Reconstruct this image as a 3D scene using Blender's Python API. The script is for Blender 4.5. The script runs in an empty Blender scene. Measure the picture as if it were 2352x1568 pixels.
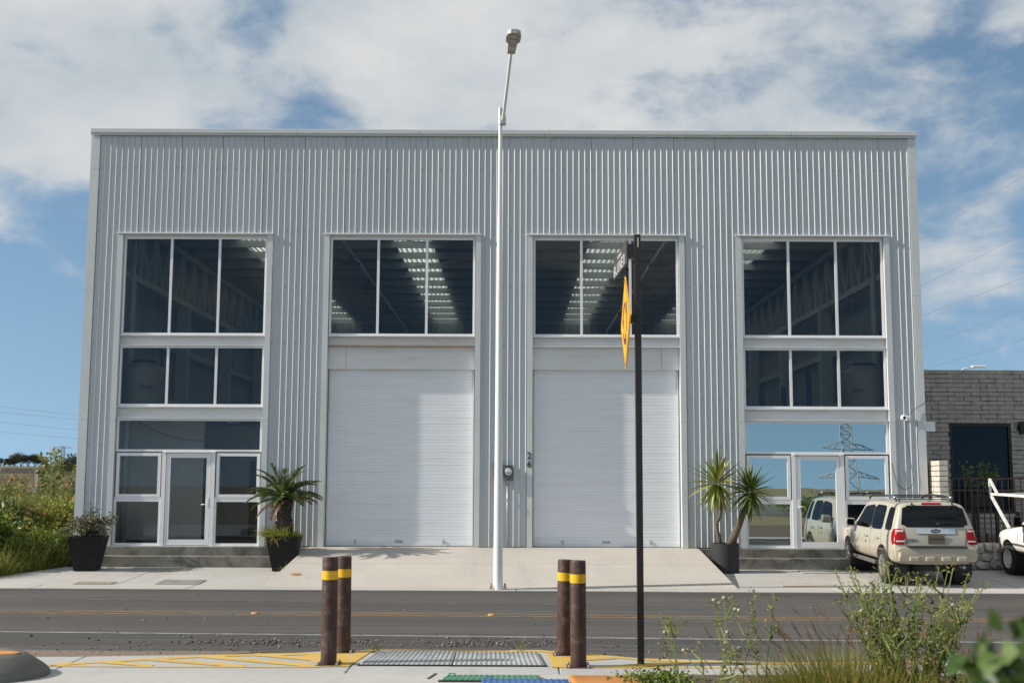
import bpy, bmesh, math, random
import numpy as np
from mathutils import Vector, Matrix
from mathutils.bvhtree import BVHTree
random.seed(7)
RNG = np.random.default_rng(7)
R = math.radians
scene = bpy.context.scene
COL = scene.collection

# ------------------------------------------------------------------ camera, sky, sun, exposure
cam_data = bpy.data.cameras.new("camera")
cam = bpy.data.objects.new("camera", cam_data); COL.objects.link(cam)
cam_data.sensor_width = 36.0
cam_data.lens = 2680.0 / 2352.0 * 36.0
PITCH = math.atan(311 / 2680.0); ROLL = 0.0040
cam.matrix_world = (Matrix.Translation((0, 0, 2.15)) @ Matrix.Rotation(R(90) + PITCH, 4, 'X') @ Matrix.Rotation(-ROLL * -1.0, 4, 'Z'))
cam_data.clip_start = 0.05; cam_data.clip_end = 6000
cam_data.dof.use_dof = True
cam_data.dof.focus_distance = 26.0
cam_data.dof.aperture_fstop = 3.2
scene.camera = cam

SUN_TRAVEL = Vector((1.0, 0.12, -0.58)).normalized()
SUN_ELEV = math.asin(-SUN_TRAVEL.z)
SUN_ROT = math.atan2(-SUN_TRAVEL.x, -SUN_TRAVEL.y)      # clockwise from +Y

world = bpy.data.worlds.new("World"); scene.world = world
world.use_nodes = True
wt = world.node_tree; wt.nodes.clear()
def WN(t, **kw):
    n = wt.nodes.new(t)
    for k, v in kw.items(): setattr(n, k, v)
    return n
def WL(a, b): wt.links.new(a, b)
def wmath(op, a, b=None, c=None, clamp=False):
    n = WN('ShaderNodeMath', operation=op); n.use_clamp = clamp
    for i, v in enumerate((a, b, c)):
        if v is None: continue
        if hasattr(v, 'links'): WL(v, n.inputs[i])
        else: n.inputs[i].default_value = v
    return n.outputs[0]
def wrange(v, a, b, c=0.0, d=1.0):
    n = WN('ShaderNodeMapRange', interpolation_type='SMOOTHSTEP'); n.clamp = True
    WL(v, n.inputs['Value'])
    n.inputs['From Min'].default_value = a; n.inputs['From Max'].default_value = b
    n.inputs['To Min'].default_value = c; n.inputs['To Max'].default_value = d
    return n.outputs['Result']
sky = WN('ShaderNodeTexSky', sky_type='NISHITA'); sky.sun_disc = False
sky.sun_elevation = SUN_ELEV; sky.sun_rotation = SUN_ROT
sky.air_density = 1.0; sky.dust_density = 0.4; sky.ozone_density = 2.4; sky.altitude = 1800
geo = WN('ShaderNodeTexCoord'); sep = WN('ShaderNodeSeparateXYZ'); WL(geo.outputs['Generated'], sep.inputs[0])
comb = WN('ShaderNodeVectorMath', operation='MULTIPLY'); WL(geo.outputs['Generated'], comb.inputs[0]); comb.inputs[1].default_value = (1.0, 1.0, 1.75)
def wnoise(scale, detail, rough, off=(0, 0, 0), dist=0.0):
    a = WN('ShaderNodeVectorMath', operation='ADD'); WL(comb.outputs[0], a.inputs[0]); a.inputs[1].default_value = off
    n = WN('ShaderNodeTexNoise'); n.inputs['Scale'].default_value = scale; n.inputs['Detail'].default_value = detail
    n.inputs['Roughness'].default_value = rough; n.inputs['Distortion'].default_value = dist
    WL(a.outputs[0], n.inputs['Vector']); return n.outputs['Fac']
CLOUD_OFF = (1.9, 7.2, 6.1)
n1 = wnoise(6.5, 9.0, 0.57, CLOUD_OFF, 0.2)
n0 = wnoise(2.6, 2.0, 0.5, (CLOUD_OFF[0] + 5.2, CLOUD_OFF[1] + 1.1, 0))
nsun = wnoise(6.0, 5.0, 0.52, (CLOUD_OFF[0] - 0.035, CLOUD_OFF[1], CLOUD_OFF[2] + .03), 0.15)
n2 = wnoise(3.5, 6.0, 0.6, (CLOUD_OFF[0] + 9.0, 4.0, 0))
dens = wmath('ADD', n1, wmath('MULTIPLY', wmath('SUBTRACT', n0, 0.5), 0.7))
elev_b = wrange(sep.outputs['Z'], 0.06, 0.27, -0.17, 0.10)
dens = wmath('ADD', dens, elev_b)
cover = wrange(dens, 0.42, 0.64)
cover = wmath('MULTIPLY', cover, wrange(sep.outputs['Z'], 0.02, 0.10))
cover = wmath('MULTIPLY', cover, 0.94)
lit = wmath('ADD', wmath('MULTIPLY', wmath('SUBTRACT', n1, nsun), 2.2), wmath('ADD', wmath('MULTIPLY', n2, 1.5), -0.25), clamp=True)
ccol = WN('ShaderNodeMixRGB'); WL(lit, ccol.inputs[0])
ccol.inputs[1].default_value = (3.9, 4.45, 4.85, 1); ccol.inputs[2].default_value = (5.9, 5.95, 5.95, 1)
tint = WN('ShaderNodeMixRGB', blend_type='MULTIPLY'); tint.inputs[0].default_value = 1.0
WL(sky.outputs[0], tint.inputs[1]); tint.inputs[2].default_value = (1.36, 1.33, 1.13, 1)
sv = WN('ShaderNodeVectorMath', operation='MULTIPLY_ADD'); WL(geo.outputs['Generated'], sv.inputs[0]); sv.inputs[1].default_value = (1, 1, 0.76); sv.inputs[2].default_value = (0, 0, 0.17)
sn = WN('ShaderNodeVectorMath', operation='NORMALIZE'); WL(sv.outputs[0], sn.inputs[0]); WL(sn.outputs[0], sky.inputs['Vector'])
mixs = WN('ShaderNodeMixRGB'); WL(cover, mixs.inputs[0]); WL(tint.outputs[0], mixs.inputs[1]); WL(ccol.outputs[0], mixs.inputs[2])
bg = WN('ShaderNodeBackground'); WL(mixs.outputs[0], bg.inputs[0]); bg.inputs[1].default_value = 0.10
wo = WN('ShaderNodeOutputWorld'); WL(bg.outputs[0], wo.inputs[0])

sun_d = bpy.data.lights.new("sun", 'SUN'); sun_d.energy = 4.9; sun_d.angle = R(0.53); sun_d.color = (1.0, 0.93, 0.82)
sun = bpy.data.objects.new("sun", sun_d); COL.objects.link(sun)
sun.rotation_euler = SUN_TRAVEL.to_track_quat('-Z', 'Y').to_euler(); sun.location = (-40, -4, 30)

scene.view_settings.view_transform = 'Standard'
scene.view_settings.look = 'None'
scene.view_settings.exposure = 0.3
scene.view_settings.gamma = 1.0
scene.view_settings.use_curve_mapping = False
scene.cycles.max_bounces = 8; scene.cycles.diffuse_bounces = 4; scene.cycles.glossy_bounces = 3
scene.cycles.transparent_max_bounces = 12; scene.cycles.transmission_bounces = 4
scene.cycles.caustics_reflective = False; scene.cycles.caustics_refractive = False
scene.cycles.sample_clamp_indirect = 6.0
scene.cycles.use_denoising = True

# ------------------------------------------------------------------ materials
def new_mat(name):
    m = bpy.data.materials.new(name); m.use_nodes = True
    nt = m.node_tree; b = nt.nodes['Principled BSDF']
    return m, nt, b
def nz(nt, scale, detail=4, rough=0.55, stretch=None, coord='pos', dist=0.0):
    if coord == 'pos': src = nt.nodes.new('ShaderNodeNewGeometry').outputs['Position']
    else: src = nt.nodes.new('ShaderNodeTexCoord').outputs['Object']
    if stretch:
        mp = nt.nodes.new('ShaderNodeMapping'); mp.inputs['Scale'].default_value = stretch
        nt.links.new(src, mp.inputs['Vector']); src = mp.outputs[0]
    n = nt.nodes.new('ShaderNodeTexNoise'); n.inputs['Scale'].default_value = scale
    n.inputs['Detail'].default_value = detail; n.inputs['Roughness'].default_value = rough; n.inputs['Distortion'].default_value = dist
    nt.links.new(src, n.inputs['Vector']); return n.outputs['Fac']
def ramp(nt, fac, stops):
    r = nt.nodes.new('ShaderNodeValToRGB'); e = r.color_ramp.elements
    while len(e) > 1: e.remove(e[-1])
    for i, (p, c) in enumerate(stops):
        if i == 0: e[0].position = p; e[0].color = (*c, 1)
        else: q = e.new(p); q.color = (*c, 1)
    nt.links.new(fac, r.inputs[0]); return r.outputs['Color']
def mixc(nt, fac, a, b, mode='MIX'):
    n = nt.nodes.new('ShaderNodeMixRGB'); n.blend_type = mode
    for i, v in ((0, fac), (1, a), (2, b)):
        if hasattr(v, 'links'): nt.links.new(v, n.inputs[i])
        elif i == 0: n.inputs[0].default_value = v
        else: n.inputs[i].default_value = (*v, 1)
    return n.outputs[0]
def bump(nt, b, h, strength=0.3, dist=0.01):
    n = nt.nodes.new('ShaderNodeBump'); n.inputs['Strength'].default_value = strength; n.inputs['Distance'].default_value = dist
    nt.links.new(h, n.inputs['Height']); nt.links.new(n.outputs[0], b.inputs['Normal'])
def mul(c, k): return tuple(min(1.0, x * k) for x in c)
def plain(name, c, rough=0.5, metal=0.0, var=0.12, scale=6.0, bmp=0.0, coord='pos', spec=0.5, dirt=None, dirt_amt=0.0, dirt_scale=2.0, stretch=None):
    m, nt, b = new_mat(name)
    f = nz(nt, scale, 5, 0.6, stretch, coord)
    col = ramp(nt, f, [(0.25, mul(c, 1 - var)), (0.75, mul(c, 1 + var))])
    if dirt:
        g = nz(nt, dirt_scale, 6, 0.65, stretch, coord)
        g = ramp(nt, g, [(0.5, (0, 0, 0)), (0.75, (dirt_amt,) * 3)])
        col = mixc(nt, g, col, dirt)
    nt.links.new(col, b.inputs['Base Color'])
    b.inputs['Roughness'].default_value = rough; b.inputs['Metallic'].default_value = metal
    b.inputs['Specular IOR Level'].default_value = spec
    if bmp: bump(nt, b, nz(nt, scale * 4, 4, 0.6, stretch, coord), bmp, 0.01)
    return m
def leafmat(name, stops, rough=0.5, trans=0.25, by_object=False):
    m, nt, b = new_mat(name)
    g = nt.nodes.new('ShaderNodeObjectInfo' if by_object else 'ShaderNodeNewGeometry')
    col = ramp(nt, g.outputs['Random' if by_object else 'Random Per Island'], stops)
    nt.links.new(col, b.inputs['Base Color']); b.inputs['Roughness'].default_value = rough
    b.inputs['Specular IOR Level'].default_value = 0.35
    t = nt.nodes.new('ShaderNodeBsdfTranslucent'); nt.links.new(col, t.inputs[0])
    mx = nt.nodes.new('ShaderNodeMixShader'); mx.inputs[0].default_value = trans
    out = nt.nodes['Material Output']
    nt.links.new(b.outputs[0], mx.inputs[1]); nt.links.new(t.outputs[0], mx.inputs[2]); nt.links.new(mx.outputs[0], out.inputs[0])
    return m
def glassmat(name, tint, refl_lo, refl_hi, refl_col=(1, 1, 1), wob=0.0, rough=0.0, base=None, base_amt=0.0):
    m = bpy.data.materials.new(name); m.use_nodes = True; nt = m.node_tree; nt.nodes.clear()
    out = nt.nodes.new('ShaderNodeOutputMaterial')
    tr = nt.nodes.new('ShaderNodeBsdfTransparent'); tr.inputs[0].default_value = (*tint, 1)
    gl = nt.nodes.new('ShaderNodeBsdfGlossy'); gl.inputs['Roughness'].default_value = rough; gl.inputs[0].default_value = (*refl_col, 1)
    lw = nt.nodes.new('ShaderNodeLayerWeight'); lw.inputs['Blend'].default_value = 0.25
    mr = nt.nodes.new('ShaderNodeMapRange'); mr.inputs['To Min'].default_value = refl_lo; mr.inputs['To Max'].default_value = refl_hi
    nt.links.new(lw.outputs['Fresnel'], mr.inputs['Value'])
    if wob:
        f = nz(nt, 0.9, 2, 0.5)
        bp = nt.nodes.new('ShaderNodeBump'); bp.inputs['Strength'].default_value = wob; bp.inputs['Distance'].default_value = 0.02
        nt.links.new(f, bp.inputs['Height']); nt.links.new(bp.outputs[0], gl.inputs['Normal'])
    mx = nt.nodes.new('ShaderNodeMixShader'); nt.links.new(mr.outputs[0], mx.inputs[0])
    src = tr.outputs[0]
    if base:
        df = nt.nodes.new('ShaderNodeBsdfDiffuse'); df.inputs[0].default_value = (*base, 1)
        m2 = nt.nodes.new('ShaderNodeMixShader'); m2.inputs[0].default_value = base_amt
        nt.links.new(tr.outputs[0], m2.inputs[1]); nt.links.new(df.outputs[0], m2.inputs[2]); src = m2.outputs[0]
    nt.links.new(src, mx.inputs[1]); nt.links.new(gl.outputs[0], mx.inputs[2]); nt.links.new(mx.outputs[0], out.inputs[0])
    return m

M = {}
# corrugated sheet: off-white coated steel, faint streaks
def sheet_mat():
    m, nt, b = new_mat('coated_sheet')
    s = nz(nt, 2.0, 5, 0.6, (3.0, 1.0, 0.25))
    col = ramp(nt, s, [(0.3, (0.475, 0.512, 0.528)), (0.7, (0.525, 0.560, 0.575))])
    d = nz(nt, 1.6, 6, 0.7, (6.0, 1.0, 0.35))
    col = mixc(nt, ramp(nt, d, [(0.55, (0, 0, 0)), (0.8, (0.5,) * 3)]), col, (0.44, 0.44, 0.42))
    oi = nt.nodes.new('ShaderNodeObjectInfo'); col = mixc(nt, 1.0, col, ramp(nt, oi.outputs['Random'], [(0, (0.93, 0.935, 0.94)), (1, (1, 1, 1))]), 'MULTIPLY')
    gp = nt.nodes.new('ShaderNodeNewGeometry'); sp = nt.nodes.new('ShaderNodeSeparateXYZ'); nt.links.new(gp.outputs['Position'], sp.inputs[0])
    mr = nt.nodes.new('ShaderNodeMapRange'); nt.links.new(sp.outputs['Z'], mr.inputs['Value']); mr.inputs['From Min'].default_value = 1.5; mr.inputs['From Max'].default_value = 0.5; mr.inputs['To Max'].default_value = 0.55
    mm = nt.nodes.new('ShaderNodeMath'); mm.operation = 'MULTIPLY'; nt.links.new(mr.outputs[0], mm.inputs[0]); nt.links.new(nz(nt, 3.5, 6, 0.7), mm.inputs[1])
    col = mixc(nt, mm.outputs[0], col, (0.40, 0.35, 0.28))
    nt.links.new(col, b.inputs['Base Color']); b.inputs['Roughness'].default_value = 0.29; b.inputs['Metallic'].default_value = 0.0
    b.inputs['Specular IOR Level'].default_value = 0.85
    return m
M['sheet'] = sheet_mat()
M['trim'] = plain('trim_sheet', (0.60, 0.625, 0.63), 0.35, var=0.05, scale=1.2, dirt=(0.45, 0.43, 0.40), dirt_amt=0.25)
M['white'] = plain('white_paint', (0.80, 0.80, 0.80), 0.38, var=0.04, scale=3, dirt=(0.55, 0.50, 0.45), dirt_amt=0.18)
M['alu'] = plain('white_aluminium', (0.82, 0.82, 0.83), 0.28, var=0.03, scale=4)
M['slat'] = plain('shutter_paint', (0.79, 0.815, 0.85), 0.36, var=0.03, scale=2.0, stretch=(0.4, 1, 6), dirt=(0.62, 0.60, 0.57), dirt_amt=0.35, dirt_scale=1.3)
M['beam'] = plain('beam_paint', (0.72, 0.73, 0.73), 0.45, var=0.05, scale=2, dirt=(0.52, 0.42, 0.30), dirt_amt=0.35, dirt_scale=3, stretch=(0.5, 1, 3))
M['rust'] = plain('rust', (0.38, 0.24, 0.14), 0.85, var=0.4, scale=20)
M['glass_up'] = glassmat('tinted_glass', (0.74, 0.77, 0.78), 0.018, 0.5, (0.75, 0.85, 0.95))
M['glass_low'] = glassmat('office_glass', (0.92, 0.93, 0.94), 0.02, 0.4, (0.9, 0.95, 1.0))
M['glass_mirror'] = glassmat('mirror_glass', (0.06, 0.07, 0.08), 0.66, 0.95, (0.80, 0.90, 0.90), wob=0.05)
M['screw'] = plain('screw_steel', (0.16, 0.17, 0.18), 0.5, 0.6)
M['intwall'] = plain('interior_wall', (0.74, 0.74, 0.71), 0.7, var=0.06)
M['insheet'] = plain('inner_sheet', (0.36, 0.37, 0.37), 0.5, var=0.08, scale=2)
M['steel_in'] = plain('interior_steel', (0.58, 0.60, 0.59), 0.5, var=0.08)
def skylight_mat():
    m, nt, b = new_mat('skylight_sheet')
    t = nt.nodes.new('ShaderNodeBsdfTranslucent'); t.inputs[0].default_value = (0.92, 0.93, 0.86, 1)
    b.inputs['Base Color'].default_value = (0.75, 0.76, 0.70, 1); b.inputs['Roughness'].default_value = 0.5
    mx = nt.nodes.new('ShaderNodeMixShader'); mx.inputs[0].default_value = 0.72
    nt.links.new(b.outputs[0], mx.inputs[1]); nt.links.new(t.outputs[0], mx.inputs[2]); nt.links.new(mx.outputs[0], nt.nodes['Material Output'].inputs[0])
    return m
M['skylight'] = skylight_mat()
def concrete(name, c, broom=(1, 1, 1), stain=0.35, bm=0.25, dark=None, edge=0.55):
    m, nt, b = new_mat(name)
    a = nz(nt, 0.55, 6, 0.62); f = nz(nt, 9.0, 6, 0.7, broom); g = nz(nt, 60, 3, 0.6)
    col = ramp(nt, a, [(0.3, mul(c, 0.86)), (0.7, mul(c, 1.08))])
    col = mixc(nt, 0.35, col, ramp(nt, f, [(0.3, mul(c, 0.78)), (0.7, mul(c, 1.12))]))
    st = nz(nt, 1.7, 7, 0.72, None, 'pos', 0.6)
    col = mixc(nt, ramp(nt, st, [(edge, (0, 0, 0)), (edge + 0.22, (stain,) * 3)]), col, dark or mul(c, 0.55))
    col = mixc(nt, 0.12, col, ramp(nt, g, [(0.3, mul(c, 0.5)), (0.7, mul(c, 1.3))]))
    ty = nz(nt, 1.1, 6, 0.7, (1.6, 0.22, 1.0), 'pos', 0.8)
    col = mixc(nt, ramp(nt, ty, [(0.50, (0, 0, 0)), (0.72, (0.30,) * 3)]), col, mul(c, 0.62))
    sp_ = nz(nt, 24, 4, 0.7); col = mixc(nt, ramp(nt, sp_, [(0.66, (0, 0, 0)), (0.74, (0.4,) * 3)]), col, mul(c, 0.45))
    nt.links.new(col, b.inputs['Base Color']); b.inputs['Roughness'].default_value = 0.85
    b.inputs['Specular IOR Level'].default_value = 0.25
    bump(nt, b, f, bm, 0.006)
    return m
M['ramp'] = concrete('ramp_concrete', (0.50, 0.462, 0.418), (0.15, 3, 1), 0.22)
M['walk'] = concrete('pavement_concrete', (0.46, 0.445, 0.42), (0.25, 2, 1), 0.35)
M['near'] = concrete('near_concrete', (0.43, 0.43, 0.42), (1, 1, 1), 0.2)
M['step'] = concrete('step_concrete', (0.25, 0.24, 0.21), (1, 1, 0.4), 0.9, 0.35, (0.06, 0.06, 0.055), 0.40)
M['block'] = concrete('block_concrete', (0.16, 0.155, 0.135), (1, 1, 1), 0.5, 0.35, (0.10, 0.10, 0.09), 0.5)
def asphalt():
    m, nt, b = new_mat('asphalt')
    big = nz(nt, 0.35, 6, 0.65, (0.12, 1.6, 1)); st = nz(nt, 2.2, 7, 0.7, (0.06, 3.0, 1)); gr = nz(nt, 55, 3, 0.75)
    col = ramp(nt, big, [(0.3, (0.074, 0.070, 0.067)), (0.7, (0.126, 0.120, 0.114))])
    col = mixc(nt, 0.55, col, ramp(nt, st, [(0.28, (0.046, 0.043, 0.041)), (0.52, (0.088, 0.082, 0.077)), (0.66, (0.15, 0.142, 0.135)), (0.80, (0.24, 0.23, 0.22))]))
    col = mixc(nt, ramp(nt, gr, [(0.35, (0.45,) * 3), (0.5, (0, 0, 0)), (0.64, (0, 0, 0)), (0.78, (0.5,) * 3)]), col,
               ramp(nt, gr, [(0.45, (0.022, 0.022, 0.022)), (0.6, (0.20, 0.19, 0.18))]))
    gp = nt.nodes.new('ShaderNodeNewGeometry'); sp = nt.nodes.new('ShaderNodeSeparateXYZ'); nt.links.new(gp.outputs['Position'], sp.inputs[0])
    yy = nt.nodes.new('ShaderNodeMath'); yy.operation = 'MULTIPLY_ADD'; nt.links.new(sp.outputs['X'], yy.inputs[0]); yy.inputs[1].default_value = 0.045; nt.links.new(sp.outputs['Y'], yy.inputs[2])
    yn = nt.nodes.new('ShaderNodeMath'); yn.operation = 'MULTIPLY_ADD'; nt.links.new(nz(nt, 0.9, 6, 0.7, (0.25, 1.2, 1)), yn.inputs[0]); yn.inputs[1].default_value = 1.6; nt.links.new(yy.outputs[0], yn.inputs[2])
    yr = nt.nodes.new('ShaderNodeMapRange'); nt.links.new(yn.outputs[0], yr.inputs['Value']); yr.inputs['From Min'].default_value = 14.0; yr.inputs['From Max'].default_value = 24.0
    band = ramp(nt, yr.outputs[0], [(0.0, (1.9, 1.75, 1.6)), (0.10, (1.35, 1.3, 1.24)), (0.17, (1.0, 1.0, 1.0)), (0.27, (0.82, 0.82, 0.83)), (0.36, (1.08, 1.06, 1.04)), (0.46, (0.88, 0.88, 0.88)), (0.55, (1.12, 1.1, 1.08)), (0.66, (0.9, 0.9, 0.9)), (0.78, (1.15, 1.13, 1.1)), (0.9, (0.78, 0.77, 0.76)), (1.0, (0.72, 0.71, 0.70))])
    col = mixc(nt, 1.0, col, band, 'MULTIPLY')
    cr = nt.nodes.new('ShaderNodeTexVoronoi'); cr.feature = 'DISTANCE_TO_EDGE'; cr.inputs['Scale'].default_value = 0.35; nt.links.new(gp.outputs['Position'], cr.inputs['Vector'])
    nt.links.new(col, b.inputs['Base Color']); b.inputs['Roughness'].default_value = 0.8; b.inputs['Specular IOR Level'].default_value = 0.3
    bump(nt, b, gr, 0.6, 0.012)
    return m
M['asphalt'] = asphalt()
def wornpaint(name, c, under, thr=0.45, sc=14, streak=(0.25, 2, 1)):
    m, nt, b = new_mat(name)
    f = nz(nt, sc, 6, 0.75, streak); a = nz(nt, 1.5, 3, 0.5)
    col = mixc(nt, ramp(nt, f, [(thr, (0, 0, 0)), (thr + 0.12, (1, 1, 1))]), under, ramp(nt, a, [(0.3, mul(c, 0.85)), (0.7, c)]))
    nt.links.new(col, b.inputs['Base Color']); b.inputs['Roughness'].default_value = 0.75
    return m
M['whiteline'] = wornpaint('worn_white_line', (0.36, 0.35, 0.33), (0.12, 0.115, 0.11), 0.44)
M['faintline'] = wornpaint('faint_white_line', (0.28, 0.27, 0.26), (0.085, 0.083, 0.08), 0.5)
M['yellowline'] = wornpaint('worn_yellow_line', (0.44, 0.24, 0.06), (0.10, 0.094, 0.088), 0.43)
M['yellowpaint'] = wornpaint('yellow_ground_paint', (0.62, 0.40, 0.075), (0.42, 0.40, 0.36), 0.34, 8, (1, 1, 1))
M['tealpaint'] = plain('green_cover_paint', (0.07, 0.22, 0.135), 0.5, var=0.1, dirt=(0.2, 0.28, 0.22), dirt_amt=0.3, dirt_scale=8)
M['orangepaint'] = plain('orange_paint', (0.62, 0.25, 0.05), 0.55, var=0.06, dirt=(0.4, 0.25, 0.14), dirt_amt=0.3, dirt_scale=6)
M['bluepaint'] = plain('blue_paint', (0.05, 0.16, 0.42), 0.5, var=0.08)
M['coverplate'] = plain('galvanised_plate', (0.40, 0.42, 0.42), 0.5, 0.25, var=0.12, scale=5, dirt=(0.26, 0.25, 0.22), dirt_amt=0.5, dirt_scale=7)
M['grate'] = plain('grate_steel', (0.46, 0.47, 0.46), 0.55, 0.3, var=0.2, dirt=(0.22, 0.13, 0.06), dirt_amt=0.6, dirt_scale=4)
M['rustgrate'] = plain('rusty_grate', (0.48, 0.43, 0.35), 0.7, 0.2, var=0.3, dirt=(0.2, 0.09, 0.04), dirt_amt=0.7, dirt_scale=6)
M['dark'] = plain('dark_gap', (0.02, 0.02, 0.02), 0.9)
M['joint'] = plain('joint_line', (0.16, 0.15, 0.14), 0.9)
M['bollard'] = plain('brown_bollard_paint', (0.062, 0.034, 0.026), 0.5, spec=0.25, var=0.2, scale=4, dirt=(0.20, 0.15, 0.12), dirt_amt=0.6, dirt_scale=11)
M['yellowband'] = plain('yellow_band', (0.74, 0.42, 0.01), 0.4, var=0.12, scale=9, dirt=(0.35, 0.22, 0.06), dirt_amt=0.45, dirt_scale=14)
M['postblack'] = plain('black_post_paint', (0.018, 0.015, 0.014), 0.4, var=0.2)
M['signbrown'] = plain('brown_sign', (0.060, 0.050, 0.050), 0.45, var=0.06)
M['signyellow'] = plain('yellow_sign', (0.80, 0.40, 0.012), 0.4, var=0.04)
M['symbol'] = plain('symbol_grey', (0.045, 0.045, 0.05), 0.5)
M['signwhite'] = plain('sign_white', (0.78, 0.78, 0.78), 0.45)
M['polewhite'] = plain('white_pole', (0.78, 0.78, 0.77), 0.3, var=0.03, dirt=(0.5, 0.46, 0.4), dirt_amt=0.3, dirt_scale=5, stretch=(1, 1, 0.4))
M['lampgrey'] = plain('lamp_grey', (0.36, 0.345, 0.32), 0.5, var=0.05)
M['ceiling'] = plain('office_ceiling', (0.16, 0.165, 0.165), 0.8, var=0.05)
M['lens'] = plain('lamp_lens', (0.50, 0.42, 0.32), 0.15)
M['pot'] = plain('black_planter', (0.013, 0.0135, 0.014), 0.65, spec=0.2, var=0.2, scale=5, dirt=(0.03, 0.03, 0.03), dirt_amt=0.5, stretch=(1, 1, 0.3))
M['potgrey'] = plain('charcoal_planter', (0.036, 0.038, 0.039), 0.65, spec=0.25, var=0.15, scale=5)
M['soil'] = plain('soil', (0.10, 0.075, 0.05), 0.95, var=0.4, scale=20, bmp=0.5)
M['bark'] = plain('bark', (0.125, 0.095, 0.07), 0.9, var=0.4, scale=25, bmp=0.8, stretch=(1, 1, 0.5))
M['sagobark'] = plain('sago_bark', (0.058, 0.046, 0.036), 0.9, var=0.5, scale=30, bmp=0.8)
M['frond'] = leafmat('sago_frond', [(0, (0.045, 0.075, 0.02)), (0.6, (0.09, 0.135, 0.03)), (0.92, (0.19, 0.22, 0.06)), (0.97, (0.38, 0.25, 0.11))], 0.38, 0.15)
M['yucca1'] = leafmat('yucca_bright', [(0, (0.10, 0.15, 0.022)), (0.5, (0.23, 0.27, 0.045)), (1, (0.46, 0.41, 0.10))], 0.4, 0.2, True)
M['yucca2'] = leafmat('yucca_dark', [(0, (0.05, 0.09, 0.02)), (0.6, (0.11, 0.165, 0.032)), (1, (0.23, 0.28, 0.06))], 0.38, 0.18, True)
M['dryleaf'] = leafmat('half_dry_leaf', [(0, (0.07, 0.085, 0.04)), (0.45, (0.14, 0.155, 0.08)), (0.8, (0.24, 0.21, 0.13)), (1, (0.28, 0.22, 0.16))], 0.6, 0.2)
M['potgrass'] = leafmat('pot_grass', [(0, (0.12, 0.18, 0.025)), (0.5, (0.23, 0.29, 0.04)), (0.85, (0.36, 0.32, 0.08)), (1, (0.42, 0.26, 0.10))], 0.5, 0.3)
M['grassgreen'] = leafmat('green_grass', [(0, (0.11, 0.15, 0.02)), (0.5, (0.22, 0.26, 0.04)), (0.85, (0.32, 0.32, 0.08)), (1, (0.40, 0.33, 0.13))], 0.55, 0.4)
M['grassdark'] = leafmat('dark_grass', [(0, (0.05, 0.075, 0.015)), (0.6, (0.12, 0.14, 0.035)), (1, (0.22, 0.18, 0.07))], 0.6, 0.25)
M['drystalk'] = leafmat('dry_stalks', [(0, (0.14, 0.11, 0.065)), (0.4, (0.26, 0.19, 0.12)), (0.7, (0.30, 0.23, 0.15)), (1, (0.19, 0.20, 0.07))], 0.7, 0.2)
M['bushleaf'] = leafmat('bush_leaf', [(0, (0.06, 0.11, 0.018)), (0.5, (0.14, 0.21, 0.035)), (0.88, (0.25, 0.31, 0.06)), (1, (0.36, 0.29, 0.07))], 0.45, 0.25)
M['sunleaf'] = leafmat('sunflower_leaf', [(0, (0.08, 0.115, 0.03)), (0.5, (0.16, 0.20, 0.05)), (0.85, (0.28, 0.28, 0.09)), (1, (0.32, 0.25, 0.13))], 0.5, 0.3)
M['petal'] = leafmat('orange_petal', [(0, (0.70, 0.20, 0.01)), (0.6, (0.78, 0.32, 0.015)), (1, (0.75, 0.42, 0.03))], 0.5, 0.3)
M['flowerheart'] = plain('flower_heart', (0.18, 0.06, 0.01), 0.8)
M['weedstem'] = leafmat('weed_stem', [(0, (0.14, 0.20, 0.045)), (1, (0.24, 0.28, 0.09))], 0.5, 0.1)
M['weedleaf'] = leafmat('weed_leaf', [(0, (0.035, 0.062, 0.015)), (0.6, (0.075, 0.11, 0.025)), (0.9, (0.15, 0.15, 0.05)), (1, (0.18, 0.10, 0.05))], 0.5, 0.3)
M['weedbud'] = leafmat('weed_bud', [(0, (0.15, 0.19, 0.04)), (0.5, (0.26, 0.28, 0.07)), (0.8, (0.36, 0.32, 0.12)), (1, (0.26, 0.16, 0.10))], 0.6, 0.3)
M['fluff'] = plain('seed_fluff', (0.42, 0.37, 0.32), 0.9)
M['plume'] = leafmat('grass_plume', [(0, (0.20, 0.10, 0.065)), (0.6, (0.32, 0.19, 0.12)), (1, (0.44, 0.31, 0.20))], 0.8, 0.25)
M['pinkplume'] = leafmat('pink_plume', [(0, (0.26, 0.13, 0.12)), (1, (0.42, 0.27, 0.24))], 0.8, 0.3)
M['tawny'] = leafmat('tawny_grass', [(0, (0.11, 0.15, 0.02)), (0.45, (0.22, 0.24, 0.04)), (0.75, (0.36, 0.29, 0.09)), (1, (0.30, 0.16, 0.06))], 0.55, 0.3)
M['bigleaf'] = leafmat('broad_leaf', [(0, (0.05, 0.10, 0.03)), (0.6, (0.09, 0.16, 0.045)), (1, (0.16, 0.22, 0.07))], 0.42, 0.3)
M['treeleaf'] = leafmat('acacia_leaf', [(0, (0.020, 0.030, 0.010)), (0.6, (0.042, 0.055, 0.016)), (1, (0.075, 0.085, 0.026))], 0.6, 0.2)
M['field'] = concrete('field_soil', (0.22, 0.185, 0.105), (1, 1, 1), 0.6, 0.3, (0.11, 0.115, 0.045), 0.45)
M['stone'] = plain('grey_stone', (0.30, 0.285, 0.26), 0.9, var=0.3, scale=14, bmp=0.6)
M['palestone'] = plain('pale_rock', (0.52, 0.49, 0.45), 0.85, var=0.35, scale=9, bmp=1.0, dirt=(0.16, 0.14, 0.12), dirt_amt=0.9, dirt_scale=6)
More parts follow.
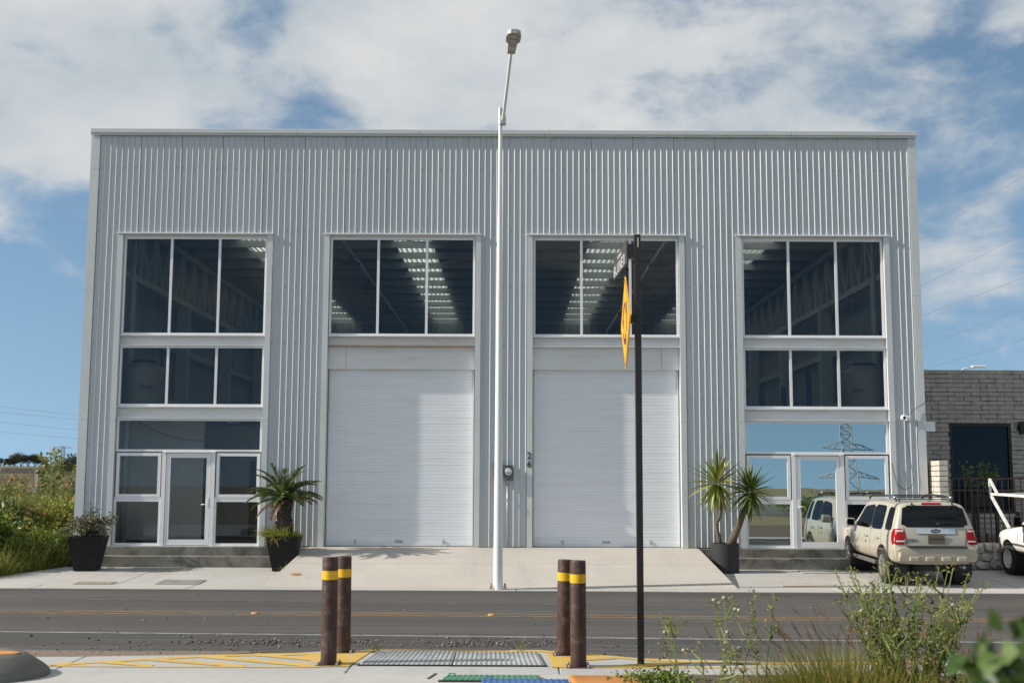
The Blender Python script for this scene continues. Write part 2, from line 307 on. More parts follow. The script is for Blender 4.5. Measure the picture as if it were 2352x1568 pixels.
M['gravel'] = leafmat('gravel_stone', [(0, (0.04, 0.038, 0.036)), (0.6, (0.12, 0.11, 0.10)), (1, (0.32, 0.29, 0.26))], 0.9, 0.0)
M['dirt'] = plain('spilt_dirt', (0.19, 0.145, 0.11), 0.95, var=0.35, scale=25, bmp=0.5)
M['brick'] = plain('adobe_brick', (0.40, 0.37, 0.32), 0.9, var=0.22, scale=5, bmp=0.7, dirt=(0.24, 0.21, 0.18), dirt_amt=0.5, dirt_scale=3)
M['brickpale'] = plain('pale_brick', (0.55, 0.51, 0.45), 0.9, var=0.18, scale=8, bmp=0.7, dirt=(0.40, 0.30, 0.20), dirt_amt=0.5, dirt_scale=5)
M['mortar'] = plain('mortar', (0.17, 0.14, 0.115), 0.95, var=0.15, scale=12)
M['iron'] = plain('dark_iron', (0.045, 0.024, 0.020), 0.6, var=0.2)
M['blackframe'] = plain('black_frame', (0.010, 0.010, 0.011), 0.4)
M['darkglass'] = glassmat('dark_window_glass', (0.03, 0.035, 0.04), 0.03, 0.5, (0.40, 0.5, 0.6), base=(0.01, 0.013, 0.018), base_amt=0.7)
M['meter'] = plain('meter_box_green', (0.105, 0.135, 0.13), 0.5, var=0.08)
M['meterglass'] = plain('meter_dome', (0.62, 0.64, 0.64), 0.12, 0.4)
M['galv'] = plain('galvanised_pipe', (0.46, 0.46, 0.45), 0.4, 0.5, var=0.1, dirt=(0.6, 0.6, 0.58), dirt_amt=0.5, dirt_scale=8)
M['plastic_white'] = plain('white_plastic', (0.78, 0.78, 0.77), 0.35)
M['black'] = plain('black_rubber', (0.014, 0.014, 0.014), 0.6)
M['cable'] = plain('cable_black', (0.03, 0.03, 0.03), 0.6)
M['wire'] = plain('line_wire', (0.33, 0.31, 0.30), 0.6)
M['lattice'] = plain('lattice_steel', (0.36, 0.38, 0.40), 0.6, 0.2)
M['tank'] = plain('water_tank', (0.33, 0.29, 0.24), 0.6, var=0.1, scale=4)
M['rackblue'] = plain('rack_blue', (0.02, 0.05, 0.20), 0.5)
M['darkdoor'] = plain('dark_door', (0.05, 0.052, 0.055), 0.6)
M['yellowwall'] = plain('yellow_wall', (0.48, 0.31, 0.07), 0.8)
M['whitewall'] = plain('white_wall', (0.68, 0.67, 0.64), 0.8)
# vehicles
def carpaint(name, c, dust, amt):
    m, nt, b = new_mat(name)
    tc = nt.nodes.new('ShaderNodeTexCoord'); sp = nt.nodes.new('ShaderNodeSeparateXYZ'); nt.links.new(tc.outputs['Object'], sp.inputs[0])
    mr = nt.nodes.new('ShaderNodeMapRange'); mr.inputs['From Min'].default_value = 0.95; mr.inputs['From Max'].default_value = 0.40
    nt.links.new(sp.outputs['Z'], mr.inputs['Value'])
    f = nz(nt, 3, 6, 0.65, None, 'obj')
    mu = nt.nodes.new('ShaderNodeMath'); mu.operation = 'MULTIPLY'; nt.links.new(mr.outputs[0], mu.inputs[0]); nt.links.new(f, mu.inputs[1])
    m2 = nt.nodes.new('ShaderNodeMath'); m2.operation = 'MULTIPLY'; nt.links.new(mu.outputs[0], m2.inputs[0]); m2.inputs[1].default_value = amt
    col = mixc(nt, m2.outputs[0], c, dust)
    nt.links.new(col, b.inputs['Base Color']); b.inputs['Roughness'].default_value = 0.32
    b.inputs['Coat Weight'].default_value = 0.6; b.inputs['Coat Roughness'].default_value = 0.08
    return m
M['cream'] = carpaint('cream_car_paint', (0.45, 0.42, 0.345), (0.36, 0.28, 0.19), 1.0)
M['truckwhite'] = carpaint('white_car_paint', (0.80, 0.80, 0.78), (0.42, 0.36, 0.28), 0.7)
M['carglass'] = glassmat('car_glass', (0.02, 0.022, 0.025), 0.02, 0.7, (0.6, 0.66, 0.72), base=(0.006, 0.006, 0.007), base_amt=0.92)
M['chrome'] = plain('chrome', (0.72, 0.73, 0.74), 0.12, 1.0, var=0.03)
M['alloy'] = plain('alloy_rim', (0.52, 0.49, 0.45), 0.35, 0.7, var=0.12, scale=8)
M['tyre'] = plain('tyre_rubber', (0.022, 0.021, 0.020), 0.8, var=0.3, scale=12, bmp=0.5)
M['redlens'] = plain('red_lens', (0.30, 0.006, 0.008), 0.15, spec=0.3, var=0.15, scale=12)
M['clearlens'] = plain('clear_lens', (0.66, 0.60, 0.58), 0.12)
M['blacktrim'] = plain('black_trim', (0.025, 0.025, 0.026), 0.55)
M['greytrim'] = plain('grey_trim', (0.11, 0.105, 0.10), 0.6, var=0.2, dirt=(0.26, 0.21, 0.16), dirt_amt=0.6, dirt_scale=5)
M['plate'] = plain('dusty_plate', (0.15, 0.125, 0.08), 0.6, var=0.15, scale=14)
M['plateink'] = plain('plate_ink', (0.065, 0.055, 0.04), 0.7)
M['badgeblue'] = plain('badge_blue', (0.012, 0.025, 0.09), 0.25)
M['signgold'] = plain('sign_gold', (0.55, 0.36, 0.08), 0.4)
M['rackwhite'] = plain('rack_white', (0.72, 0.71, 0.69), 0.5, var=0.05, dirt=(0.27, 0.13, 0.06), dirt_amt=0.75, dirt_scale=5)
M['hazyfield'] = plain('far_field', (0.17, 0.16, 0.075), 0.95, var=0.25, scale=0.05)

# ------------------------------------------------------------------ mesh and object helpers
class MB:
    def __init__(s): s.v = []; s.f = []
    def quad(s, a, b, c, d):
        n = len(s.v); s.v += [tuple(a), tuple(b), tuple(c), tuple(d)]; s.f.append((n, n + 1, n + 2, n + 3)); return s
    def tri(s, a, b, c):
        n = len(s.v); s.v += [tuple(a), tuple(b), tuple(c)]; s.f.append((n, n + 1, n + 2)); return s
    def poly(s, pts):
        n = len(s.v); s.v += [tuple(p) for p in pts]; s.f.append(tuple(range(n, n + len(pts)))); return s
    def hexa(s, p):                       # 8 points: bottom 4 ccw, top 4 ccw
        n = len(s.v); s.v += [tuple(q) for q in p]
        s.f += [(n + 3, n + 2, n + 1, n), (n + 4, n + 5, n + 6, n + 7)] + [(n + i, n + (i + 1) % 4, n + 4 + (i + 1) % 4, n + 4 + i) for i in range(4)]; return s
    def box(s, x0, x1, y0, y1, z0, z1):
        return s.hexa([(x0, y0, z0), (x1, y0, z0), (x1, y1, z0), (x0, y1, z0), (x0, y0, z1), (x1, y0, z1), (x1, y1, z1), (x0, y1, z1)])
    def prism(s, pts, z0, z1):            # ccw outline in x,y
        n = len(s.v); k = len(pts)
        s.v += [(p[0], p[1], z0) for p in pts] + [(p[0], p[1], z1) for p in pts]
        s.f += [tuple(range(n + k - 1, n - 1, -1)), tuple(range(n + k, n + 2 * k))] + [(n + i, n + (i + 1) % k, n + k + (i + 1) % k, n + k + i) for i in range(k)]; return s
    def tube(s, pts, rad, n=8, cap=True):
        pts = [Vector(p) for p in pts]
        if not hasattr(rad, '__len__'): rad = [rad] * len(pts)
        base = len(s.v); ref = None
        for i, p in enumerate(pts):
            d = (pts[min(i + 1, len(pts) - 1)] - pts[max(i - 1, 0)]).normalized()
            if ref is None:
                ref = Vector((1, 0, 0)) if abs(d.x) < 0.8 else Vector((0, 1, 0))
            u = (ref - d * ref.dot(d)).normalized(); ref = u; w = d.cross(u)
            for k in range(n):
                a = 2 * math.pi * k / n
                s.v.append(tuple(p + (u * math.cos(a) + w * math.sin(a)) * rad[i]))
        for i in range(len(pts) - 1):
            for k in range(n):
                a = base + i * n + k; b = base + i * n + (k + 1) % n
                s.f.append((a, b, b + n, a + n))
        if cap:
            s.f.append(tuple(range(base + n - 1, base - 1, -1))); e = base + (len(pts) - 1) * n
            s.f.append(tuple(range(e, e + n)))
        return s
    def bar(s, a, b, w, h=None):          # square bar between two points
        a = Vector(a); b = Vector(b); h = h or w
        d = (b - a).normalized(); r = Vector((0, 0, 1)) if abs(d.z) < 0.9 else Vector((0, 1, 0))
        u = d.cross(r).normalized() * w / 2; t = u.cross(d).normalized() * h / 2
        return s.hexa([a - u - t, a + u - t, a + u + t, a - u + t, b - u - t, b + u - t, b + u + t, b - u + t])
    def lathe(s, prof, n=24, axis='Z', center=(0, 0, 0), cap=False):     # prof: (radius, height)
        base = len(s.v); c = center
        for r, h in prof:
            for k in range(n):
                a = 2 * math.pi * k / n; p = (r * math.cos(a), r * math.sin(a))
                if axis == 'Z': q = (p[0] + c[0], p[1] + c[1], h + c[2])
                elif axis == 'X': q = (h + c[0], p[0] + c[1], p[1] + c[2])
                else: q = (p[0] + c[0], h + c[1], p[1] + c[2])
                s.v.append(q)
        for i in range(len(prof) - 1):
            for k in range(n):
                a = base + i * n + k; b = base + i * n + (k + 1) % n
                s.f.append((a, b, b + n, a + n))
        if cap:
            s.f.append(tuple(range(base + n - 1, base - 1, -1))); e = base + (len(prof) - 1) * n; s.f.append(tuple(range(e, e + n)))
        return s
    def mesh(s, name):
        m = bpy.data.meshes.new(name); m.from_pydata(s.v, [], s.f); m.update(); return m
    def build(s, name, mat, parent=None, loc=(0, 0, 0), smooth=False, bevel=0.0, fix=True):
        m = s.mesh(name)
        if fix:
            bm = bmesh.new(); bm.from_mesh(m); bmesh.ops.recalc_face_normals(bm, faces=bm.faces); bm.to_mesh(m); bm.free()
        return put(name, m, mat, parent, loc, smooth, bevel)
def put(name, m, mat, parent=None, loc=(0, 0, 0), smooth=False, bevel=0.0):
    o = bpy.data.objects.new(name, m); COL.objects.link(o)
    if mat is not None and not m.materials: m.materials.append(mat)
    if smooth:
        m.polygons.foreach_set('use_smooth', [True] * len(m.polygons))
    if smooth == 'auto':
        bm = bmesh.new(); bm.from_mesh(m)
        bmesh.ops.remove_doubles(bm, verts=bm.verts, dist=1e-5)
        for e in bm.edges:
            e.smooth = e.is_manifold and e.calc_face_angle(0) < R(38)
        bm.to_mesh(m); bm.free()
    if bevel:
        b = o.modifiers.new('bevel', 'BEVEL'); b.width = bevel; b.segments = 2; b.limit_method = 'ANGLE'
    o.location = loc
    if parent: o.parent = parent
    return o
def tag(o, label=None, cat=None, group=None, kind=None):
    if label: o['label'] = label
    if cat: o['category'] = cat
    if group: o['group'] = group
    if kind: o['kind'] = kind
    return o
def thing(name, label, cat, loc=(0, 0, 0), rz=0.0, group=None):
    o = bpy.data.objects.new(name, None); COL.objects.link(o); o.empty_display_size = 0.2
    o.location = loc; o.rotation_euler = (0, 0, rz)
    return tag(o, label, cat, group)
def copy_tree(o, loc=None, rz=None, label=None, parent=None):
    c = o.copy(); COL.objects.link(c)
    if parent: c.parent = parent
    if loc is not None: c.location = loc
    if rz is not None: c.rotation_euler = (0, 0, rz)
    if label: c['label'] = label
    for ch in list(o.children): copy_tree(ch, parent=c)
    return c
def clone(o, loc, parent=None, rot=None):
    c = o.copy(); COL.objects.link(c); c.location = loc
    if parent: c.parent = parent
    if rot is not None: c.rotation_euler = rot
    return c
def text_mesh(txt, size, depth=0.004, spacing=1.0):
    cu = bpy.data.curves.new('t', 'FONT'); cu.body = txt; cu.size = size; cu.extrude = depth / 2; cu.align_x = 'CENTER'; cu.align_y = 'CENTER'
    cu.space_character = spacing; cu.resolution_u = 3
    o = bpy.data.objects.new('t', cu); COL.objects.link(o)
    dg = bpy.context.evaluated_depsgraph_get(); dg.update()
    m = bpy.data.meshes.new_from_object(o.evaluated_get(dg))
    bpy.data.objects.remove(o); bpy.data.curves.remove(cu)
    m.materials.clear()
    return m
def xform(m, mat4): m.transform(mat4); m.update(); return m
FACE_CAM = Matrix.Rotation(R(90), 4, 'X')          # text lying in xy -> stands facing -Y

# leaves and blades in bulk: arrays -> one mesh
def np_mesh(name, V, F):
    m = bpy.data.meshes.new(name)
    V = np.asarray(V, np.float32); F = np.asarray(F, np.int32)
    m.vertices.add(len(V)); m.vertices.foreach_set('co', V.ravel())
    k = F.shape[1]
    m.loops.add(F.size); m.loops.foreach_set('vertex_index', F.ravel())
    m.polygons.add(len(F)); m.polygons.foreach_set('loop_start', np.arange(0, F.size, k, dtype=np.int32))
    m.update(calc_edges=True); m.validate(); return m
def unit(a): return a / np.maximum(np.linalg.norm(a, axis=1, keepdims=True), 1e-6)
def leaves(P, D, L, W, fold=0.25):
    """kite-shaped folded leaves. P base points, D directions, L lengths, W widths -> V,F"""
    n = len(P); D = unit(D); rv = unit(RNG.normal(size=(n, 3)) + np.array([0, 0, 0.6])); S = unit(np.cross(D, rv)); N = np.cross(S, D)
    L = np.asarray(L).reshape(-1, 1) * np.ones((n, 1)); W = np.asarray(W).reshape(-1, 1) * np.ones((n, 1))
    a = P; b = P + D * L * 0.42 + S * W * 0.5 + N * W * fold; c = P + D * L - N * L * 0.12; d = P + D * L * 0.42 - S * W * 0.5 + N * W * fold; e = P + D * L * 0.5
    V = np.stack([a, b, c, d], 1).reshape(-1, 3)
    i = np.arange(n)[:, None] * 4
    F = np.concatenate([i + np.array([[0, 1, 2]]), i + np.array([[0, 2, 3]])], 0)
    return V, F
def blades(P, D, L, W, bend=0.5, seg=3, grav=(0, 0, -1)):
    n = len(P); D = unit(D); L = np.asarray(L).reshape(-1, 1) * np.ones((n, 1)); W = np.asarray(W).reshape(-1, 1) * np.ones((n, 1))
    side = unit(np.cross(D, RNG.normal(size=(n, 3)))); g = np.asarray(grav, float)[None]
    bend = np.asarray(bend).reshape(-1, 1) * np.ones((n, 1))
    pts = []; p = P.copy(); d = D.copy()
    rows = [(p.copy(), W * 0.5)]
    for k in range(seg):
        p = p + d * L / seg; d = unit(d + g * bend / seg)
        rows.append((p.copy(), W * 0.5 * (1 - ((k + 1) / seg) ** 1.5)))
    V = []
    for q, w in rows[:-1]: V += [q - side * w, q + side * w]
    V.append(rows[-1][0])
    k = len(V); V = np.stack(V, 1).reshape(-1, 3); i = np.arange(n)[:, None] * k
    F = []
    for r in range(seg - 1):
        a = 2 * r
        F += [i + np.array([[a, a + 1, a + 3]]), i + np.array([[a, a + 3, a + 2]])]
    F.append(i + np.array([[k - 3, k - 2, k - 1]]))
    return V, np.concatenate(F, 0)
def join(*VF):
    V = []; F = []; n = 0
    for v, f in VF:
        V.append(v); F.append(f + n); n += len(v)
    return np.concatenate(V), np.concatenate(F)
def rows_on(x0, x1, y0, y1, n): return np.stack([RNG.uniform(x0, x1, n), RNG.uniform(y0, y1, n)], 1)
def stem_mesh(paths, r0, r1, n=4):
    mb = MB()
    for p in paths: mb.tube(p, list(np.linspace(r0, r1, len(p))), n, cap=False)
    return mb

# ------------------------------------------------------------------ ground, road, pavements
def sst(t): t = np.clip(t, 0, 1); return t * t * (3 - 2 * t)
def terrain(x, y):
    x = np.asarray(x, float); y = np.asarray(y, float)
    left = sst((-9.95 - x) / 1.6) * sst((y - 23.2) / 1.8)
    z = -0.08 + left * (0.22 + 0.85 * sst((y - 25.5) / 5.0) + 0.55 * sst((y - 34) / 26))
    z = z + 2.65 * sst((y - 150) / 130)
    z = z - 12.0 * sst((-45 - y) / 200)
    z = z + left * 0.10 * np.sin(x * 0.9 + 1.3) * np.cos(y * 0.7)
    return z
def tz(x, y): return float(terrain(x, y))
def pave_z(y): return 0.01 + 0.11 * min(1.0, max(0.0, (y - 23.4) / 3.0))
xs = np.concatenate([np.linspace(-1500, -60, 24), np.linspace(-50, -22, 12), np.linspace(-20, -8, 30), np.linspace(-6, 40, 12), np.linspace(60, 1500, 22)])
ys = np.concatenate([np.linspace(-1500, -260, 12), np.linspace(-240, -40, 16), np.linspace(-30, 20, 8), np.linspace(22, 44, 45), np.linspace(46, 100, 20), np.linspace(110, 320, 20), np.linspace(360, 3000, 20)])
X, Y = np.meshgrid(xs, ys); Zt = terrain(X, Y)
n, m_ = X.shape
idx = np.arange(n * m_).reshape(n, m_)
gm = np_mesh('ground', np.stack([X, Y, Zt], -1).reshape(-1, 3), np.stack([idx[:-1, :-1], idx[:-1, 1:], idx[1:, 1:], idx[1:, :-1]], -1).reshape(-1, 4))
g = put('ground', gm, M['field'], smooth=True); g['kind'] = 'structure'

def ribbon(pts, w, z):                     # a flat strip along a polyline
    mb = MB()
    for (x0, y0), (x1, y1) in zip(pts[:-1], pts[1:]):
        mb.quad((x0, y0 - w / 2, z), (x1, y1 - w / 2, z), (x1, y1 + w / 2, z), (x0, y0 + w / 2, z))
    return mb
def sheet(name, mat, z, outline, parent=None):
    mb = MB(); mb.poly([(x, y, z) for x, y in outline]); return mb.build(name, mat, parent, fix=False)
road = MB().quad((-90, 12.5, 0), (90, 12.5, 0), (90, 22.4, 0), (-90, 22.85, 0)).build('road', M['asphalt'], fix=False); road['kind'] = 'structure'
def lane(name, pts, w, mat, label): tag(ribbon(pts, w, 0.004).build(name, mat, road, fix=False), label)
lane('lane_line', [(-40, 17.9), (-14, 16.95), (-7.06, 16.48), (0.02, 16.16), (6.49, 15.80), (16, 15.3), (50, 13.8)], 0.115, M['whiteline'], 'white line along the near lane')
lane('lane_line', [(-7.4, 20.72), (-2.5, 20.5), (3, 20.0), (9, 19.75), (18, 19.4)], 0.09, M['faintline'], 'worn faint white line in the far lane')
for off, lab in ((0.14, 'farther line of the yellow centre pair'), (-0.13, 'nearer line of the yellow centre pair')):
    lane('centre_line', [(-40, 19.9 + off), (-16, 19.2 + off), (-8.1, 18.84 + off), (0.02, 18.62 + off), (7.76, 18.2 + off), (16, 17.8 + off), (50, 16 + off)], 0.072, M['yellowline'], lab)
# low ochre road studs on the yellow line
for i, (x, y, lab) in enumerate([(-4.02, 18.72, 'ochre road stud on the centre line, left of the bollards'), (-0.30, 18.62, 'ochre road stud on the centre line, in front of the white pole')]):
    mb = MB(); mb.lathe([(0.065, 0.0), (0.062, 0.012), (0.042, 0.024), (0.0, 0.027)], 12)
    t = thing('road_stud', lab, 'road stud', (x, y, 0.004), 0, 'road studs on the centre line')
    mb.build('stud_body', M['orangepaint'], t, smooth=True)
    MB().box(-0.022, 0.022, -0.0605, -0.04, 0.010, 0.020).build('reflector', M['clearlens'], t)

# far side: gutter strip, pavement slabs, ramp
gut = MB()
gx = [-60, -12.6, -9.2, -6.2, -3.1, 0.1, 3.2, 6.3, 9.4, 12.6, 60]
gutter = MB().quad((-90, 22.3, -0.03), (90, 22.0, -0.03), (90, 23.42, -0.03), (-90, 23.42, -0.03)).build('gutter_strip', M['joint'], fix=False); gutter['kind'] = 'structure'
for a, b in zip(gx[:-1], gx[1:]):
    ya, yb = 22.52 - 0.0125 * (a + 1), 22.52 - 0.0125 * (b + 1)
    ya += RNG.uniform(-.03, .03)
    MB().hexa([(a + .006, ya, -0.03), (b - .006, yb, -0.03), (b - .02, 23.395, -0.03), (a + .02, 23.395, -0.03), (a + .006, ya, 0.012), (b - .006, yb, 0.012), (b - .02, 23.395, 0.016), (a + .02, 23.395, 0.016)]).build('kerb_slab', M['walk'], gutter)
pav = MB().quad((-16, 23.4, -0.04), (60, 23.4, -0.04), (60, 26.5, 0.06), (-16, 26.5, 0.06)).build('pavement', M['joint'], fix=False); pav['kind'] = 'structure'
def slab(x0, x1, y0, y1, x0b=None):
    gp = 0.011; x0b = x0 if x0b is None else x0b
    MB().hexa([(x0 + gp, y0 + gp, pave_z(y0) - .08), (x1 - gp, y0 + gp, pave_z(y0) - .08), (x1 - gp, y1 - gp, pave_z(y1) - .08), (x0b + gp, y1 - gp, pave_z(y1) - .08),
               (x0 + gp, y0 + gp, pave_z(y0)), (x1 - gp, y0 + gp, pave_z(y0)), (x1 - gp, y1 - gp, pave_z(y1)), (x0b + gp, y1 - gp, pave_z(y1))]).build('paving_slab', M['walk'], pav)
slab(-11.3, -7.8, 23.4, 25.2, -10.45); slab(-7.8, -4.5, 23.4, 25.2); slab(-10.45, -7.8, 25.2, 26.5, -9.95); slab(-7.8, -4.5, 25.2, 26.5)
for a, b in ((4.2, 7.3), (7.3, 10.05), (10.05, 13), (13, 17), (17, 40)):
    slab(a, b, 23.4, 25.2); slab(a, b, 25.2, 26.5)
# concrete vehicle ramp up to the two shutters
ramp_t = thing('concrete_ramp', 'wide pale concrete ramp rising from the road to the two roller shutters', 'ramp', (0, 22.95, 0))
def ramp_piece(name, y0, y1, z0, z1, xl0, xr0, xl1, xr1, mat='ramp'):
    o = MB().hexa([(xl0, y0 - 22.95, -0.05), (xr0, y0 - 22.95, -0.05), (xr1, y1 - 22.95, -0.05), (xl1, y1 - 22.95, -0.05), (xl0, y0 - 22.95, z0), (xr0, y0 - 22.95, z0), (xr1, y1 - 22.95, z1), (xl1, y1 - 22.95, z1)])
    return o.build(name, M[mat], ramp_t, bevel=0.008)
def rz(y): return 0.022 + (0.555 - 0.022) * (y - 22.95) / (26.45 - 22.95)
def xl(y): return -4.80 + 0.20 * (y - 22.95) / 3.5
def xr(y): return 4.40 - 0.18 * (y - 22.95) / 3.5
for y0, y1 in ((22.95, 24.99), (25.01, 26.44)):
    ramp_piece('ramp_slab', y0, y1, rz(y0), rz(y1), xl(y0), xr(y0), xl(y1), xr(y1))
ramp_piece('landing', 26.46, 27.09, 0.556, 0.560, -4.60, 4.22, -4.60, 4.22)
tag(MB().lathe([(0.11, 0), (0.11, 0.012), (0.0, 0.016)], 14).build('drain_cover', M['rust'], None, (-4.36, 23.98, rz(23.98))), 'small rusty oval cover at the lower left of the ramp', 'drain cover')
bpy.data.objects['drain_cover'].rotation_euler = (math.atan(0.152), 0, 0)

# entrance steps left and right of the ramp
for x0, x1, lab in ((-9.22, -4.62, 'two stained grey concrete steps under the dark left entrance'), (4.24, 9.3, 'two stained grey concrete steps under the mirrored right entrance, beside the parked car')):
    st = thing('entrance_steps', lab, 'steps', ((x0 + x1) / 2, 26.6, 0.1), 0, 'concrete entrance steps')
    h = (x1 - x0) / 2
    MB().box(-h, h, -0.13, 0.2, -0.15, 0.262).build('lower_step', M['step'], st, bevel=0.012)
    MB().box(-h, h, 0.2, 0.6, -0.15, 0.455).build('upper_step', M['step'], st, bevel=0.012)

# service covers set in the far pavement
def grate(lab, x0, x1, y0, y1, mat):
    cx_, cy_ = (x0 + x1) / 2, (y0 + y1) / 2; w, d = (x1 - x0) / 2, (y1 - y0) / 2
    t = thing('pavement_grate', lab, 'grate', (cx_, cy_, pave_z(cy_) + 0.004), 0, 'metal grates in the far pavement')
    t.rotation_euler = (math.atan(0.0367) if cy_ > 23.5 else 0.01, 0, 0)
    MB().quad((-w, -d, 0), (w, -d, 0), (w, d, 0), (-w, d, 0)).build('pit', M['grate'], t, fix=False)
    fr = MB()
    for a in (-w, w - .03): fr.box(a, a + .03, -d, d, .001, .012)
    for a in (-d, d - .03): fr.box(-w + .03, w - .03, a, a + .03, .001, .012)
    fr.build('frame', mat, t)
    nb = int((x1 - x0) / 0.042)
    for i in range(1, nb):
        x = -w + .03 + (2 * w - .06) * i / nb
        if i == 1: proto = MB().box(-.011, .011, -d + .03, d - .03, .001, .011).build('bar', mat, t, (x, 0, 0))
        else: clone(proto, (x, 0, 0), t)
grate('rust-edged metal grate in front of the left entrance steps', -8.35, -7.05, 25.75, 26.25, M['rustgrate'])
grate('pale metal grate in the left pavement, nearest the ramp', -7.05, -6.2, 23.5, 24.15, M['grate'])
grate('rusty brown metal grate at the pavement edge, far left', -8.66, -7.9, 23.46, 23.8, M['rustgrate'])
grate('rusty-edged metal grate in the right pavement near the road edge', 5.4, 6.45, 23.46, 23.95, M['rustgrate'])
grate('pale metal grate in front of the right steps, beside the car wheel', 6.35, 7.5, 25.75, 26.2, M['grate'])

# near side: pale concrete kerb strip with yellow hatching
edge = [(-60, 13.2), (-8, 13.5), (-5.07, 13.62), (-3.39, 13.83), (-2.7, 13.91), (-2.2, 14.12), (-1.67, 14.24), (-0.9, 14.27), (0.35, 14.27), (0.85, 14.06), (1.48, 13.68), (3.06, 13.44), (4.83, 13.59), (8, 13.5), (60, 13.2)]
nk = thing('near_pavement', None, None); nk['kind'] = 'structure'
jx = [-60, -4.85, -1.74, 0.52, 1.62, 5.2, 60]
def edge_y(x): return float(np.interp(x, [p[0] for p in edge], [p[1] for p in edge]))
for a, b in zip(jx[:-1], jx[1:]):
    front = [(x, y) for x, y in edge if a + .01 < x < b - .01]
    sk = 0.12 if a > -60 else 0; sk2 = 0.12 if b < 60 else 0
    top = [(a + .007 - sk * 0, edge_y(a))] + front + [(b - .007, edge_y(b))]
    mb = MB(); mb.prism([(a + .007, 12.585), (b - .007, 12.585)] + [(x, y) for x, y in reversed(top)], -0.05, 0.10)
    mb.build('kerb_slab', M['near'], nk, bevel=0.01)
MB().quad((-60, 11.0, 0.085), (60, 11.0, 0.085), (60, 13.3, 0.085), (-60, 13.3, 0.085)).build('joint_bed', M['joint'], nk, fix=False)
MB().box(-60, 1.2, 4.0, 12.575, -0.05, 0.098).build('walkway_slab', M['walk'], nk)
soil = MB(); 
soil.quad((1.2, 2.0, 0.10), (40, 2.0, 0.10), (40, 12.575, 0.10), (1.2, 12.575, 0.10))
o = soil.build('verge', M['soil'], fix=False); o['kind'] = 'structure'
def paint(pts, w): return ribbon(pts, w, 0.1045)

def mark(mb, label): return tag(mb.build('yellow_marking', M['yellowpaint'], nk, fix=False), label)
mark(paint([(-5.01, 13.01), (-4.53, 13.24), (-4.07, 13.44), (-3.5, 13.67), (-2.94, 13.81), (-2.19, 13.90), (-1.66, 14.15), (-0.89, 14.18), (0.34, 14.18), (0.84, 13.94), (1.46, 13.56), (2.08, 13.42), (3.03, 13.30), (4.8, 13.40)], 0.15), 'yellow outline along the road edge')
mark(paint([(-4.99, 12.96), (-4.11, 12.92), (-2.04, 12.96)], 0.08), 'yellow line left of the covers')
mark(paint([(0.44, 12.99), (1.41, 13.0), (2.97, 13.02)], 0.05), 'yellow line right of the covers')
for pts, w in (([(-4.53, 13.24), (-3.89, 12.98)], 0.15), ([(-4.07, 13.44), (-2.89, 12.97)], 0.17), ([(-3.5, 13.65), (-2.08, 13.0)], 0.19), ([(-2.95, 13.82), (-2.12, 13.42)], 0.19)):
    mb = MB(); (x0, y0), (x1, y1) = pts
    mb.quad((x0, y0 - w / 2, .1055), (x1, y1 - w / 2, .1055), (x1, y1 + w / 2, .1055), (x0, y0 + w / 2, .1055)); mark(mb, 'slanting yellow hatch stripe')
mb = MB(); mb.poly([(x, y, .1065) for x, y in [(-2.42, 13.73), (-2.04, 12.96), (-1.76, 12.97), (-1.66, 13.9), (-1.62, 14.10), (-2.19, 13.87)]]); mark(mb, 'solid yellow patch left of the covers')
mb = MB(); mb.poly([(x, y, .1065) for x, y in [(0.42, 14.0), (0.46, 12.99), (0.84, 13.0), (0.77, 13.45), (1.22, 13.6), (0.84, 13.85)]]); mark(mb, 'solid yellow patch right of the covers')
mb = MB(); mb.poly([(x, y, .1075) for x, y in [(1.59, 13.38), (0.98, 13.01), (1.41, 13.02), (2.07, 13.33)]]); mark(mb, 'slanting yellow hatch stripe by the sign post')

# corrugated covers
def wave_plate(x0, x1, y0, y1, z, n, amp, th=0.02, sk0=0.0, sk1=0.0):
    mb = MB(); k = n * 4; top = []; bot = []
    for i in range(k + 1):
        t = i / k; zz = z + amp * math.sin(2 * math.pi * n * t)
        for yy, sk in ((y0, 0), (y1, 1)):
            x = x0 + (x1 - x0) * t + (sk0 * (1 - t) + sk1 * t) * sk
            top.append((x, yy, zz)); bot.append((x, yy, z - th))
    nv = len(mb.v); mb.v += top + bot; o = len(top)
    for i in range(k):
        a = nv + 2 * i
        mb.f.append((a, a + 2, a + 3, a + 1)); mb.f.append((a, a + o, a + 2 + o, a + 2)); mb.f.append((a + 1, a + 3, a + 3 + o, a + 1 + o))
    mb.f.append((nv, nv + 1, nv + 1 + o, nv + o)); e = nv + 2 * k; mb.f.append((e, e + o, e + 1 + o, e + 1))
    return mb
def cover(name, lab, x0, x1, y0, y1, n, amp, mat, sk0=0, sk1=0, group=None, h=0.022, handles=()):
    t = thing(name, lab, 'cover', ((x0 + x1) / 2, (y0 + y1) / 2, 0.1), 0, group); cx_, cy_ = t.location.x, t.location.y
    pl = wave_plate(x0 - cx_, x1 - cx_, y0 - cy_, y1 - cy_, h, n, amp, 0.018, sk0, sk1)
    pl.build('plate', mat, t, smooth=True)
    MB().box(x0 - cx_ - .03, x1 - cx_ + .03, y0 - cy_ - .03, y0 - cy_, 0.0005, 0.015).build('frame', M['dark'], t)
    for hx, hy in handles:
        MB().tube([(hx - .035, hy, h), (hx - .03, hy, h + .03), (hx + .03, hy, h + .03), (hx + .035, hy, h)], 0.006, 6).build('handle', mat, t)
    return t
cover('trench_cover', 'left of the two grey corrugated trench covers between the bollards', -1.64, -0.645, 13.07, 14.03, 18, 0.007, M['coverplate'], 0.08, 0.0, 'corrugated trench covers', handles=((-.28, .2), (.22, -.05), (.3, .3)))
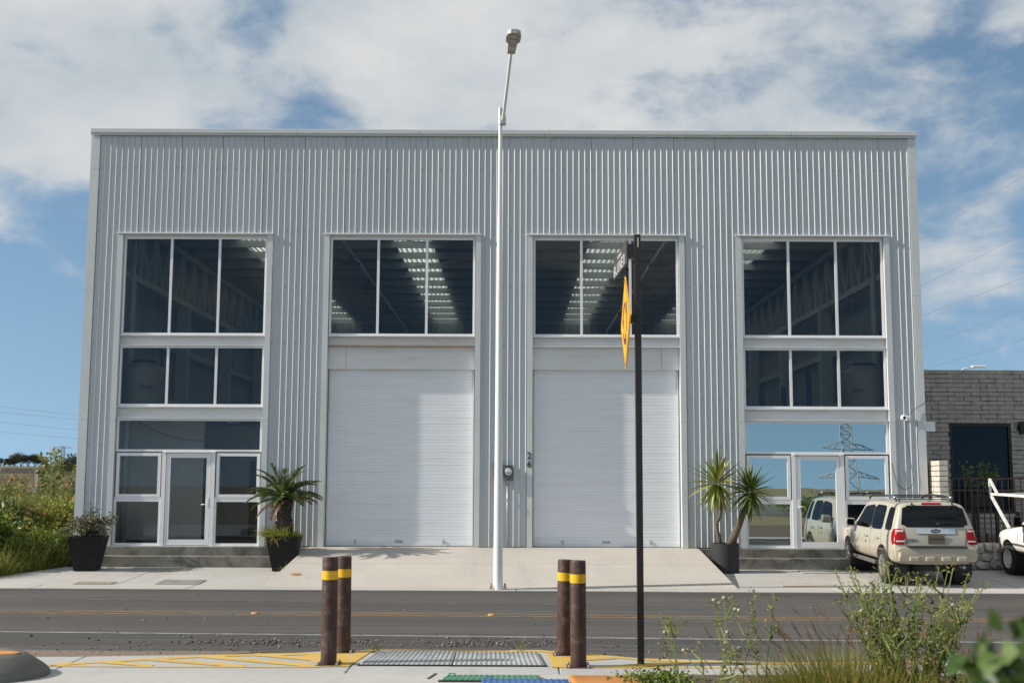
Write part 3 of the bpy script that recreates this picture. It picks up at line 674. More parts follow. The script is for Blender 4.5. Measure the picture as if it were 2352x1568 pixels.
cover('trench_cover', 'right of the two grey corrugated trench covers between the bollards', -0.625, 0.37, 13.06, 13.98, 18, 0.007, M['coverplate'], 0.0, -0.06, 'corrugated trench covers', handles=((-.2, .1), (.1, .15)))
cover('utility_cover', 'green ribbed utility cover in the walkway at the bottom of the picture', -0.70, 0.30, 12.10, 12.37, 17, 0.004, M['tealpaint'], 0.05, 0.0, None, handles=((-.40, 0.03),))
cover('utility_cover', 'blue ribbed utility cover beside the green one, at the very bottom edge', -0.29, 0.58, 11.2, 12.085, 14, 0.004, M['bluepaint'], 0, 0, None, 0.03, handles=((-.36, 0.40),))
cover('utility_cover', 'flat orange utility cover in the walkway below the right bollards', 0.63, 1.36, 11.2, 12.37, 3, 0.001, M['orangepaint'], -0.03, -0.03)
MB().hexa([(-.86, 12.25, .09), (-.83, 12.25, .09), (-.77, 12.57, .09), (-.80, 12.57, .09), (-.86, 12.25, .103), (-.83, 12.25, .103), (-.77, 12.57, .103), (-.80, 12.57, .103)]).build('crack_filler', M['dark'], nk)

# bollards
def bollard(x, y, h, lab, lean=0.0):
    t = thing('bollard', lab, 'bollard', (x, y, 0.10), 0, 'brown steel bollards with yellow bands')
    MB().lathe([(0.0875, 0.008), (0.0875, h - .012), (0.083, h), (0.0, h + .004)], 28, cap=False).build('post', M['bollard'], t, smooth='auto')
    MB().lathe([(0.0888, h - .24), (0.0888, h - .145)], 28).build('reflective_band', M['yellowband'], t, smooth=True)
    MB().box(-.13, .13, -.13, .13, 0.0005, .009).build('base_plate', M['bollard'], t)
    bl = MB().lathe([(0.014, .009), (0.014, .035), (0.0, .036)], 6).build('bolt', M['galv'], t, (-.105, -.105, 0))
    for p in ((.105, -.105, 0), (.105, .105, 0), (-.105, .105, 0)): clone(bl, p, t)
    t.rotation_euler = (0, lean, 0)
bollard(-2.0, 13.14, 1.16, 'front bollard of the left pair, beside the yellow hatching', -0.004)
bollard(-1.97, 14.04, 1.11, 'rear bollard of the left pair, at the road edge', -0.008)
bollard(0.74, 13.06, 1.14, 'front bollard of the right pair, nearest the black sign post', -0.004)
bollard(0.62, 13.90, 1.09, 'rear bollard of the right pair, leaning by the trench cover corner', 0.014)

# street name and warning sign on a black post
ss = thing('street_sign', 'tall black post with brown street name plate and yellow diamond warning sign', 'sign', (1.44, 13.24, 0.10))
MB().box(-.036, .036, -.036, .036, -.02, 4.83).build('post', M['postblack'], ss, bevel=0.004)
MB().box(-.004, .012, -.0385, -.036, 4.68, 4.79).build('slot', M['lens'], ss)
ss.rotation_euler = (0, 0, 0)
npl = MB().box(-0.125, -0.115, -.01, 1.20, 4.50, 4.765).build('name_plate', M['signbrown'], ss); npl.rotation_euler = (0, 0, R(2.2))
FX = Matrix.Rotation(R(-90), 4, 'Z') @ FACE_CAM                 # text facing -X, reading from far to near
tm = xform(text_mesh('AVENIDA', 0.062, 0.003, 1.5), Matrix.Translation((-0.1272, 0.60, 4.695)) @ FX); put('street_name_small', tm, M['signwhite'], npl)
STRK = {'B': [[(.0, 0), (.0, 1), (.55, 1), (.55, .5), (-.12, .5)], [(.55, .5), (.62, .5), (.62, 0), (0, 0)]], 'L': [[(0, 1), (0, 0), (.5, 0)]],
        'U': [[(0, 1), (0, 0), (.55, 0), (.55, 1)]], 'H': [[(0, 0), (0, 1)], [(.55, 0), (.55, 1)], [(0, .5), (.55, .5)]],
        'E': [[(.55, 1), (0, 1), (0, 0), (.55, 0)], [(0, .5), (.5, .5)]], 'n': [[(0, 0), (0, 1), (.55, 1), (.55, 0)]]}
mb = MB(); cur = 0.0; H = 0.105; w = 0.019
for ch in 'BLUHEn':
    for st in STRK[ch]:
        for (a, b), (c, d) in zip(st[:-1], st[1:]):
            y0, y1 = 1.13 - (cur + min(a, c) * .14) + w / 2, 1.13 - (cur + max(a, c) * .14) - w / 2
            z0, z1 = 4.53 + min(b, d) * H - w / 2, 4.53 + max(b, d) * H + w / 2
            mb.box(-.1280, -.1252, y1, y0, z0, z1)
    cur += .175
mb.build('street_name', M['signwhite'], npl)
MB().box(-0.115, -0.036, -0.03, 0.03, 4.55, 4.72).build('bracket', M['postblack'], ss)
MB().box(-0.10, -0.036, -0.03, 0.03, 3.80, 3.90).build('bracket', M['postblack'], ss)
MB().box(-0.105, -0.07, 0.30, 0.36, 4.12, 4.50).build('hanger', M['postblack'], ss)
dz, dy, hd = 3.85, 0.33, 0.575
def diamond(r, c=.06):                     # rounded diamond outline in (y,z)
    pts = []
    for k in range(4):
        a0 = k * 90
        for da in (-30, 0, 30):
            a = R(a0 + da); base = Vector((math.cos(R(a0)), math.sin(R(a0)))) * (r - c * 1.414)
            pts.append((base.x + c * math.cos(a), base.y + c * math.sin(a)))
    return pts
def yz_plate(mb, pts, x0, x1):
    n = len(mb.v); k = len(pts)
    mb.v += [(x0, p[0], p[1]) for p in pts] + [(x1, p[0], p[1]) for p in pts]
    mb.f += [tuple(range(n + k - 1, n - 1, -1)), tuple(range(n + k, n + 2 * k))] + [(n + i, n + (i + 1) % k, n + k + (i + 1) % k, n + k + i) for i in range(k)]
    return mb
dm = yz_plate(MB(), [(dy + a, dz + b) for a, b in diamond(hd)], -.114, -.102).build('diamond_plate', M['signyellow'], ss)
rim = MB(); outl = diamond(hd * .945); inn = diamond(hd * .92)
for i in range(len(outl)):
    j = (i + 1) % len(outl)
    rim.hexa([(-.1165, dy + p[0], dz + p[1]) for p in (outl[i], outl[j], inn[j], inn[i])] + [(-.1142, dy + p[0], dz + p[1]) for p in (outl[i], outl[j], inn[j], inn[i])])
rim.build('border', M['symbol'], dm)
arr = MB()
for k in range(3):                          # three arrows chasing round a circle
    a0 = 90 + k * 120
    pts_o = []; pts_i = []
    for q in range(7):
        a = R(a0 - 75 * q / 6); pts_o.append((.255 * math.cos(a), .255 * math.sin(a))); pts_i.append((.19 * math.cos(a), .19 * math.sin(a)))
    for q in range(6):
        ring = [pts_o[q], pts_o[q + 1], pts_i[q + 1], pts_i[q]]
        arr.hexa([(-.1168, dy + p[0], dz + p[1]) for p in ring] + [(-.1142, dy + p[0], dz + p[1]) for p in ring])
    ae = R(a0 - 75); at_ = R(a0 - 102)
    tri = [(.32 * math.cos(ae), .32 * math.sin(ae)), (.222 * math.cos(at_), .222 * math.sin(at_)), (.125 * math.cos(ae), .125 * math.sin(ae))]
    yz_plate(arr, [(dy + p[0], dz + p[1]) for p in tri], -.1169, -.1143)
arr.build('roundabout_arrows', M['symbol'], dm)
for q in (-.1, .49):
    MB().lathe([(0.014, -.006), (0.014, 0)], 8, axis='X', center=(-.1165, dy, dz + q), cap=True).build('bolt', M['galv'], dm)

# white street lamp at the far kerb
sl = thing('street_lamp', 'tall white street lamp with leaning arm in front of the warehouse', 'street lamp', (-0.25, 22.80, 0.012))
MB().lathe([(0.098, 0.0), (0.094, 0.10), (0.092, 0.3), (0.036, 9.3), (0.036, 9.52)], 24, cap=True).build('pole', M['polewhite'], sl, smooth='auto')
MB().lathe([(0.046, 9.16), (0.046, 9.50)], 16, cap=True).build('collar', M['galv'], sl, smooth='auto')
MB().box(-.2, .2, -.17, .17, -.03, 0.002).build('base_pad', M['near'], sl)
bl = MB().lathe([(0.014, 0), (0.014, .11), (0, .112)], 6).build('anchor_bolt', M['rust'], sl, (-.135, -.06, 0))
nut = MB().lathe([(0.026, .03), (0.026, .055)], 6, cap=True).build('nut', M['rust'], bl)
for p in ((.14, -.06, 0), (-.13, .07, 0), (.13, .07, 0)): copy_tree(bl, p, parent=sl)
P0 = Vector((0.07, -.02, 9.20)); P1 = Vector((0.215, -1.45, 10.16))
P0 = Vector((0.05, -.05, 9.22))
MB().tube([P0, P1], [0.032, 0.030], 14).build('arm', M['polewhite'], sl, smooth='auto')
MB().box(0.0, .11, -.10, .06, 9.16, 9.34).build('arm_bracket', M['galv'], sl, bevel=0.01)
dirn = (P1 - P0).normalized(); hx = Vector((1, 0, 0)); hd_ = Vector((dirn.x * .8, -1, 0.18)).normalized(); hx = hd_.cross(Vector((0, 0, 1))).normalized(); up = hx.cross(hd_).normalized()
def hp(a, b, c): return P1 + hx * a + hd_ * b + up * c
nk_ = MB().hexa([hp(-.075, -.05, -.045), hp(.075, -.05, -.045), hp(.085, .33, -.05), hp(-.085, .33, -.05), hp(-.07, -.05, .04), hp(.07, -.05, .04), hp(.08, .33, .05), hp(-.08, .33, .05)]).build('head_neck', M['lampgrey'], sl, bevel=.008)
ol = [(-.08, .32), (.08, .32), (.13, .39), (.14, .55), (.12, .66), (.06, .71), (-.06, .71), (-.12, .66), (-.14, .55), (-.13, .39)]
hm = MB(); k = len(ol)
hm.v += [tuple(hp(a, b, -.05)) for a, b in ol] + [tuple(hp(a, b, .03)) for a, b in ol] + [tuple(hp(a * .7, .5 + (b - .5) * .7, .07)) for a, b in ol]
hm.f += [tuple(range(k - 1, -1, -1)), tuple(range(2 * k, 3 * k))] + [(i, (i + 1) % k, k + (i + 1) % k, k + i) for i in range(k)] + [(k + i, k + (i + 1) % k, 2 * k + (i + 1) % k, 2 * k + i) for i in range(k)]
hm.build('lamp_head', M['lampgrey'], sl)
for b in (.44, .59):
    fr = MB().hexa([hp(-.065, b - .055, -.062), hp(.065, b - .055, -.062), hp(.065, b + .055, -.062), hp(-.065, b + .055, -.062), hp(-.065, b - .055, -.048), hp(.065, b - .055, -.048), hp(.065, b + .055, -.048), hp(-.065, b + .055, -.048)]).build('led_module', M['lampgrey'], sl, bevel=.006)
    MB().hexa([hp(-.045, b - .036, -.068), hp(.045, b - .036, -.068), hp(.045, b + .036, -.068), hp(-.045, b + .036, -.068), hp(-.05, b - .04, -.0621), hp(.05, b - .04, -.0621), hp(.05, b + .04, -.0621), hp(-.05, b + .04, -.0621)]).build('lens', M['lens'], fr)
st_ = MB().hexa([hp(-.048, .09, -.0515), hp(.048, .09, -.0515), hp(.048, .20, -.0515), hp(-.048, .20, -.0515), hp(-.048, .09, -.047), hp(.048, .09, -.047), hp(.048, .20, -.047), hp(-.048, .20, -.047)]).build('label', M['signwhite'], sl)
for txt, b in (('70', .168), ('LED', .122)):
    tm = text_mesh(txt, .048, .002)
    mt = Matrix(((hx.x, hd_.x, -up.x, 0), (hx.y, hd_.y, -up.y, 0), (hx.z, hd_.z, -up.z, 0), (0, 0, 0, 1)))
    mt = Matrix.Translation(hp(0, b, -.0525)) @ mt
    put('lettering', xform(tm, mt), M['symbol'], st_)

# concrete island nose with an orange top, bottom left
cb = thing('concrete_nose', 'sloping grey concrete island nose with an orange painted top at the bottom left corner', 'kerb block', (-5.44, 12.35, 0.098))
mb = MB(); rings = []
def nose(rx, ry, z, x_back=-4.0, cxo=0.0):
    pts = [(x_back, -ry, z)]
    for q in range(13):
        a = R(-90 + 180 * q / 12); pts.append((cxo + rx * math.cos(a), ry * math.sin(a), z))
    pts.append((x_back, ry, z)); return pts
rg = [nose(.66, .56, 0), nose(.655, .555, .05), nose(.60, .52, .095), nose(.42, .42, .205), nose(.34, .36, .228)]
k = len(rg[0])
for r_ in rg: mb.v += r_
for i in range(len(rg) - 1):
    for q in range(k - 1): mb.f.append((i * k + q, i * k + q + 1, (i + 1) * k + q + 1, (i + 1) * k + q))
mb.f.append(tuple((len(rg) - 1) * k + q for q in range(k)))
mb.build('concrete_body', M['block'], cb, smooth='auto')
mb = MB(); mb.poly(nose(.36, .15, .2315)); mb.build('painted_top', M['orangepaint'], cb, fix=False)

# loose stones and spilt dirt on the road
def stones(P, S, name, mat, label=None):
    ov = np.array([(1, 0, 0), (-1, 0, 0), (0, 1, 0), (0, -1, 0), (0, 0, .8), (0, 0, -.5)], float)
    of = np.array([(0, 2, 4), (2, 1, 4), (1, 3, 4), (3, 0, 4), (2, 0, 5), (1, 2, 5), (3, 1, 5), (0, 3, 5)])
    n = len(P); j = 1 + RNG.uniform(-.35, .35, (n, 6, 3)); a = RNG.uniform(0, 6.28, n); c, s = np.cos(a)[:, None], np.sin(a)[:, None]
    V = ov[None] * j; x = V[..., 0] * c - V[..., 1] * s; y = V[..., 0] * s + V[..., 1] * c
    V = np.stack([x, y, V[..., 2]], -1) * S[:, None, None] + P[:, None, :]
    F = of[None] + (np.arange(n) * 6)[:, None, None]
    return put(name, np_mesh(name, V.reshape(-1, 3), F.reshape(-1, 3)), mat)
pt = []; sz_ = []
def scatter(n, cx_, cy_, sx, sy, s0, s1, z=0.0):
    for _ in range(n):
        s = s0 + (s1 - s0) * random.random() ** 3
        pt.append((random.gauss(cx_, sx), random.gauss(cy_, sy), z + s * .35)); sz_.append(s)
scatter(620, -0.25, 15.5, .45, .16, .006, .022); scatter(520, -3.0, 15.5, .8, .14, .006, .026); scatter(240, -2.0, 15.6, 2.4, .35, .006, .026)
scatter(160, 0.5, 15.4, 2.5, .4, .005, .018); scatter(110, 0, 17.2, 6, 1.4, .006, .022); scatter(70, 0, 20.5, 6, 1.2, .006, .022); scatter(40, -1, 24.5, 3, .8, .006, .014, .15); scatter(60, 1.6, 14.5, .8, .2, .006, .03); scatter(420, -4.4, 14.5, .9, .25, .006, .018)
gv = stones(np.array(pt), np.array(sz_), 'gravel', M['gravel']); gv['kind'] = 'stuff'
mb = MB()
px_ = [(-6.2, 14.0), (-4.9, 13.9), (-4.2, 14.05), (-3.75, 14.3), (-3.0, 14.72), (-3.9, 14.74), (-4.7, 14.70), (-6.2, 14.8)]
mb.poly([(x, y, .006) for x, y in px_]); d_ = mb.build('spilt_dirt', M['dirt'], fix=False); d_['kind'] = 'stuff'

# ------------------------------------------------------------------ the warehouse
FY = 26.90                                  # outer plane of the ribbed sheets
wh = thing('warehouse', 'wide two-storey warehouse clad in off-white ribbed metal with two roller shutters and two glazed entrances', 'warehouse', (-0.22, FY, 0.555))
OX, OY, OZ = -0.22, FY, 0.555
def W(mb, name, mat, parent=None, label=None, **kw):       # world coordinates -> child of the warehouse
    m = mb
    m.v = [(x - OX, y - OY, z - OZ) for x, y, z in m.v]
    o = m.build(name, M[mat] if isinstance(mat, str) else mat, parent or wh, **kw)
    if label: o['label'] = label
    return o
XL, XR, ZT = -9.97, 9.53, 10.20
# openings: (x0, x1) clear between trims; every opening reaches from the floor to z 7.80
OPEN = [(-9.12, -5.74), (-4.28, -0.86), (0.48, 3.90), (5.36, 8.70)]
TR = 0.13
SHEET0, SHEET1 = XL + .21, XR - .19
PITCH = (SHEET1 - SHEET0) / 138.0; PANEL = 7 * PITCH
# rib profile across one pitch: (x fraction, depth behind the outer plane)
PROF = [(0.0, .018), (0.72, .018), (0.86, 0.0), (0.935, 0.0), (1.0, .018)]
def prof_pts(x0, x1):
    k0 = math.floor((x0 - SHEET0) / PITCH + 1e-6); pts = []
    def d_at(x):
        t = ((x - SHEET0) / PITCH) % 1.0
        return float(np.interp(t, [p[0] for p in PROF], [p[1] for p in PROF]))
    pts.append((x0, d_at(x0 + 1e-6)))
    k = k0
    while True:
        done = False
        for t, d in PROF[:-1]:
            x = SHEET0 + (k + t) * PITCH
            if x <= x0 + 1e-5: continue
            if x >= x1 - 1e-5: done = True; break
            pts.append((x, d))
        if done: break
        k += 1
    pts.append((x1, d_at(x1 - 1e-6)))
    return pts
def sheet_piece(mb, x0, x1, z0, z1, dy):
    pp = prof_pts(x0, x1)
    for (xa, da), (xb, db) in zip(pp[:-1], pp[1:]):
        mb.quad((xa, FY + da + dy, z0), (xb, FY + db + dy, z0), (xb, FY + db + dy, z1), (xa, FY + da + dy, z1))
OUT = [(a - TR, b + TR) for a, b in OPEN]    # sheet stops at the outer edge of the side trims
npan = 20; scr = MB()
for i in range(npan):
    x0 = SHEET0 + i * PANEL; x1 = min(SHEET1, x0 + PANEL)
    if x1 - x0 < .05: continue
    mb = MB(); dy = RNG.uniform(-.0015, .0015)
    cuts = sorted({x0, x1} | {v for ab in OUT for v in ab if x0 < v < x1})
    for a, b in zip(cuts[:-1], cuts[1:]):
        mid = (a + b) / 2; op = any(o0 < mid < o1 for o0, o1 in OUT)
        sheet_piece(mb, a, b, 7.80 if op else 0.575, ZT - .02, dy)
    W(mb, 'cladding_panel', 'sheet', fix=False)
    # lap line and screws
    W(MB().box(x0 - .0018, x0 + .0018, FY + .010, FY + .0175, 7.81 if any(o0 < x0 < o1 for o0, o1 in OUT) else .58, ZT - .03), 'panel_lap', 'step')
    for z in (9.36, 7.86, 6.55, 5.20, 3.95, 2.85, 1.75, .85):
        for kk in (0.28, 2.28, 4.28, 6.1):
            x = x0 + kk * PITCH + RNG.uniform(-.01, .01)
            if x > SHEET1 - .02 or (z < 7.8 and any(o0 - .01 < x < o1 + .01 for o0, o1 in OUT)): continue
            dd = .018
            scr.lathe([(.011, -.009), (.011, .002)], 6, axis='Y', center=(x, FY + dd, z + RNG.uniform(-.01, .01)), cap=True)
so = W(scr, 'screw', 'screw', fix=False); so['kind'] = 'stuff'
# corner trims, in lengths
for x0, x1, zs in ((XL, XL + .205, (.56, 3.42, 6.44, 9.33, ZT - .01)), (XR - .185, XR, (.56, 3.42, 6.38, 9.22, ZT - .01))):
    for z0, z1 in zip(zs[:-1], zs[1:]):
        mb = MB()
        if x0 < 0: mb.prism([(x0, FY - .012), (x1, FY - .012), (x1, FY + .03), (x0 + .01, FY + .05), (x0 + .01, FY + .25), (x0, FY + .25)], z0 + .002, z1 - .002)
        else: mb.prism([(x0, FY - .012), (x1, FY - .012), (x1, FY + .25), (x1 - .01, FY + .25), (x1 - .01, FY + .05), (x0, FY + .03)], z0 + .002, z1 - .002)
        W(mb, 'corner_trim', 'trim')
# parapet cap in lengths
cxs = [XL - .02, -8.1, -5.1, -2.2, .75, 3.7, 6.6, XR + .02]
for a, b in zip(cxs[:-1], cxs[1:]):
    W(MB().box(a + .003, b - .003, FY - .07, FY + .35, ZT - .01, ZT + .095), 'parapet_cap', 'trim', bevel=.008)
    W(MB().box(a + .003, b - .003, FY - .045, FY - .022, ZT - .055, ZT - .012), 'cap_lip', 'trim')
# side walls, back wall, roof
def ribwall(x, y0, y1, z0, z1, name, mat, face):
    mb = MB(); y = y0; P = .28
    while y < y1 - .01:
        ye = min(y + P, y1)
        q = [(y, 0), (y + .6 * (ye - y), 0), (y + .68 * (ye - y), face * .03), (y + .92 * (ye - y), face * .03), (ye, 0)]
        for (ya, a), (yb, b) in zip(q[:-1], q[1:]): mb.quad((x + a, ya, z0), (x + b, yb, z0), (x + b, yb, z1), (x + a, ya, z1))
        y = ye
    W(mb, name, mat, fix=False)
ribwall(XL + .012, FY + .25, 51.0, .56, ZT, 'side_wall', 'sheet', -1); ribwall(XR - .012, FY + .25, 51.0, .56, ZT, 'side_wall', 'sheet', 1)
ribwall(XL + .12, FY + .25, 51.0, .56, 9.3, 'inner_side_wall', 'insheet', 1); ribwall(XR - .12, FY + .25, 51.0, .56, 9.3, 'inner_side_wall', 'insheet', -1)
mb = MB(); x = XL + .03
while x < XR - .05:
    xe = min(x + .28, XR - .03)
    q = [(x, 0), (x + .6 * (xe - x), 0), (x + .68 * (xe - x), -.03), (x + .92 * (xe - x), -.03), (xe, 0)]
    for (xa, a), (xb, b) in zip(q[:-1], q[1:]): mb.quad((xa, 51 + a, .56), (xb, 51 + b, .56), (xb, 51 + b, ZT), (xa, 51 + a, ZT))
    x = xe
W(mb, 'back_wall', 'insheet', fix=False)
W(MB().box(XL + .2, XR - .2, FY + .3, 50.9, .30, .553), 'floor_slab', 'step')
W(MB().box(XL + .05, XR - .05, FY + .09, FY + .30, -.1, .552), 'plinth', 'step')
ROOF = 8.95
SKY_X = [(-8.0, -6.9), (-3.45, -2.35), (2.25, 3.35), (6.5, 7.6)]
edges_ = [XL + .05] + [v for ab in SKY_X for v in ab] + [XR - .05]
for i in range(0, len(edges_), 2):
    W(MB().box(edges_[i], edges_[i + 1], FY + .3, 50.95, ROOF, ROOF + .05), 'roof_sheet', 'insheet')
def corr(x0, x1, z):
    mb = MB(); n_ = 7; P = (x1 - x0) / n_
    for i in range(n_):
        xa = x0 + i * P; q = [(xa, .02), (xa + .45 * P, .02), (xa + .58 * P, -.05), (xa + .87 * P, -.05), (xa + P, .02)]
        for (a, za), (b, zb) in zip(q[:-1], q[1:]): mb.quad((a, FY + .3, z + za), (b, FY + .3, z + zb), (b, 50.95, z + zb), (a, 50.95, z + za))
    return mb
for a, b in SKY_X: W(corr(a, b, ROOF + .03), 'skylight_panel', 'skylight', fix=False)
# purlins of the roof
pur = W(MB().box(XL + .3, XR - .3, 0 + OY, .06 + OY, ROOF - .23, ROOF - .03), 'purlin', 'steel_in')
for i in range(14):
    y = 28.2 + 1.68 * i
    if i == 0: pur.location = (0, y - FY, 0)
    else: clone(pur, (0, y - FY, 0), wh)
# trusses along the side walls, columns, girts
for sx, x in ((1, XL + .45), (-1, XR - .45)):
    tr_ = W(MB().box(x - .06, x + .06, FY + .5, 50.6, ROOF - .52, ROOF - .37), 'side_truss', 'steel_in')
    lo = MB().box(x - .07, x + .07, FY + .5, 50.6, 7.0, 7.16)
    W(lo, 'lower_chord', 'steel_in', tr_)
    y = FY + .7; k = 0
    while y < 50:
        a = (x, y, 7.16); b = (x, y + .62, ROOF - .52); c = (x, y + 1.24, 7.16)
        W(MB().bar(a, b, .09, .07), 'web_bar', 'steel_in', tr_); W(MB().bar(b, c, .09, .07), 'web_bar', 'steel_in', tr_)
        W(MB().box(x - .045, x + .045, y + .57, y + .67, 7.16, ROOF - .52), 'web_bar', 'steel_in', tr_)
        y += 1.24; k += 1
    for yc in (28.6, 33.6, 38.6, 43.6, 48.6):
        W(MB().box(x - .16, x + .16, yc - .15, yc + .15, .555, 7.0), 'column', 'steel_in')
    for zc in (5.75, 4.2):
        W(MB().box(x - .24, x - .18, FY + .5, 50.6, zc - .1, zc + .1) if sx > 0 else MB().box(x + .18, x + .24, FY + .5, 50.6, zc - .1, zc + .1), 'girt', 'steel_in')
    W(MB().tube([(x + sx * .22, 28.25, .6), (x + sx * .22, 28.25, 8.4)], .06, 10), 'drain_pipe', 'steel_in', smooth=True)
for y0 in (30.5, 38.9):
    for x0, x1 in ((-4.3, 3.8), (3.8, -4.3)):
        W(MB().tube([(x0, y0, ROOF - .36), (x1, y0 + 6, ROOF - .36)], .014, 6), 'brace_rod', 'steel_in')
W(MB().box(-4.62, -4.50, 28.5, 50.5, ROOF - .62, ROOF - .5), 'conduit_rail', 'steel_in'); W(MB().box(4.06, 4.18, 28.5, 50.5, ROOF - .62, ROOF - .5), 'conduit_rail', 'steel_in')
for x in (-4.56, 4.12):
    for y in (32.4, 36.6, 42.2):
        q = MB().lathe([(.02, .0), (.02, -.2), (.08, -.24), (.27, -.33), (.28, -.37), (0, -.37)], 18)
        o = q.build('hanging_lamp', M['darkdoor'], None, (x, y, ROOF - .5), smooth='auto')
        tag(o, '%s round dark lamp hanging behind the upper window over the %s shutter' % ({32.4: 'nearest', 36.6: 'middle', 42.2: 'farthest'}[y], 'left' if x < 0 else 'right'), 'lamp', 'high-bay lamps under the warehouse roof')

# fascia between openings: head drips and side trims
for x0, x1 in OPEN:
    W(MB().box(x0 - TR - .01, x1 + TR + .01, FY - .05, FY + .035, 7.775, 7.80), 'head_flashing', 'white')
    W(MB().box(x0, x1, FY + .045, FY + .12, 7.72, 7.774), 'head_reveal', 'trim')
    for xa, xb in ((x0 - TR, x0), (x1, x1 + TR)):
        inner = xa == x0 - TR
        for z0, z1 in ((.565, 3.42), (3.424, 6.36), (6.364, 7.772)):
            if inner: pts = [(xa, FY - .014), (xb, FY - .014), (xb, FY + .34), (xb - .012, FY + .34), (xb - .012, FY), (xa, FY)]
            else: pts = [(xa, FY - .014), (xb, FY - .014), (xb, FY), (xa + .012, FY), (xa + .012, FY + .34), (xa, FY + .34)]
            W(MB().prism(pts, z0, z1), 'side_trim', 'trim')
# I-beams across the openings
def ibeam(x0, x1, z0, z1, rusty=False):
    W(MB().box(x0 + .002, x1 - .002, FY + .13, FY + .15, z0 + .026, z1 - .026), 'beam_web', 'beam')
    W(MB().box(x0 + .002, x1 - .002, FY + .02, FY + .22, z1 - .024, z1), 'beam_flange', 'beam')
    W(MB().box(x0 + .002, x1 - .002, FY + .02, FY + .22, z0, z0 + .024), 'beam_flange', 'rust' if rusty else 'beam')
for i, (x0, x1) in enumerate(OPEN):
    ibeam(x0, x1, 5.15, 5.40, i == 1)
    if i in (0, 3): ibeam(x0, x1, 3.46, 3.74)
# glazed units: frame > pane, mullion
GY = FY + .10
def glazing(name, x0, x1, z0, z1, glass, mull=(), fw=.045, y=GY, bottom=None, label=None, dep=.06):
    bottom = bottom or fw
    fr = MB().box(x0, x1, y - dep / 2, y + dep / 2, z0, z0 + bottom).box(x0, x1, y - dep / 2, y + dep / 2, z1 - fw, z1)
    fr.box(x0, x0 + fw, y - dep / 2, y + dep / 2, z0 + bottom, z1 - fw).box(x1 - fw, x1, y - dep / 2, y + dep / 2, z0 + bottom, z1 - fw)
    f = W(fr, name, 'alu', label=label)
    xs_ = [x0 + fw] + list(mull) + [x1 - fw]
    for i, xm in enumerate(mull): W(MB().box(xm - .03, xm + .03, y - dep / 2 + .002, y + dep / 2 - .002, z0 + bottom, z1 - fw), 'mullion', 'alu', f)
    for i in range(len(xs_) - 1):
        a = xs_[i] + (.03 if i else 0); b = xs_[i + 1] - (.03 if i < len(xs_) - 2 else 0)
        tl = RNG.uniform(-.0012, .0012)
        W(MB().box(a, b, y - .004 + tl, y + .004 + tl, z0 + bottom, z1 - fw), 'pane', glass, f)
    return f
for i, (x0, x1) in enumerate(OPEN):
    t3 = [x0 + (x1 - x0) * k / 3 for k in (1, 2)]
    glazing('window', x0 + .012, x1 - .012, 5.402, 7.72, 'glass_up', t3, .05)
    if i in (0, 3):
        glazing('window', x0 + .012, x1 - .012, 3.742, 5.148, 'glass_up', t3, .05, bottom=.055)
        gm_ = 'glass_low' if i == 0 else 'glass_mirror'
        g0, g1 = x0 + .012, x1 - .012
        glazing('transom_window', g0, g1, 2.70, 3.458, gm_, (), .05)
        lx = g0 + (g1 - g0) * .322; rx_ = g1 - (g1 - g0) * .315
        for a, b in ((lx, lx + .09), (rx_ - .09, rx_)): W(MB().box(a, b, GY - .05, GY + .05, .57, 2.698), 'door_post', 'alu')
        for a, b in ((g0, lx), (rx_, g1)):
            glazing('casement_window', a + .03, b - .03, 1.66, 2.67, gm_, (), .07, dep=.075)
            glazing('fixed_window', a + .002, b - .002, .575, 1.61, gm_, (), .05)
            W(MB().box(a, b, GY - .032, GY + .032, 1.612, 1.658), 'rail', 'alu')
        d = glazing('glass_door', lx + .10, rx_ - .10, .585, 2.655, gm_, (), .095, y=GY - .005, bottom=.12, dep=.07)
        hx_ = rx_ - .145 if i == 0 else lx + .145
        s_ = -1 if i == 0 else 1
        W(MB().box(hx_ - .018, hx_ + .018, GY - .055, GY - .041, 1.44, 1.66), 'handle_plate', 'alu', d)
        W(MB().tube([(hx_, GY - .05, 1.5), (hx_, GY - .095, 1.5), (hx_ + s_ * .13, GY - .095, 1.5)], .010, 8), 'door_handle', 'alu', d, smooth=True)
        W(MB().box(lx + .02, rx_ - .02, GY - .10, GY - .051, 2.672, 2.698), 'door_drip', 'white')
        W(MB().box(x0, x1, GY - .06, GY + .1, .556, .574), 'threshold', 'alu')
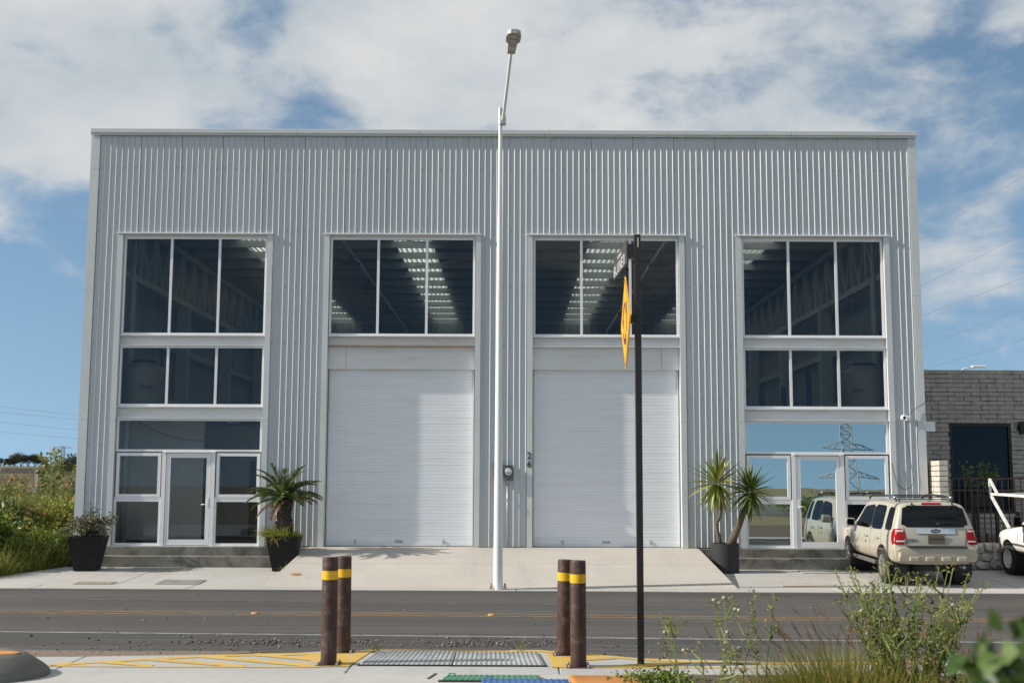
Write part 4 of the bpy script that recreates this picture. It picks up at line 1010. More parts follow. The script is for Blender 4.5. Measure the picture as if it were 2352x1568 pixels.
# roller shutters
SY = FY + .245
for i in (1, 2):
    x0, x1 = OPEN[i]
    zt = 4.64
    hb = MB().box(x0 + .004, x1 - .004, FY + .142, FY + .33, zt - .01, 5.148)
    hd = W(hb, 'header_box', 'beam')
    W(MB().box(x0 + .004, x1 - .004, FY + .112, FY + .141, 5.12, 5.147), 'header_lip', 'beam', hd)
    jx_ = x0 + .42 if i == 1 else x1 - .42
    W(MB().box(jx_ - .003, jx_ + .003, FY + .1395, FY + .1415, zt, 5.118), 'sheet_joint', 'step', hd)
    sh = W(MB().box(x0 + .03, x1 - .03, SY + .022, SY + .03, .60, zt + .05), 'roller_shutter', 'slat')
    P = .0736; n_ = int((zt + .06 - .64) / P) + 1
    pr = [(0, .0045), (.003, .0008), (.02, 0), (.0535, 0), (.0695, .0008), (.0730, .0045)]
    mb = MB()
    for (za, da), (zb, db) in zip(pr[:-1], pr[1:]): mb.quad((x0 + .03, SY + da, za), (x1 - .03, SY + da, za), (x1 - .03, SY + db, zb), (x0 + .03, SY + db, zb))
    first = W(mb, 'slat', 'slat', sh, fix=False)
    base = Vector((0, 0, OZ))
    first.location = (0, 0, .64)
    for k in range(1, n_): 
        c = clone(first, (RNG.uniform(-.002, .002), RNG.uniform(-.0008, .0008), .64 + k * P), sh, (RNG.uniform(-.0012, .0012), 0, 0))
    W(MB().box(x0 + .03, x1 - .03, SY - .012, SY + .02, .572, .638), 'bottom_bar', 'slat', sh)
    for px_ in (x0 + .70, x1 - .70):
        W(MB().box(px_ - .018, px_ + .018, SY - .02, SY - .001, .645, .71), 'latch', 'galv', sh)
        W(MB().box(px_ - .008, px_ + .008, SY - .03, SY - .0205, .60, .70), 'latch_bolt', 'galv', sh)
    W(MB().box((x0 + x1) / 2 - .10, (x0 + x1) / 2 + .08, SY - .008, SY - .001, .645, .70), 'maker_plate', 'coverplate', sh)
    for px_ in (x0 + .02, x1 - .05): W(MB().box(px_, px_ + .03, SY - .03, SY + .06, .572, zt - .012), 'guide_rail', 'trim')
# house number
for ch, z in (('2', 2.63), ('6', 2.44)):
    tm = text_mesh(ch, .22, .02); put('house_number', xform(tm, Matrix.Translation((.405 - OX, -.026, z - OZ)) @ FACE_CAM), M['blackframe'], wh)
# offices behind the two glazed entrances, with tanks standing on their roofs
for side in (0, 1):
    x0, x1 = OPEN[0 if side == 0 else 3]
    xa, xb = (XL + .3, -5.2) if side == 0 else (4.85, XR - .3)
    W(MB().box(xa, xb, FY + .3, 32.0, 3.50, 3.60), 'office_ceiling', 'ceiling')
    W(MB().box(xa, xb, 31.9, 32.0, .56, 3.498), 'office_wall', 'intwall')
    W(MB().box(xb - .1, xb, FY + .3, 31.898, .56, 3.498) if side == 0 else MB().box(xa, xa + .1, FY + .3, 31.898, .56, 3.498), 'office_wall', 'intwall')
    W(MB().box(xa, xa + .1, FY + .3, 31.898, .56, 3.498) if side == 0 else MB().box(xb - .1, xb, FY + .3, 31.898, .56, 3.498), 'office_wall', 'intwall')
W(MB().box(-9.6, -7.72, 29.4, 29.5, .56, 3.498), 'office_wall', 'intwall')
W(MB().box(-7.10, -6.05, 31.84, 31.898, .56, 2.55), 'inner_door', 'darkdoor')
W(MB().tube([(-6.25, 31.83, 1.5), (-6.25, 31.78, 1.5), (-6.4, 31.78, 1.5)], .012, 6), 'inner_door_handle', 'galv')
W(MB().lathe([(.16, 0), (.16, -.02), (0, -.025)], 18, center=(-7.05, 29.6, 3.498)), 'ceiling_light', 'alu')
W(MB().tube([(-8.75 + 3.0 * t, FY + .32, 3.42 - .46 * 4 * t * (1 - t)) for t in np.linspace(0, 1, 15)], .012, 6), 'hanging_cable', 'cable')
def tank(x, y, word, wx, lab):
    t = thing('water_tank', lab, 'water tank', (x, y, 3.60))
    MB().lathe([(.0, 0), (.55, 0), (.56, .05), (.56, 1.0), (.54, 1.06), (.50, 1.10), (.28, 1.22), (.26, 1.24), (0, 1.26)], 28).build('tank_body', M['tank'], t, smooth='auto')
    MB().lathe([(.27, 1.235), (.27, 1.29), (0, 1.30)], 20).build('lid', M['blacktrim'], t, smooth='auto')
    tm = text_mesh(word, .17, .004); put('lettering', xform(tm, Matrix.Translation((wx, -.565, .62)) @ FACE_CAM), M['blacktrim'], t)
    MB().tube([(.42, 0, 1.0), (.42, 0, 2.1)], .028, 8).build('vent_pipe', M['blacktrim'], t)
tank(-8.85, 27.95, 'Roto', .28, 'beige wrapped water tank behind the left middle window')
tank(8.48, 28.0, 'plas.', -.30, 'beige wrapped water tank behind the right middle window')
# blue rack uprights on the right mezzanine
for i, (x, y, h) in enumerate([(7.55, 29.6, 1.25), (6.65, 31.0, .85), (6.05, 33.6, 1.6), (5.45, 33.8, 1.1), (7.0, 30.0, .9)]):
    mb = MB().box(-.06, .06, -.05, .05, 0, h)
    if y > 32: mb = MB().box(-.06, .06, -.05, .05, -3.045, h)
    tag(mb.build('rack_upright', M['rackblue'], None, (x, y, 3.601)), ['tall blue rack upright beside the right water tank', 'short blue rack upright at the middle pane of the right middle window', 'tallest blue rack upright, left of the middle mullion', 'blue rack upright nearest the left mullion of the right middle window', 'short thin blue rack upright behind the middle pane'][i], 'rack post', 'blue rack uprights inside the right window')

# ------------------------------------------------------------------ things fixed to or beside the facade
def meter(x, z, lab, s=1.0):
    t = thing('electricity_meter', lab, 'electricity meter', (x, FY - .002, z), 0, 'electricity meters on the facade')
    MB().box(-.10, .10, -.10, 0, -.165, .165).build('meter_box', M['meter'], t, bevel=.006)
    MB().box(-.115, .115, -.115, -.0, .165, .178).build('box_lid', M['meter'], t)
    MB().lathe([(.085, 0), (.085, -.02), (.078, -.022), (.075, -.09), (.06, -.11), (0, -.113)], 22, axis='Y', center=(0, -.10, .03)).build('meter_dome', M['meterglass'], t, smooth='auto')
    MB().box(-.045, .045, -.2150, -.2135, .03, .07).build('dial', M['signwhite'], t)
    MB().box(-.03, .03, -.2145, -.2132, -.005, .012).build('register', M['blackframe'], t)
    return t
meter(-.31, 2.28, 'grey-green electricity meter box half hidden behind the white lamp pole')
mr_ = meter(-.07, 2.24, 'grey-green electricity meter box with round glass dome, right of the white pole')
MB().tube([(-.02, -.045, -.17), (-.02, -.045, -1.66)], .019, 10).build('conduit_pipe', M['galv'], mr_, smooth=True)
MB().lathe([(.026, -.17), (.026, -.24)], 12, center=(-.02, -.045, 0), cap=True).build('coupling', M['galv'], mr_)
MB().lathe([(.026, -.56), (.026, -.66)], 12, center=(-.02, -.045, 0), cap=True).build('coupling', M['galv'], mr_)

sc_ = thing('security_camera', 'small white round security camera with junction box on the right end of the facade', 'camera', (8.98, FY - .02, 3.53))
MB().lathe([(.0, -.10), (.035, -.095), (.06, -.06), (.068, -.02), (.06, .02), (.03, .045), (0, .05)], 18, axis='Y', center=(-.02, -.16, 0)).build('camera_body', M['plastic_white'], sc_, smooth=True)
MB().lathe([(.034, -.262), (.0, -.264)], 14, axis='Y', center=(-.03, 0, 0)).build('lens', M['black'], sc_)
MB().tube([(.02, -.14, 0), (.12, -.04, 0)], .02, 8).build('arm', M['plastic_white'], sc_)
MB().box(.09, .19, -.06, .02, -.055, .055).build('junction_box', M['plastic_white'], sc_, bevel=.006)
tag(MB().tube([(8.98 + .1, FY - .05, 3.50), (9.06, FY - .03, 3.2), (9.14, FY - .03, 2.6), (9.2, FY - .03, 2.1), (9.13, FY - .03, 1.95), (8.98, FY - .03, 1.9), (8.83, FY - .03, 2.0), (8.75, FY - .03, 2.3), (8.72, FY - .03, 2.5)], .006, 6).build('loose_cable', M['cable']), 'thin dark cable hanging in a loop below the security camera', 'cable')
tag(MB().tube([(9.12, FY - .05, 3.58), (9.25, FY - .04, 3.72), (9.45, FY - .04, 3.84), (9.6, FY - .03, 3.95), (9.62, FY + .4, 4.3)], .006, 6).build('camera_cable', M['cable']), 'thin dark cable running from the camera up to the corner of the building', 'cable')
tag(MB().box(9.545, 9.86, FY + .3, FY + .34, 3.24, 3.47).build('wall_box', M['plastic_white'], bevel=.004), 'flat white box projecting past the right corner of the facade', 'box')

# ------------------------------------------------------------------ brick neighbour on the right
BY = 30.0
nb = thing('brick_house', 'neighbouring house of long grey-brown bricks with a big black-framed window', 'house', (12.0, BY, 0.1))
def N(mb, name, mat, parent=None, **kw):
    mb.v = [(x - 12.0, y - BY, z - .1) for x, y, z in mb.v]
    return mb.build(name, M[mat], parent or nb, **kw)
WX0, WX1, WZ0, WZ1 = 11.22, 12.80, 1.32, 3.56
N(MB().box(9.6, WX0, BY + .012, BY + .25, .1, 4.86).box(WX1, 22, BY + .012, BY + .25, .1, 4.86).box(WX0, WX1, BY + .012, BY + .25, .1, WZ0).box(WX0, WX1, BY + .012, BY + .25, WZ1, 4.86), 'wall', 'mortar', fix=False)
CH = .1145; BL = .425
protos = []
for k in range(5):
    bm = bmesh.new(); bmesh.ops.create_cube(bm, size=1.0)
    for v in bm.verts:
        v.co.x *= BL - .012; v.co.y *= .06; v.co.z *= CH - .013
        v.co += Vector((random.uniform(-.006, .006), random.uniform(-.008, .004), random.uniform(-.005, .005)))
    m = bpy.data.meshes.new('brick'); bm.to_mesh(m); bm.free(); m.materials.append(M['brick']); protos.append(m)
nbk = 0; rest = MB()
for r in range(41):
    z = 4.94 - CH * (r + .5)
    if z < .2: break
    off = (r % 2) * .2 + RNG.uniform(-.02, .02)
    x = 9.5 + off
    while x < 15.5:
        a, b = x, x + BL; x = b
        segs = [(a, b)]
        if WZ0 - .02 < z < WZ1 + .02:
            segs = [(a, min(b, WX0))] if a < WX0 else ([(max(a, WX1), b)] if b > WX1 else [])
        for (p, q) in segs:
            if q - p < .05: continue
            if p < 13.6 and q > 10.4 and nbk < 300:
                m = random.choice(protos); o = bpy.data.objects.new('brick', m); COL.objects.link(o); o.parent = nb
                o.location = ((p + q) / 2 - 12.0, -.004 + RNG.uniform(-.005, .004), z - .1); o.scale = ((q - p) / BL, 1, 1); nbk += 1
            else: rest.box(p + .006, q - .006, BY - .03, BY + .02, z - CH / 2 + .006, z + CH / 2 - .006)
rs = N(rest, 'brick_rest', 'brick'); rs['kind'] = 'stuff'; rs.name = 'brick_courses'
wf = MB()
for a, b, c, d in ((WX0, WX1, WZ1 - .07, WZ1), (WX0, WX1, WZ0, WZ0 + .07), (WX0, WX0 + .07, WZ0 + .07, WZ1 - .07), (WX1 - .07, WX1, WZ0 + .07, WZ1 - .07)): wf.box(a, b, BY - .02, BY + .08, c, d)
f = N(wf, 'window', 'blackframe'); N(MB().box(WX0 + .07, WX1 - .07, BY + .03, BY + .04, WZ0 + .07, WZ1 - .07), 'pane', 'darkglass', f)
wl = thing('wall_lamp', 'small black up-and-down wall lamp right of the black-framed window', 'wall lamp', (13.05, BY - .03, 3.45))
MB().box(-.06, .06, -.12, -.03, -.16, .16).build('lamp_body', M['blackframe'], wl, bevel=.006); MB().box(-.10, -.06, -.06, .01, -.07, .07).build('wall_mount', M['blackframe'], wl)

# short brick wing wall against the warehouse corner
gw = thing('wing_wall', 'short wall of pale sunlit bricks between the warehouse corner and the iron fence', 'wall', (9.72, 28.2, .1))
CHP = .118
MB().box(-.075, .075, -1.77, 1.75, 0, 2.42).build('wall_core', M['mortar'], gw)
for r in range(20):
    z = 2.46 - CHP * (r + .5)
    if z < .05: break
    jt = RNG.uniform(-.008, .008)
    MB().box(-.10 + jt, .10 + jt, -1.81, -1.60 - (r % 2) * .1, z - CHP / 2 + .008, z + CHP / 2 - .008).build('brick', M['brickpale'], gw, bevel=.006)
    y = -1.59 - (r % 2) * .1
    while y < 1.6:
        ye = y + .30; j2 = RNG.uniform(-.006, .006)
        MB().box(-.10 + j2, .095 + j2, y, ye - .01, z - CHP / 2 + .008, z + CHP / 2 - .008).build('brick', M['brickpale'], gw); y = ye

# low rubble wall with the iron fence on top
rw = thing('rubble_wall', 'low wall of rough pale rocks under the iron fence', 'wall', (12.5, 26.75, .12))
MB().box(-2.6, 9, -.06, .22, -.05, .585).build('wall_core', M['palestone'], rw)
def rock(w, h, d):
    bm = bmesh.new(); bmesh.ops.create_icosphere(bm, subdivisions=2, radius=1)
    for v in bm.verts:
        q = v.co.copy(); k = 1 + .22 * math.sin(q.x * 5 + w * 90) * math.cos(q.z * 6 + h * 50) + random.uniform(-.12, .12)
        v.co = Vector((max(-.9, min(.9, q.x * k * 1.15)) * w / 2, q.y * k * d, max(-.9, min(.9, q.z * k * 1.15)) * h / 2))
    m = bpy.data.meshes.new('rock'); bm.to_mesh(m); bm.free(); return m
for row, (zc, hh) in enumerate(((.10, .22), (.29, .22), (.49, .23))):
    x = -2.6 + RNG.uniform(0, .1)
    while x < 3.2:
        w_ = RNG.uniform(.17, .34)
        put('rock', rock(w_ * 1.08, hh * RNG.uniform(.95, 1.15), .10), M['palestone'], rw, (x + w_ / 2, -.06, zc + RNG.uniform(-.02, .02))); x += w_
fe = thing('iron_fence', 'dark brown iron bar fence on the rubble wall in front of the brick house', 'fence', (12.5, 26.80, .71))
MB().box(-2.62, -2.56, -.03, .03, 0, 1.78).build('end_post', M['iron'], fe)
for z in (.10, 1.18, 1.45): MB().box(-2.56, 6, -.016, .016, z - .015, z + .015).build('rail', M['iron'], fe)
for i in range(60):
    if i == 0: p0 = MB().box(-.011, .011, -.010, .010, 0.05, 1.46).build('bar', M['iron'], fe, (-2.45, -.001, 0))
    else: clone(p0, (-2.45 + .142 * i, -.001, 0), fe)
# window box with a climbing plant behind the fence
wb = thing('window_box', 'long dark planter trough behind the iron fence', 'planter', (11.42, 28.4, 1.50))
MB().box(-.38, .38, -.12, .12, -.02, .24).build('trough', M['blackframe'], wb, bevel=.01)
MB().box(-.36, .36, -.10, .10, .24, .25).build('soil', M['soil'], wb)
for s in (-.28, .28): MB().box(s - .03, s + .03, -.05, .05, -1.4, -.02).build('support', M['blackframe'], wb)
cp_ = thing('climbing_plant', 'thin leafy plant growing in the dark trough behind the fence', 'plant', (11.42, 28.4, 1.75))
paths = []; LP = []; LD = []
for k in range(9):
    x = RNG.uniform(-.33, .33); p = [Vector((x, RNG.uniform(-.05, .05), 0))]
    for s in range(5): p.append(p[-1] + Vector((RNG.uniform(-.09, .09), RNG.uniform(-.04, .04), RNG.uniform(.08, .2))))
    paths.append(p)
    for s in p[2:]:
        for _ in range(7): LP.append(s + Vector(RNG.normal(0, .045, 3))); LD.append(RNG.normal(0, 1, 3) + np.array([0, 0, -.2]))
stem_mesh(paths, .006, .003).build('stem', M['weedstem'], cp_)
V, F = leaves(np.array([tuple(p) for p in LP]), np.array(LD), RNG.uniform(.05, .09, len(LP)), RNG.uniform(.035, .06, len(LP)))
put('foliage', np_mesh('foliage', V, F), M['bushleaf'], cp_)
be = thing('patio_bench', 'slatted bench standing behind the iron fence below the dark window', 'bench', (12.05, 28.9, .1))
for k in range(4): MB().box(-.55, .55, -.25 + k * .13, -.16 + k * .13, .74, .77).build('seat_slat', M['brickpale'], be)
for k in range(3): MB().box(-.55, .55, .30, .33, .86 + k * .13, .93 + k * .13).build('back_slat', M['brickpale'], be)
for x in (-.5, .5):
    for y in (-.2, .28): MB().box(x - .03, x + .03, y - .03, y + .03, 0, .74 if y < 0 else 1.25).build('leg', M['iron'], be)

# far street lamp above the brick house
fl = thing('street_lamp', 'distant white street lamp head showing above the brick wall', 'street lamp', (26.6, 70, 0.1))
MB().lathe([(.09, 0), (.05, 8.3)], 12).build('pole', M['polewhite'], fl, smooth=True)
MB().tube([(0, 0, 8.2), (.6, 0, 8.62), (1.15, 0, 8.72)], .035, 8).build('arm', M['polewhite'], fl, smooth=True)
MB().box(1.1, 1.95, -.16, .16, 8.70, 8.82).build('lamp_head', M['signwhite'], fl, bevel=.04)

# overhead cables
def wire(a, b, sag, r, lab, grp, n=12):
    a = Vector(a); b = Vector(b)
    pts = [a.lerp(b, t) - Vector((0, 0, sag * 4 * t * (1 - t))) for t in np.linspace(0, 1, n)]
    return tag(MB().tube(pts, r, 5).build('power_cable', M['wire']), lab, 'cable', grp)
names = ['lowest', 'second lowest', 'third lowest', 'fourth lowest', 'topmost']
for i, ((x0, z0), (x1, z1)) in enumerate([((31.84, 10.65), (39.78, 13.06)), ((31.91, 12.52), (39.89, 15.42)), ((32.0, 14.91), (40.0, 17.89)), ((32.09, 17.31), (40.17, 21.39)), ((33.27, 21.71), (40.39, 26.05))]):
    dx, dz = x1 - x0, z1 - z0
    wire((x0 - dx * .8, 90, z0 - dz * .8), (x1 + dx * .5, 90, z1 + dz * .5), .15, .012, names[i] + ' of the thin overhead cables rising in the sky right of the warehouse', 'overhead cables right of the warehouse')
for i, ((x0, z0), (x1, z1)) in enumerate([((-65.6, 7.43), (-55.8, 6.64)), ((-65.67, 8.66), (-55.85, 7.75)), ((-65.74, 9.94), (-55.91, 9.09)), ((-65.78, 10.67), (-55.65, 9.59))]):
    dx, dz = x1 - x0, z1 - z0
    wire((x0 - dx * 2, 150, z0 - dz * 2 + .3), (x1 + dx * 2.5, 150, z1 + dz * 2.5 + .3), .1, .017, ['lowest', 'second lowest', 'second highest', 'topmost'][i] + ' of the faint overhead cables in the sky left of the warehouse', 'overhead cables left of the warehouse')

# lattice towers
def tower(name, lab, loc, h, wb_, arms, rz=0.0, r=.09, wt=None):
    t = thing(name, lab, 'pylon', loc, rz)
    wt = wt or wb_ * .22; waist = h * .62
    def hw(z): return (wb_ / 2 + (wt / 2 - wb_ / 2) * min(1, z / waist)) if z < waist else wt / 2
    legs = MB()
    for sx in (-1, 1):
        for sy in (-1, 1):
            legs.tube([(sx * hw(z), sy * hw(z), z) for z in (0, waist, h)], r, 4)
    legs.build('leg', M['lattice'], t)
    br = MB(); z = 0.0
    while z < h - .3:
        dz = max(1.1, hw(z) * 1.5); z2 = min(h, z + dz); a, b = hw(z), hw(z2)
        for s in (-1, 1):
            br.tube([(-a, s * a, z), (b, s * b, z2)], r * .5, 3).tube([(a, s * a, z), (-b, s * b, z2)], r * .5, 3)
            br.tube([(s * a, -a, z), (s * b, b, z2)], r * .5, 3).tube([(s * a, a, z), (s * b, -b, z2)], r * .5, 3)
            br.tube([(-b, s * b, z2), (b, s * b, z2)], r * .5, 3)
        z = z2
    br.build('bracing', M['lattice'], t)
    for za, la in arms:
        mb = MB(); w_ = hw(za)
        for s in (-1, 1):
            for sy in (-1, 1):
                tip = (s * (w_ + la), 0, za); mb.tube([(s * w_, sy * w_, za), tip], r * .7, 4).tube([(s * w_, sy * w_, za + la * .32), tip], r * .7, 4)
                for q in (.3, .6): mb.tube([(s * (w_ + la * q), sy * w_ * (1 - q), za), (s * (w_ + la * (q - .2)), sy * w_ * (1.2 - q), za + la * .32 * (1.2 - q))], r * .5, 3)
        mb.build('cross_arm', M['lattice'], t)
        ins = MB()
        for s in (-1, 1): ins.tube([(s * (w_ + la), 0, za), (s * (w_ + la), 0, za - 1.6)], .09, 6)
        ins.build('insulator', M['meterglass'], t)
    return t
tower('lattice_pylon', 'distant lattice pylon on the horizon left of the warehouse', (-268, 700, 4.0), 15.2, 3.2, [(14.3, 4.6), (10.2, 4.4), (6.3, 5.0)], .15, .11, 1.7)
tower('lattice_pylon', 'tall lattice pylon behind the viewer, mirrored in the glass of the right entrance', (86, -246, -12.2), 36, 8.5, [(14.4, 5.2), (21.8, 5.2), (29, 5.2)], .25, .16, 2.6)
# what else the mirrored panes show: a low white wall, a yellow building
mw = thing('yellow_building', 'yellow building with a white parapet across the street, behind the viewer', 'building', (56, -200, -9.4))
MB().box(-14, 14, -6, 6, -.5, 3.6).build('wall', M['yellowwall'], mw); MB().box(-14.3, 14.3, -6.3, 6.3, 3.6, 4.6).build('parapet', M['whitewall'], mw)
wp = MB().box(-.9, .9, 5.98, 6.06, 1.0, 2.4).build('window', M['darkdoor'], mw, (-10, 0, 0))
for k in range(1, 8): clone(wp, (-10 + 2.9 * k, 0, 0), mw)
tag(MB().box(2, 60, -16.2, -15.9, -.1, 1.1).build('boundary_wall', M['whitewall']), 'low white boundary wall behind the viewer, mirrored in the lower panes', 'wall')

# ------------------------------------------------------------------ vehicles
def loft(stations):
    """each station: list of (x, y, z) for the left half, bottom centre to top centre"""
    mb = MB(); rings = []
    for st in stations:
        ring = [(-x, y, z) for x, y, z in st] + [(x, y, z) for x, y, z in reversed(st[1:-1])]
        rings.append(ring)
    k = len(rings[0])
    for r_ in rings: mb.v += r_
    for i in range(len(rings) - 1):
        for q in range(k): mb.f.append((i * k + q, i * k + (q + 1) % k, (i + 1) * k + (q + 1) % k, (i + 1) * k + q))
    h = len(stations[0]) - 1
    for e in (0, (len(rings) - 1) * k):
        for q in range(h):
            a, b = e + q, e + q + 1; c, d = e + (k - q - 1) % k, e + (k - q) % k
            if q == 0: mb.f.append((a, b, c))
            elif q == h - 1: mb.f.append((a, b, d))
            else: mb.f.append((a, b, c, d))
    return mb
def body_mesh(stations, arches, name, levels=2, crease_rear=True):
    m = loft(stations).mesh(name)
    bm = bmesh.new(); bm.from_mesh(m); bmesh.ops.recalc_face_normals(bm, faces=bm.faces); bm.to_mesh(m); bm.free()
    o = bpy.data.objects.new(name, m); COL.objects.link(o)
    s = o.modifiers.new('s', 'SUBSURF'); s.levels = levels; s.render_levels = levels
    cut = []
    for (x0, x1, y, z, r) in arches:
        c = MB().lathe([(r, x0), (r, x1)], 32, axis='X', center=(0, y, z), cap=True).build('cutter', None); cut.append(c)
        b = o.modifiers.new('b', 'BOOLEAN'); b.object = c; b.operation = 'DIFFERENCE'; b.solver = 'EXACT'
    dg = bpy.context.evaluated_depsgraph_get(); dg.update()
    m2 = bpy.data.meshes.new_from_object(o.evaluated_get(dg)); m2.name = name
    s2 = o.modifiers; 
    for c in cut: bpy.data.objects.remove(c)
    for md in list(o.modifiers):
        if md.type == 'BOOLEAN': o.modifiers.remove(md)
    dg.update(); mfull = bpy.data.meshes.new_from_object(o.evaluated_get(dg))
    bpy.data.objects.remove(o)
    m2.materials.clear(); mfull.materials.clear()
    bm = bmesh.new(); bm.from_mesh(mfull); bvh = BVHTree.FromBMesh(bm); bm.free()
    return m2, bvh
def decal(bvh, corners, axis, sgn, off=.006, th=.012, nu=8, nv=6, rnd=0.12):
    """a pane that hugs the body: corners (4 pts in the plane across `axis`), projected along axis"""
    c = [Vector(p) for p in corners]; cen = (c[0] + c[1] + c[2] + c[3]) / 4
    if abs(cen.x) > 1.3: cen = cen + Vector((.25 if cen.x < 0 else -.25, 0))
    mb = MB(); G = []; H = []
    for j in range(nv + 1):
        v = j / nv; row = []; row2 = []
        for i in range(nu + 1):
            u = i / nu
            # pull the four corners in a little so that the outline is rounded
            uu = u; vv = v
            if rnd and (i in (0, nu)) and (j in (0, nv)):
                uu = u + (rnd / nu * 3 if i == 0 else -rnd / nu * 3); vv = v + (rnd / nv * 3 if j == 0 else -rnd / nv * 3)
            p = c[0].lerp(c[1], uu).lerp(c[3].lerp(c[2], uu), vv)
            if axis == 'x': o = Vector((sgn * 3, p.x, p.y)); d = Vector((-sgn, 0, 0))
            elif axis == 'y': o = Vector((p.x, sgn * 6, p.y)); d = Vector((0, -sgn, 0))
            else: o = Vector((p.x, p.y, 4)); d = Vector((0, 0, -1))
            h = bvh.ray_cast(o, d)
            k_ = 0
            while h[0] is None and k_ < 14:
                p = p.lerp(cen, .12); k_ += 1
                o = Vector((sgn * 3, p.x, p.y)) if axis == 'x' else Vector((p.x, sgn * 6, p.y)) if axis == 'y' else Vector((p.x, p.y, 4))
                h = bvh.ray_cast(o, d)
            q = h[0] if h[0] is not None else o + d * 2
            row.append(q - d * off); row2.append(q - d * (off - th))
        G.append(row); H.append(row2)
    base = len(mb.v)
    for r_ in G + H: mb.v += [tuple(p) for p in r_]
    w = nu + 1; n = w * (nv + 1)
    for j in range(nv):
        for i in range(nu):
            a = j * w + i; mb.f.append((a, a + 1, a + w + 1, a + w)); mb.f.append((n + a, n + a + w, n + a + w + 1, n + a + 1))
    rim = [i for i in range(w)] + [j * w + nu for j in range(1, nv + 1)] + [nv * w + i for i in range(nu - 1, -1, -1)] + [j * w for j in range(nv - 1, 0, -1)]
    for a, b in zip(rim, rim[1:] + rim[:1]): mb.f.append((a, b, n + b, n + a))
    return mb
def wheel(parent, x, y, r, w, rim_r, spokes, side, rim_mat='alloy', holes=0):
    ty = MB(); s = side
    pr = [(rim_r, -.5 * w), (rim_r + .02, -.52 * w), (r - .05, -.5 * w), (r - .012, -.40 * w), (r, -.30 * w), (r, .30 * w), (r - .012, .40 * w), (r - .05, .5 * w), (rim_r + .02, .52 * w), (rim_r, .5 * w), (rim_r, -.5 * w)]
    ty.lathe(pr, 36, axis='X')
    wo_ = ty.build('wheel', M['tyre'], parent, (x, y, r), smooth='auto')
    tr = MB()
    for k in range(30):
        a = 2 * math.pi * k / 30
        for q, da in ((-.42 * w, 0), (.02 * w, .1)):
            c_, s_ = math.cos(a + da), math.sin(a + da); d_ = .06
            c2, s2 = math.cos(a + da + d_ * 2), math.sin(a + da + d_ * 2)
            tr.hexa([(q, (r - .004) * c_, (r - .004) * s_), (q + .4 * w, (r - .004) * c_, (r - .004) * s_), (q + .4 * w, (r - .004) * c2, (r - .004) * s2), (q, (r - .004) * c2, (r - .004) * s2),
                     (q, (r + .008) * c_, (r + .008) * s_), (q + .4 * w, (r + .008) * c_, (r + .008) * s_), (q + .4 * w, (r + .008) * c2, (r + .008) * s2), (q, (r + .008) * c2, (r + .008) * s2)])
    tr.build('tread', M['tyre'], wo_, fix=False)
    ri = MB(); f = s * w * .40
    ri.lathe([(rim_r, s * w * .5), (rim_r - .02, s * w * .46), (rim_r - .03, s * w * .30), (rim_r - .03, -s * w * .3)], 30, axis='X')
    if spokes:
        for k in range(spokes):
            a = 2 * math.pi * k / spokes
            for off in (-.16, .16):
                u = Vector((0, math.cos(a + off * .35), math.sin(a + off * .35))); u2 = Vector((0, math.cos(a + off), math.sin(a + off)))
                ri.bar(Vector((f * .9, 0, 0)) + u * .05, Vector((f * .98, 0, 0)) + u2 * (rim_r - .025), .035, .03)
        ri.lathe([(.075, f * .8), (.075, f * 1.02), (.03, f * 1.1), (0, f * 1.1)], 16, axis='X')
    else:
        ri.lathe([(rim_r - .03, f * .92), (rim_r - .07, f * 1.02), (rim_r * .55, f * .90), (.06, f * .55), (.05, f * .95), (0, f * .97)], 30, axis='X')
    ro = ri.build('rim', M[rim_mat], wo_, smooth='auto')
    bk = MB(); bk.lathe([(rim_r - .03, s * w * .12), (0, s * w * .12)], 24, axis='X'); bk.build('brake_disc', M['blacktrim'], wo_)
    if holes:
        hb = MB()
        for k in range(holes):
            a = 2 * math.pi * k / holes; hb.lathe([(.017, f * .93 + s * .004), (0, f * .93 + s * .005)], 8, axis='X', center=(0, (rim_r - .055) * math.cos(a), (rim_r - .055) * math.sin(a)))
        hb.build('vent_hole', M['black'], wo_)
    return wo_

# --- cream SUV parked nose-in, seen from behind
SUV = thing('suv', 'cream SUV with roof rails and red tail lamps parked nose-in before the mirrored entrance', 'car', (8.50, 25.42, 0.0), R(-0.6))
SUV.rotation_euler = (R(1.15), 0, R(-0.6)); SUV.location = (8.42, 25.36, 0.075); SUV.scale = (.955, .955, .955)
def sec(y, W_, zb, zbelt, zr, Wr, sh=None, hood=False):
    sh = sh or (lambda z: 0.0)
    if hood: raw = [(0, zb), (W_ * .62, zb), (W_ * .90, zb + .03), (W_ * .985, zb + .16), (W_, .70), (W_ * .985, zbelt), (W_ * .95, zbelt + .05), (W_ * .80, zr), (W_ * .5, zr + .015), (0, zr + .03)]
    else: raw = [(0, zb), (W_ * .62, zb), (W_ * .92, zb + .02), (W_ * .99, zb + .15), (W_, .76), (W_ * .985, zbelt), (Wr * 1.0, zr - .13), (Wr * .93, zr - .035), (Wr * .62, zr), (0, zr + .012)]
    return [(x, y + sh(z), z) for x, z in raw]
def rear(z): return float(np.interp(z, [.4, .55, .80, 1.06, 1.60, 1.70, 1.75], [.10, .02, .03, .05, .20, .30, .34]))
def rear2(z): return float(np.interp(z, [.4, .55, .80, 1.06, 1.60, 1.70, 1.75], [.05, .02, .03, .04, .10, .12, .13]))
HW = .905
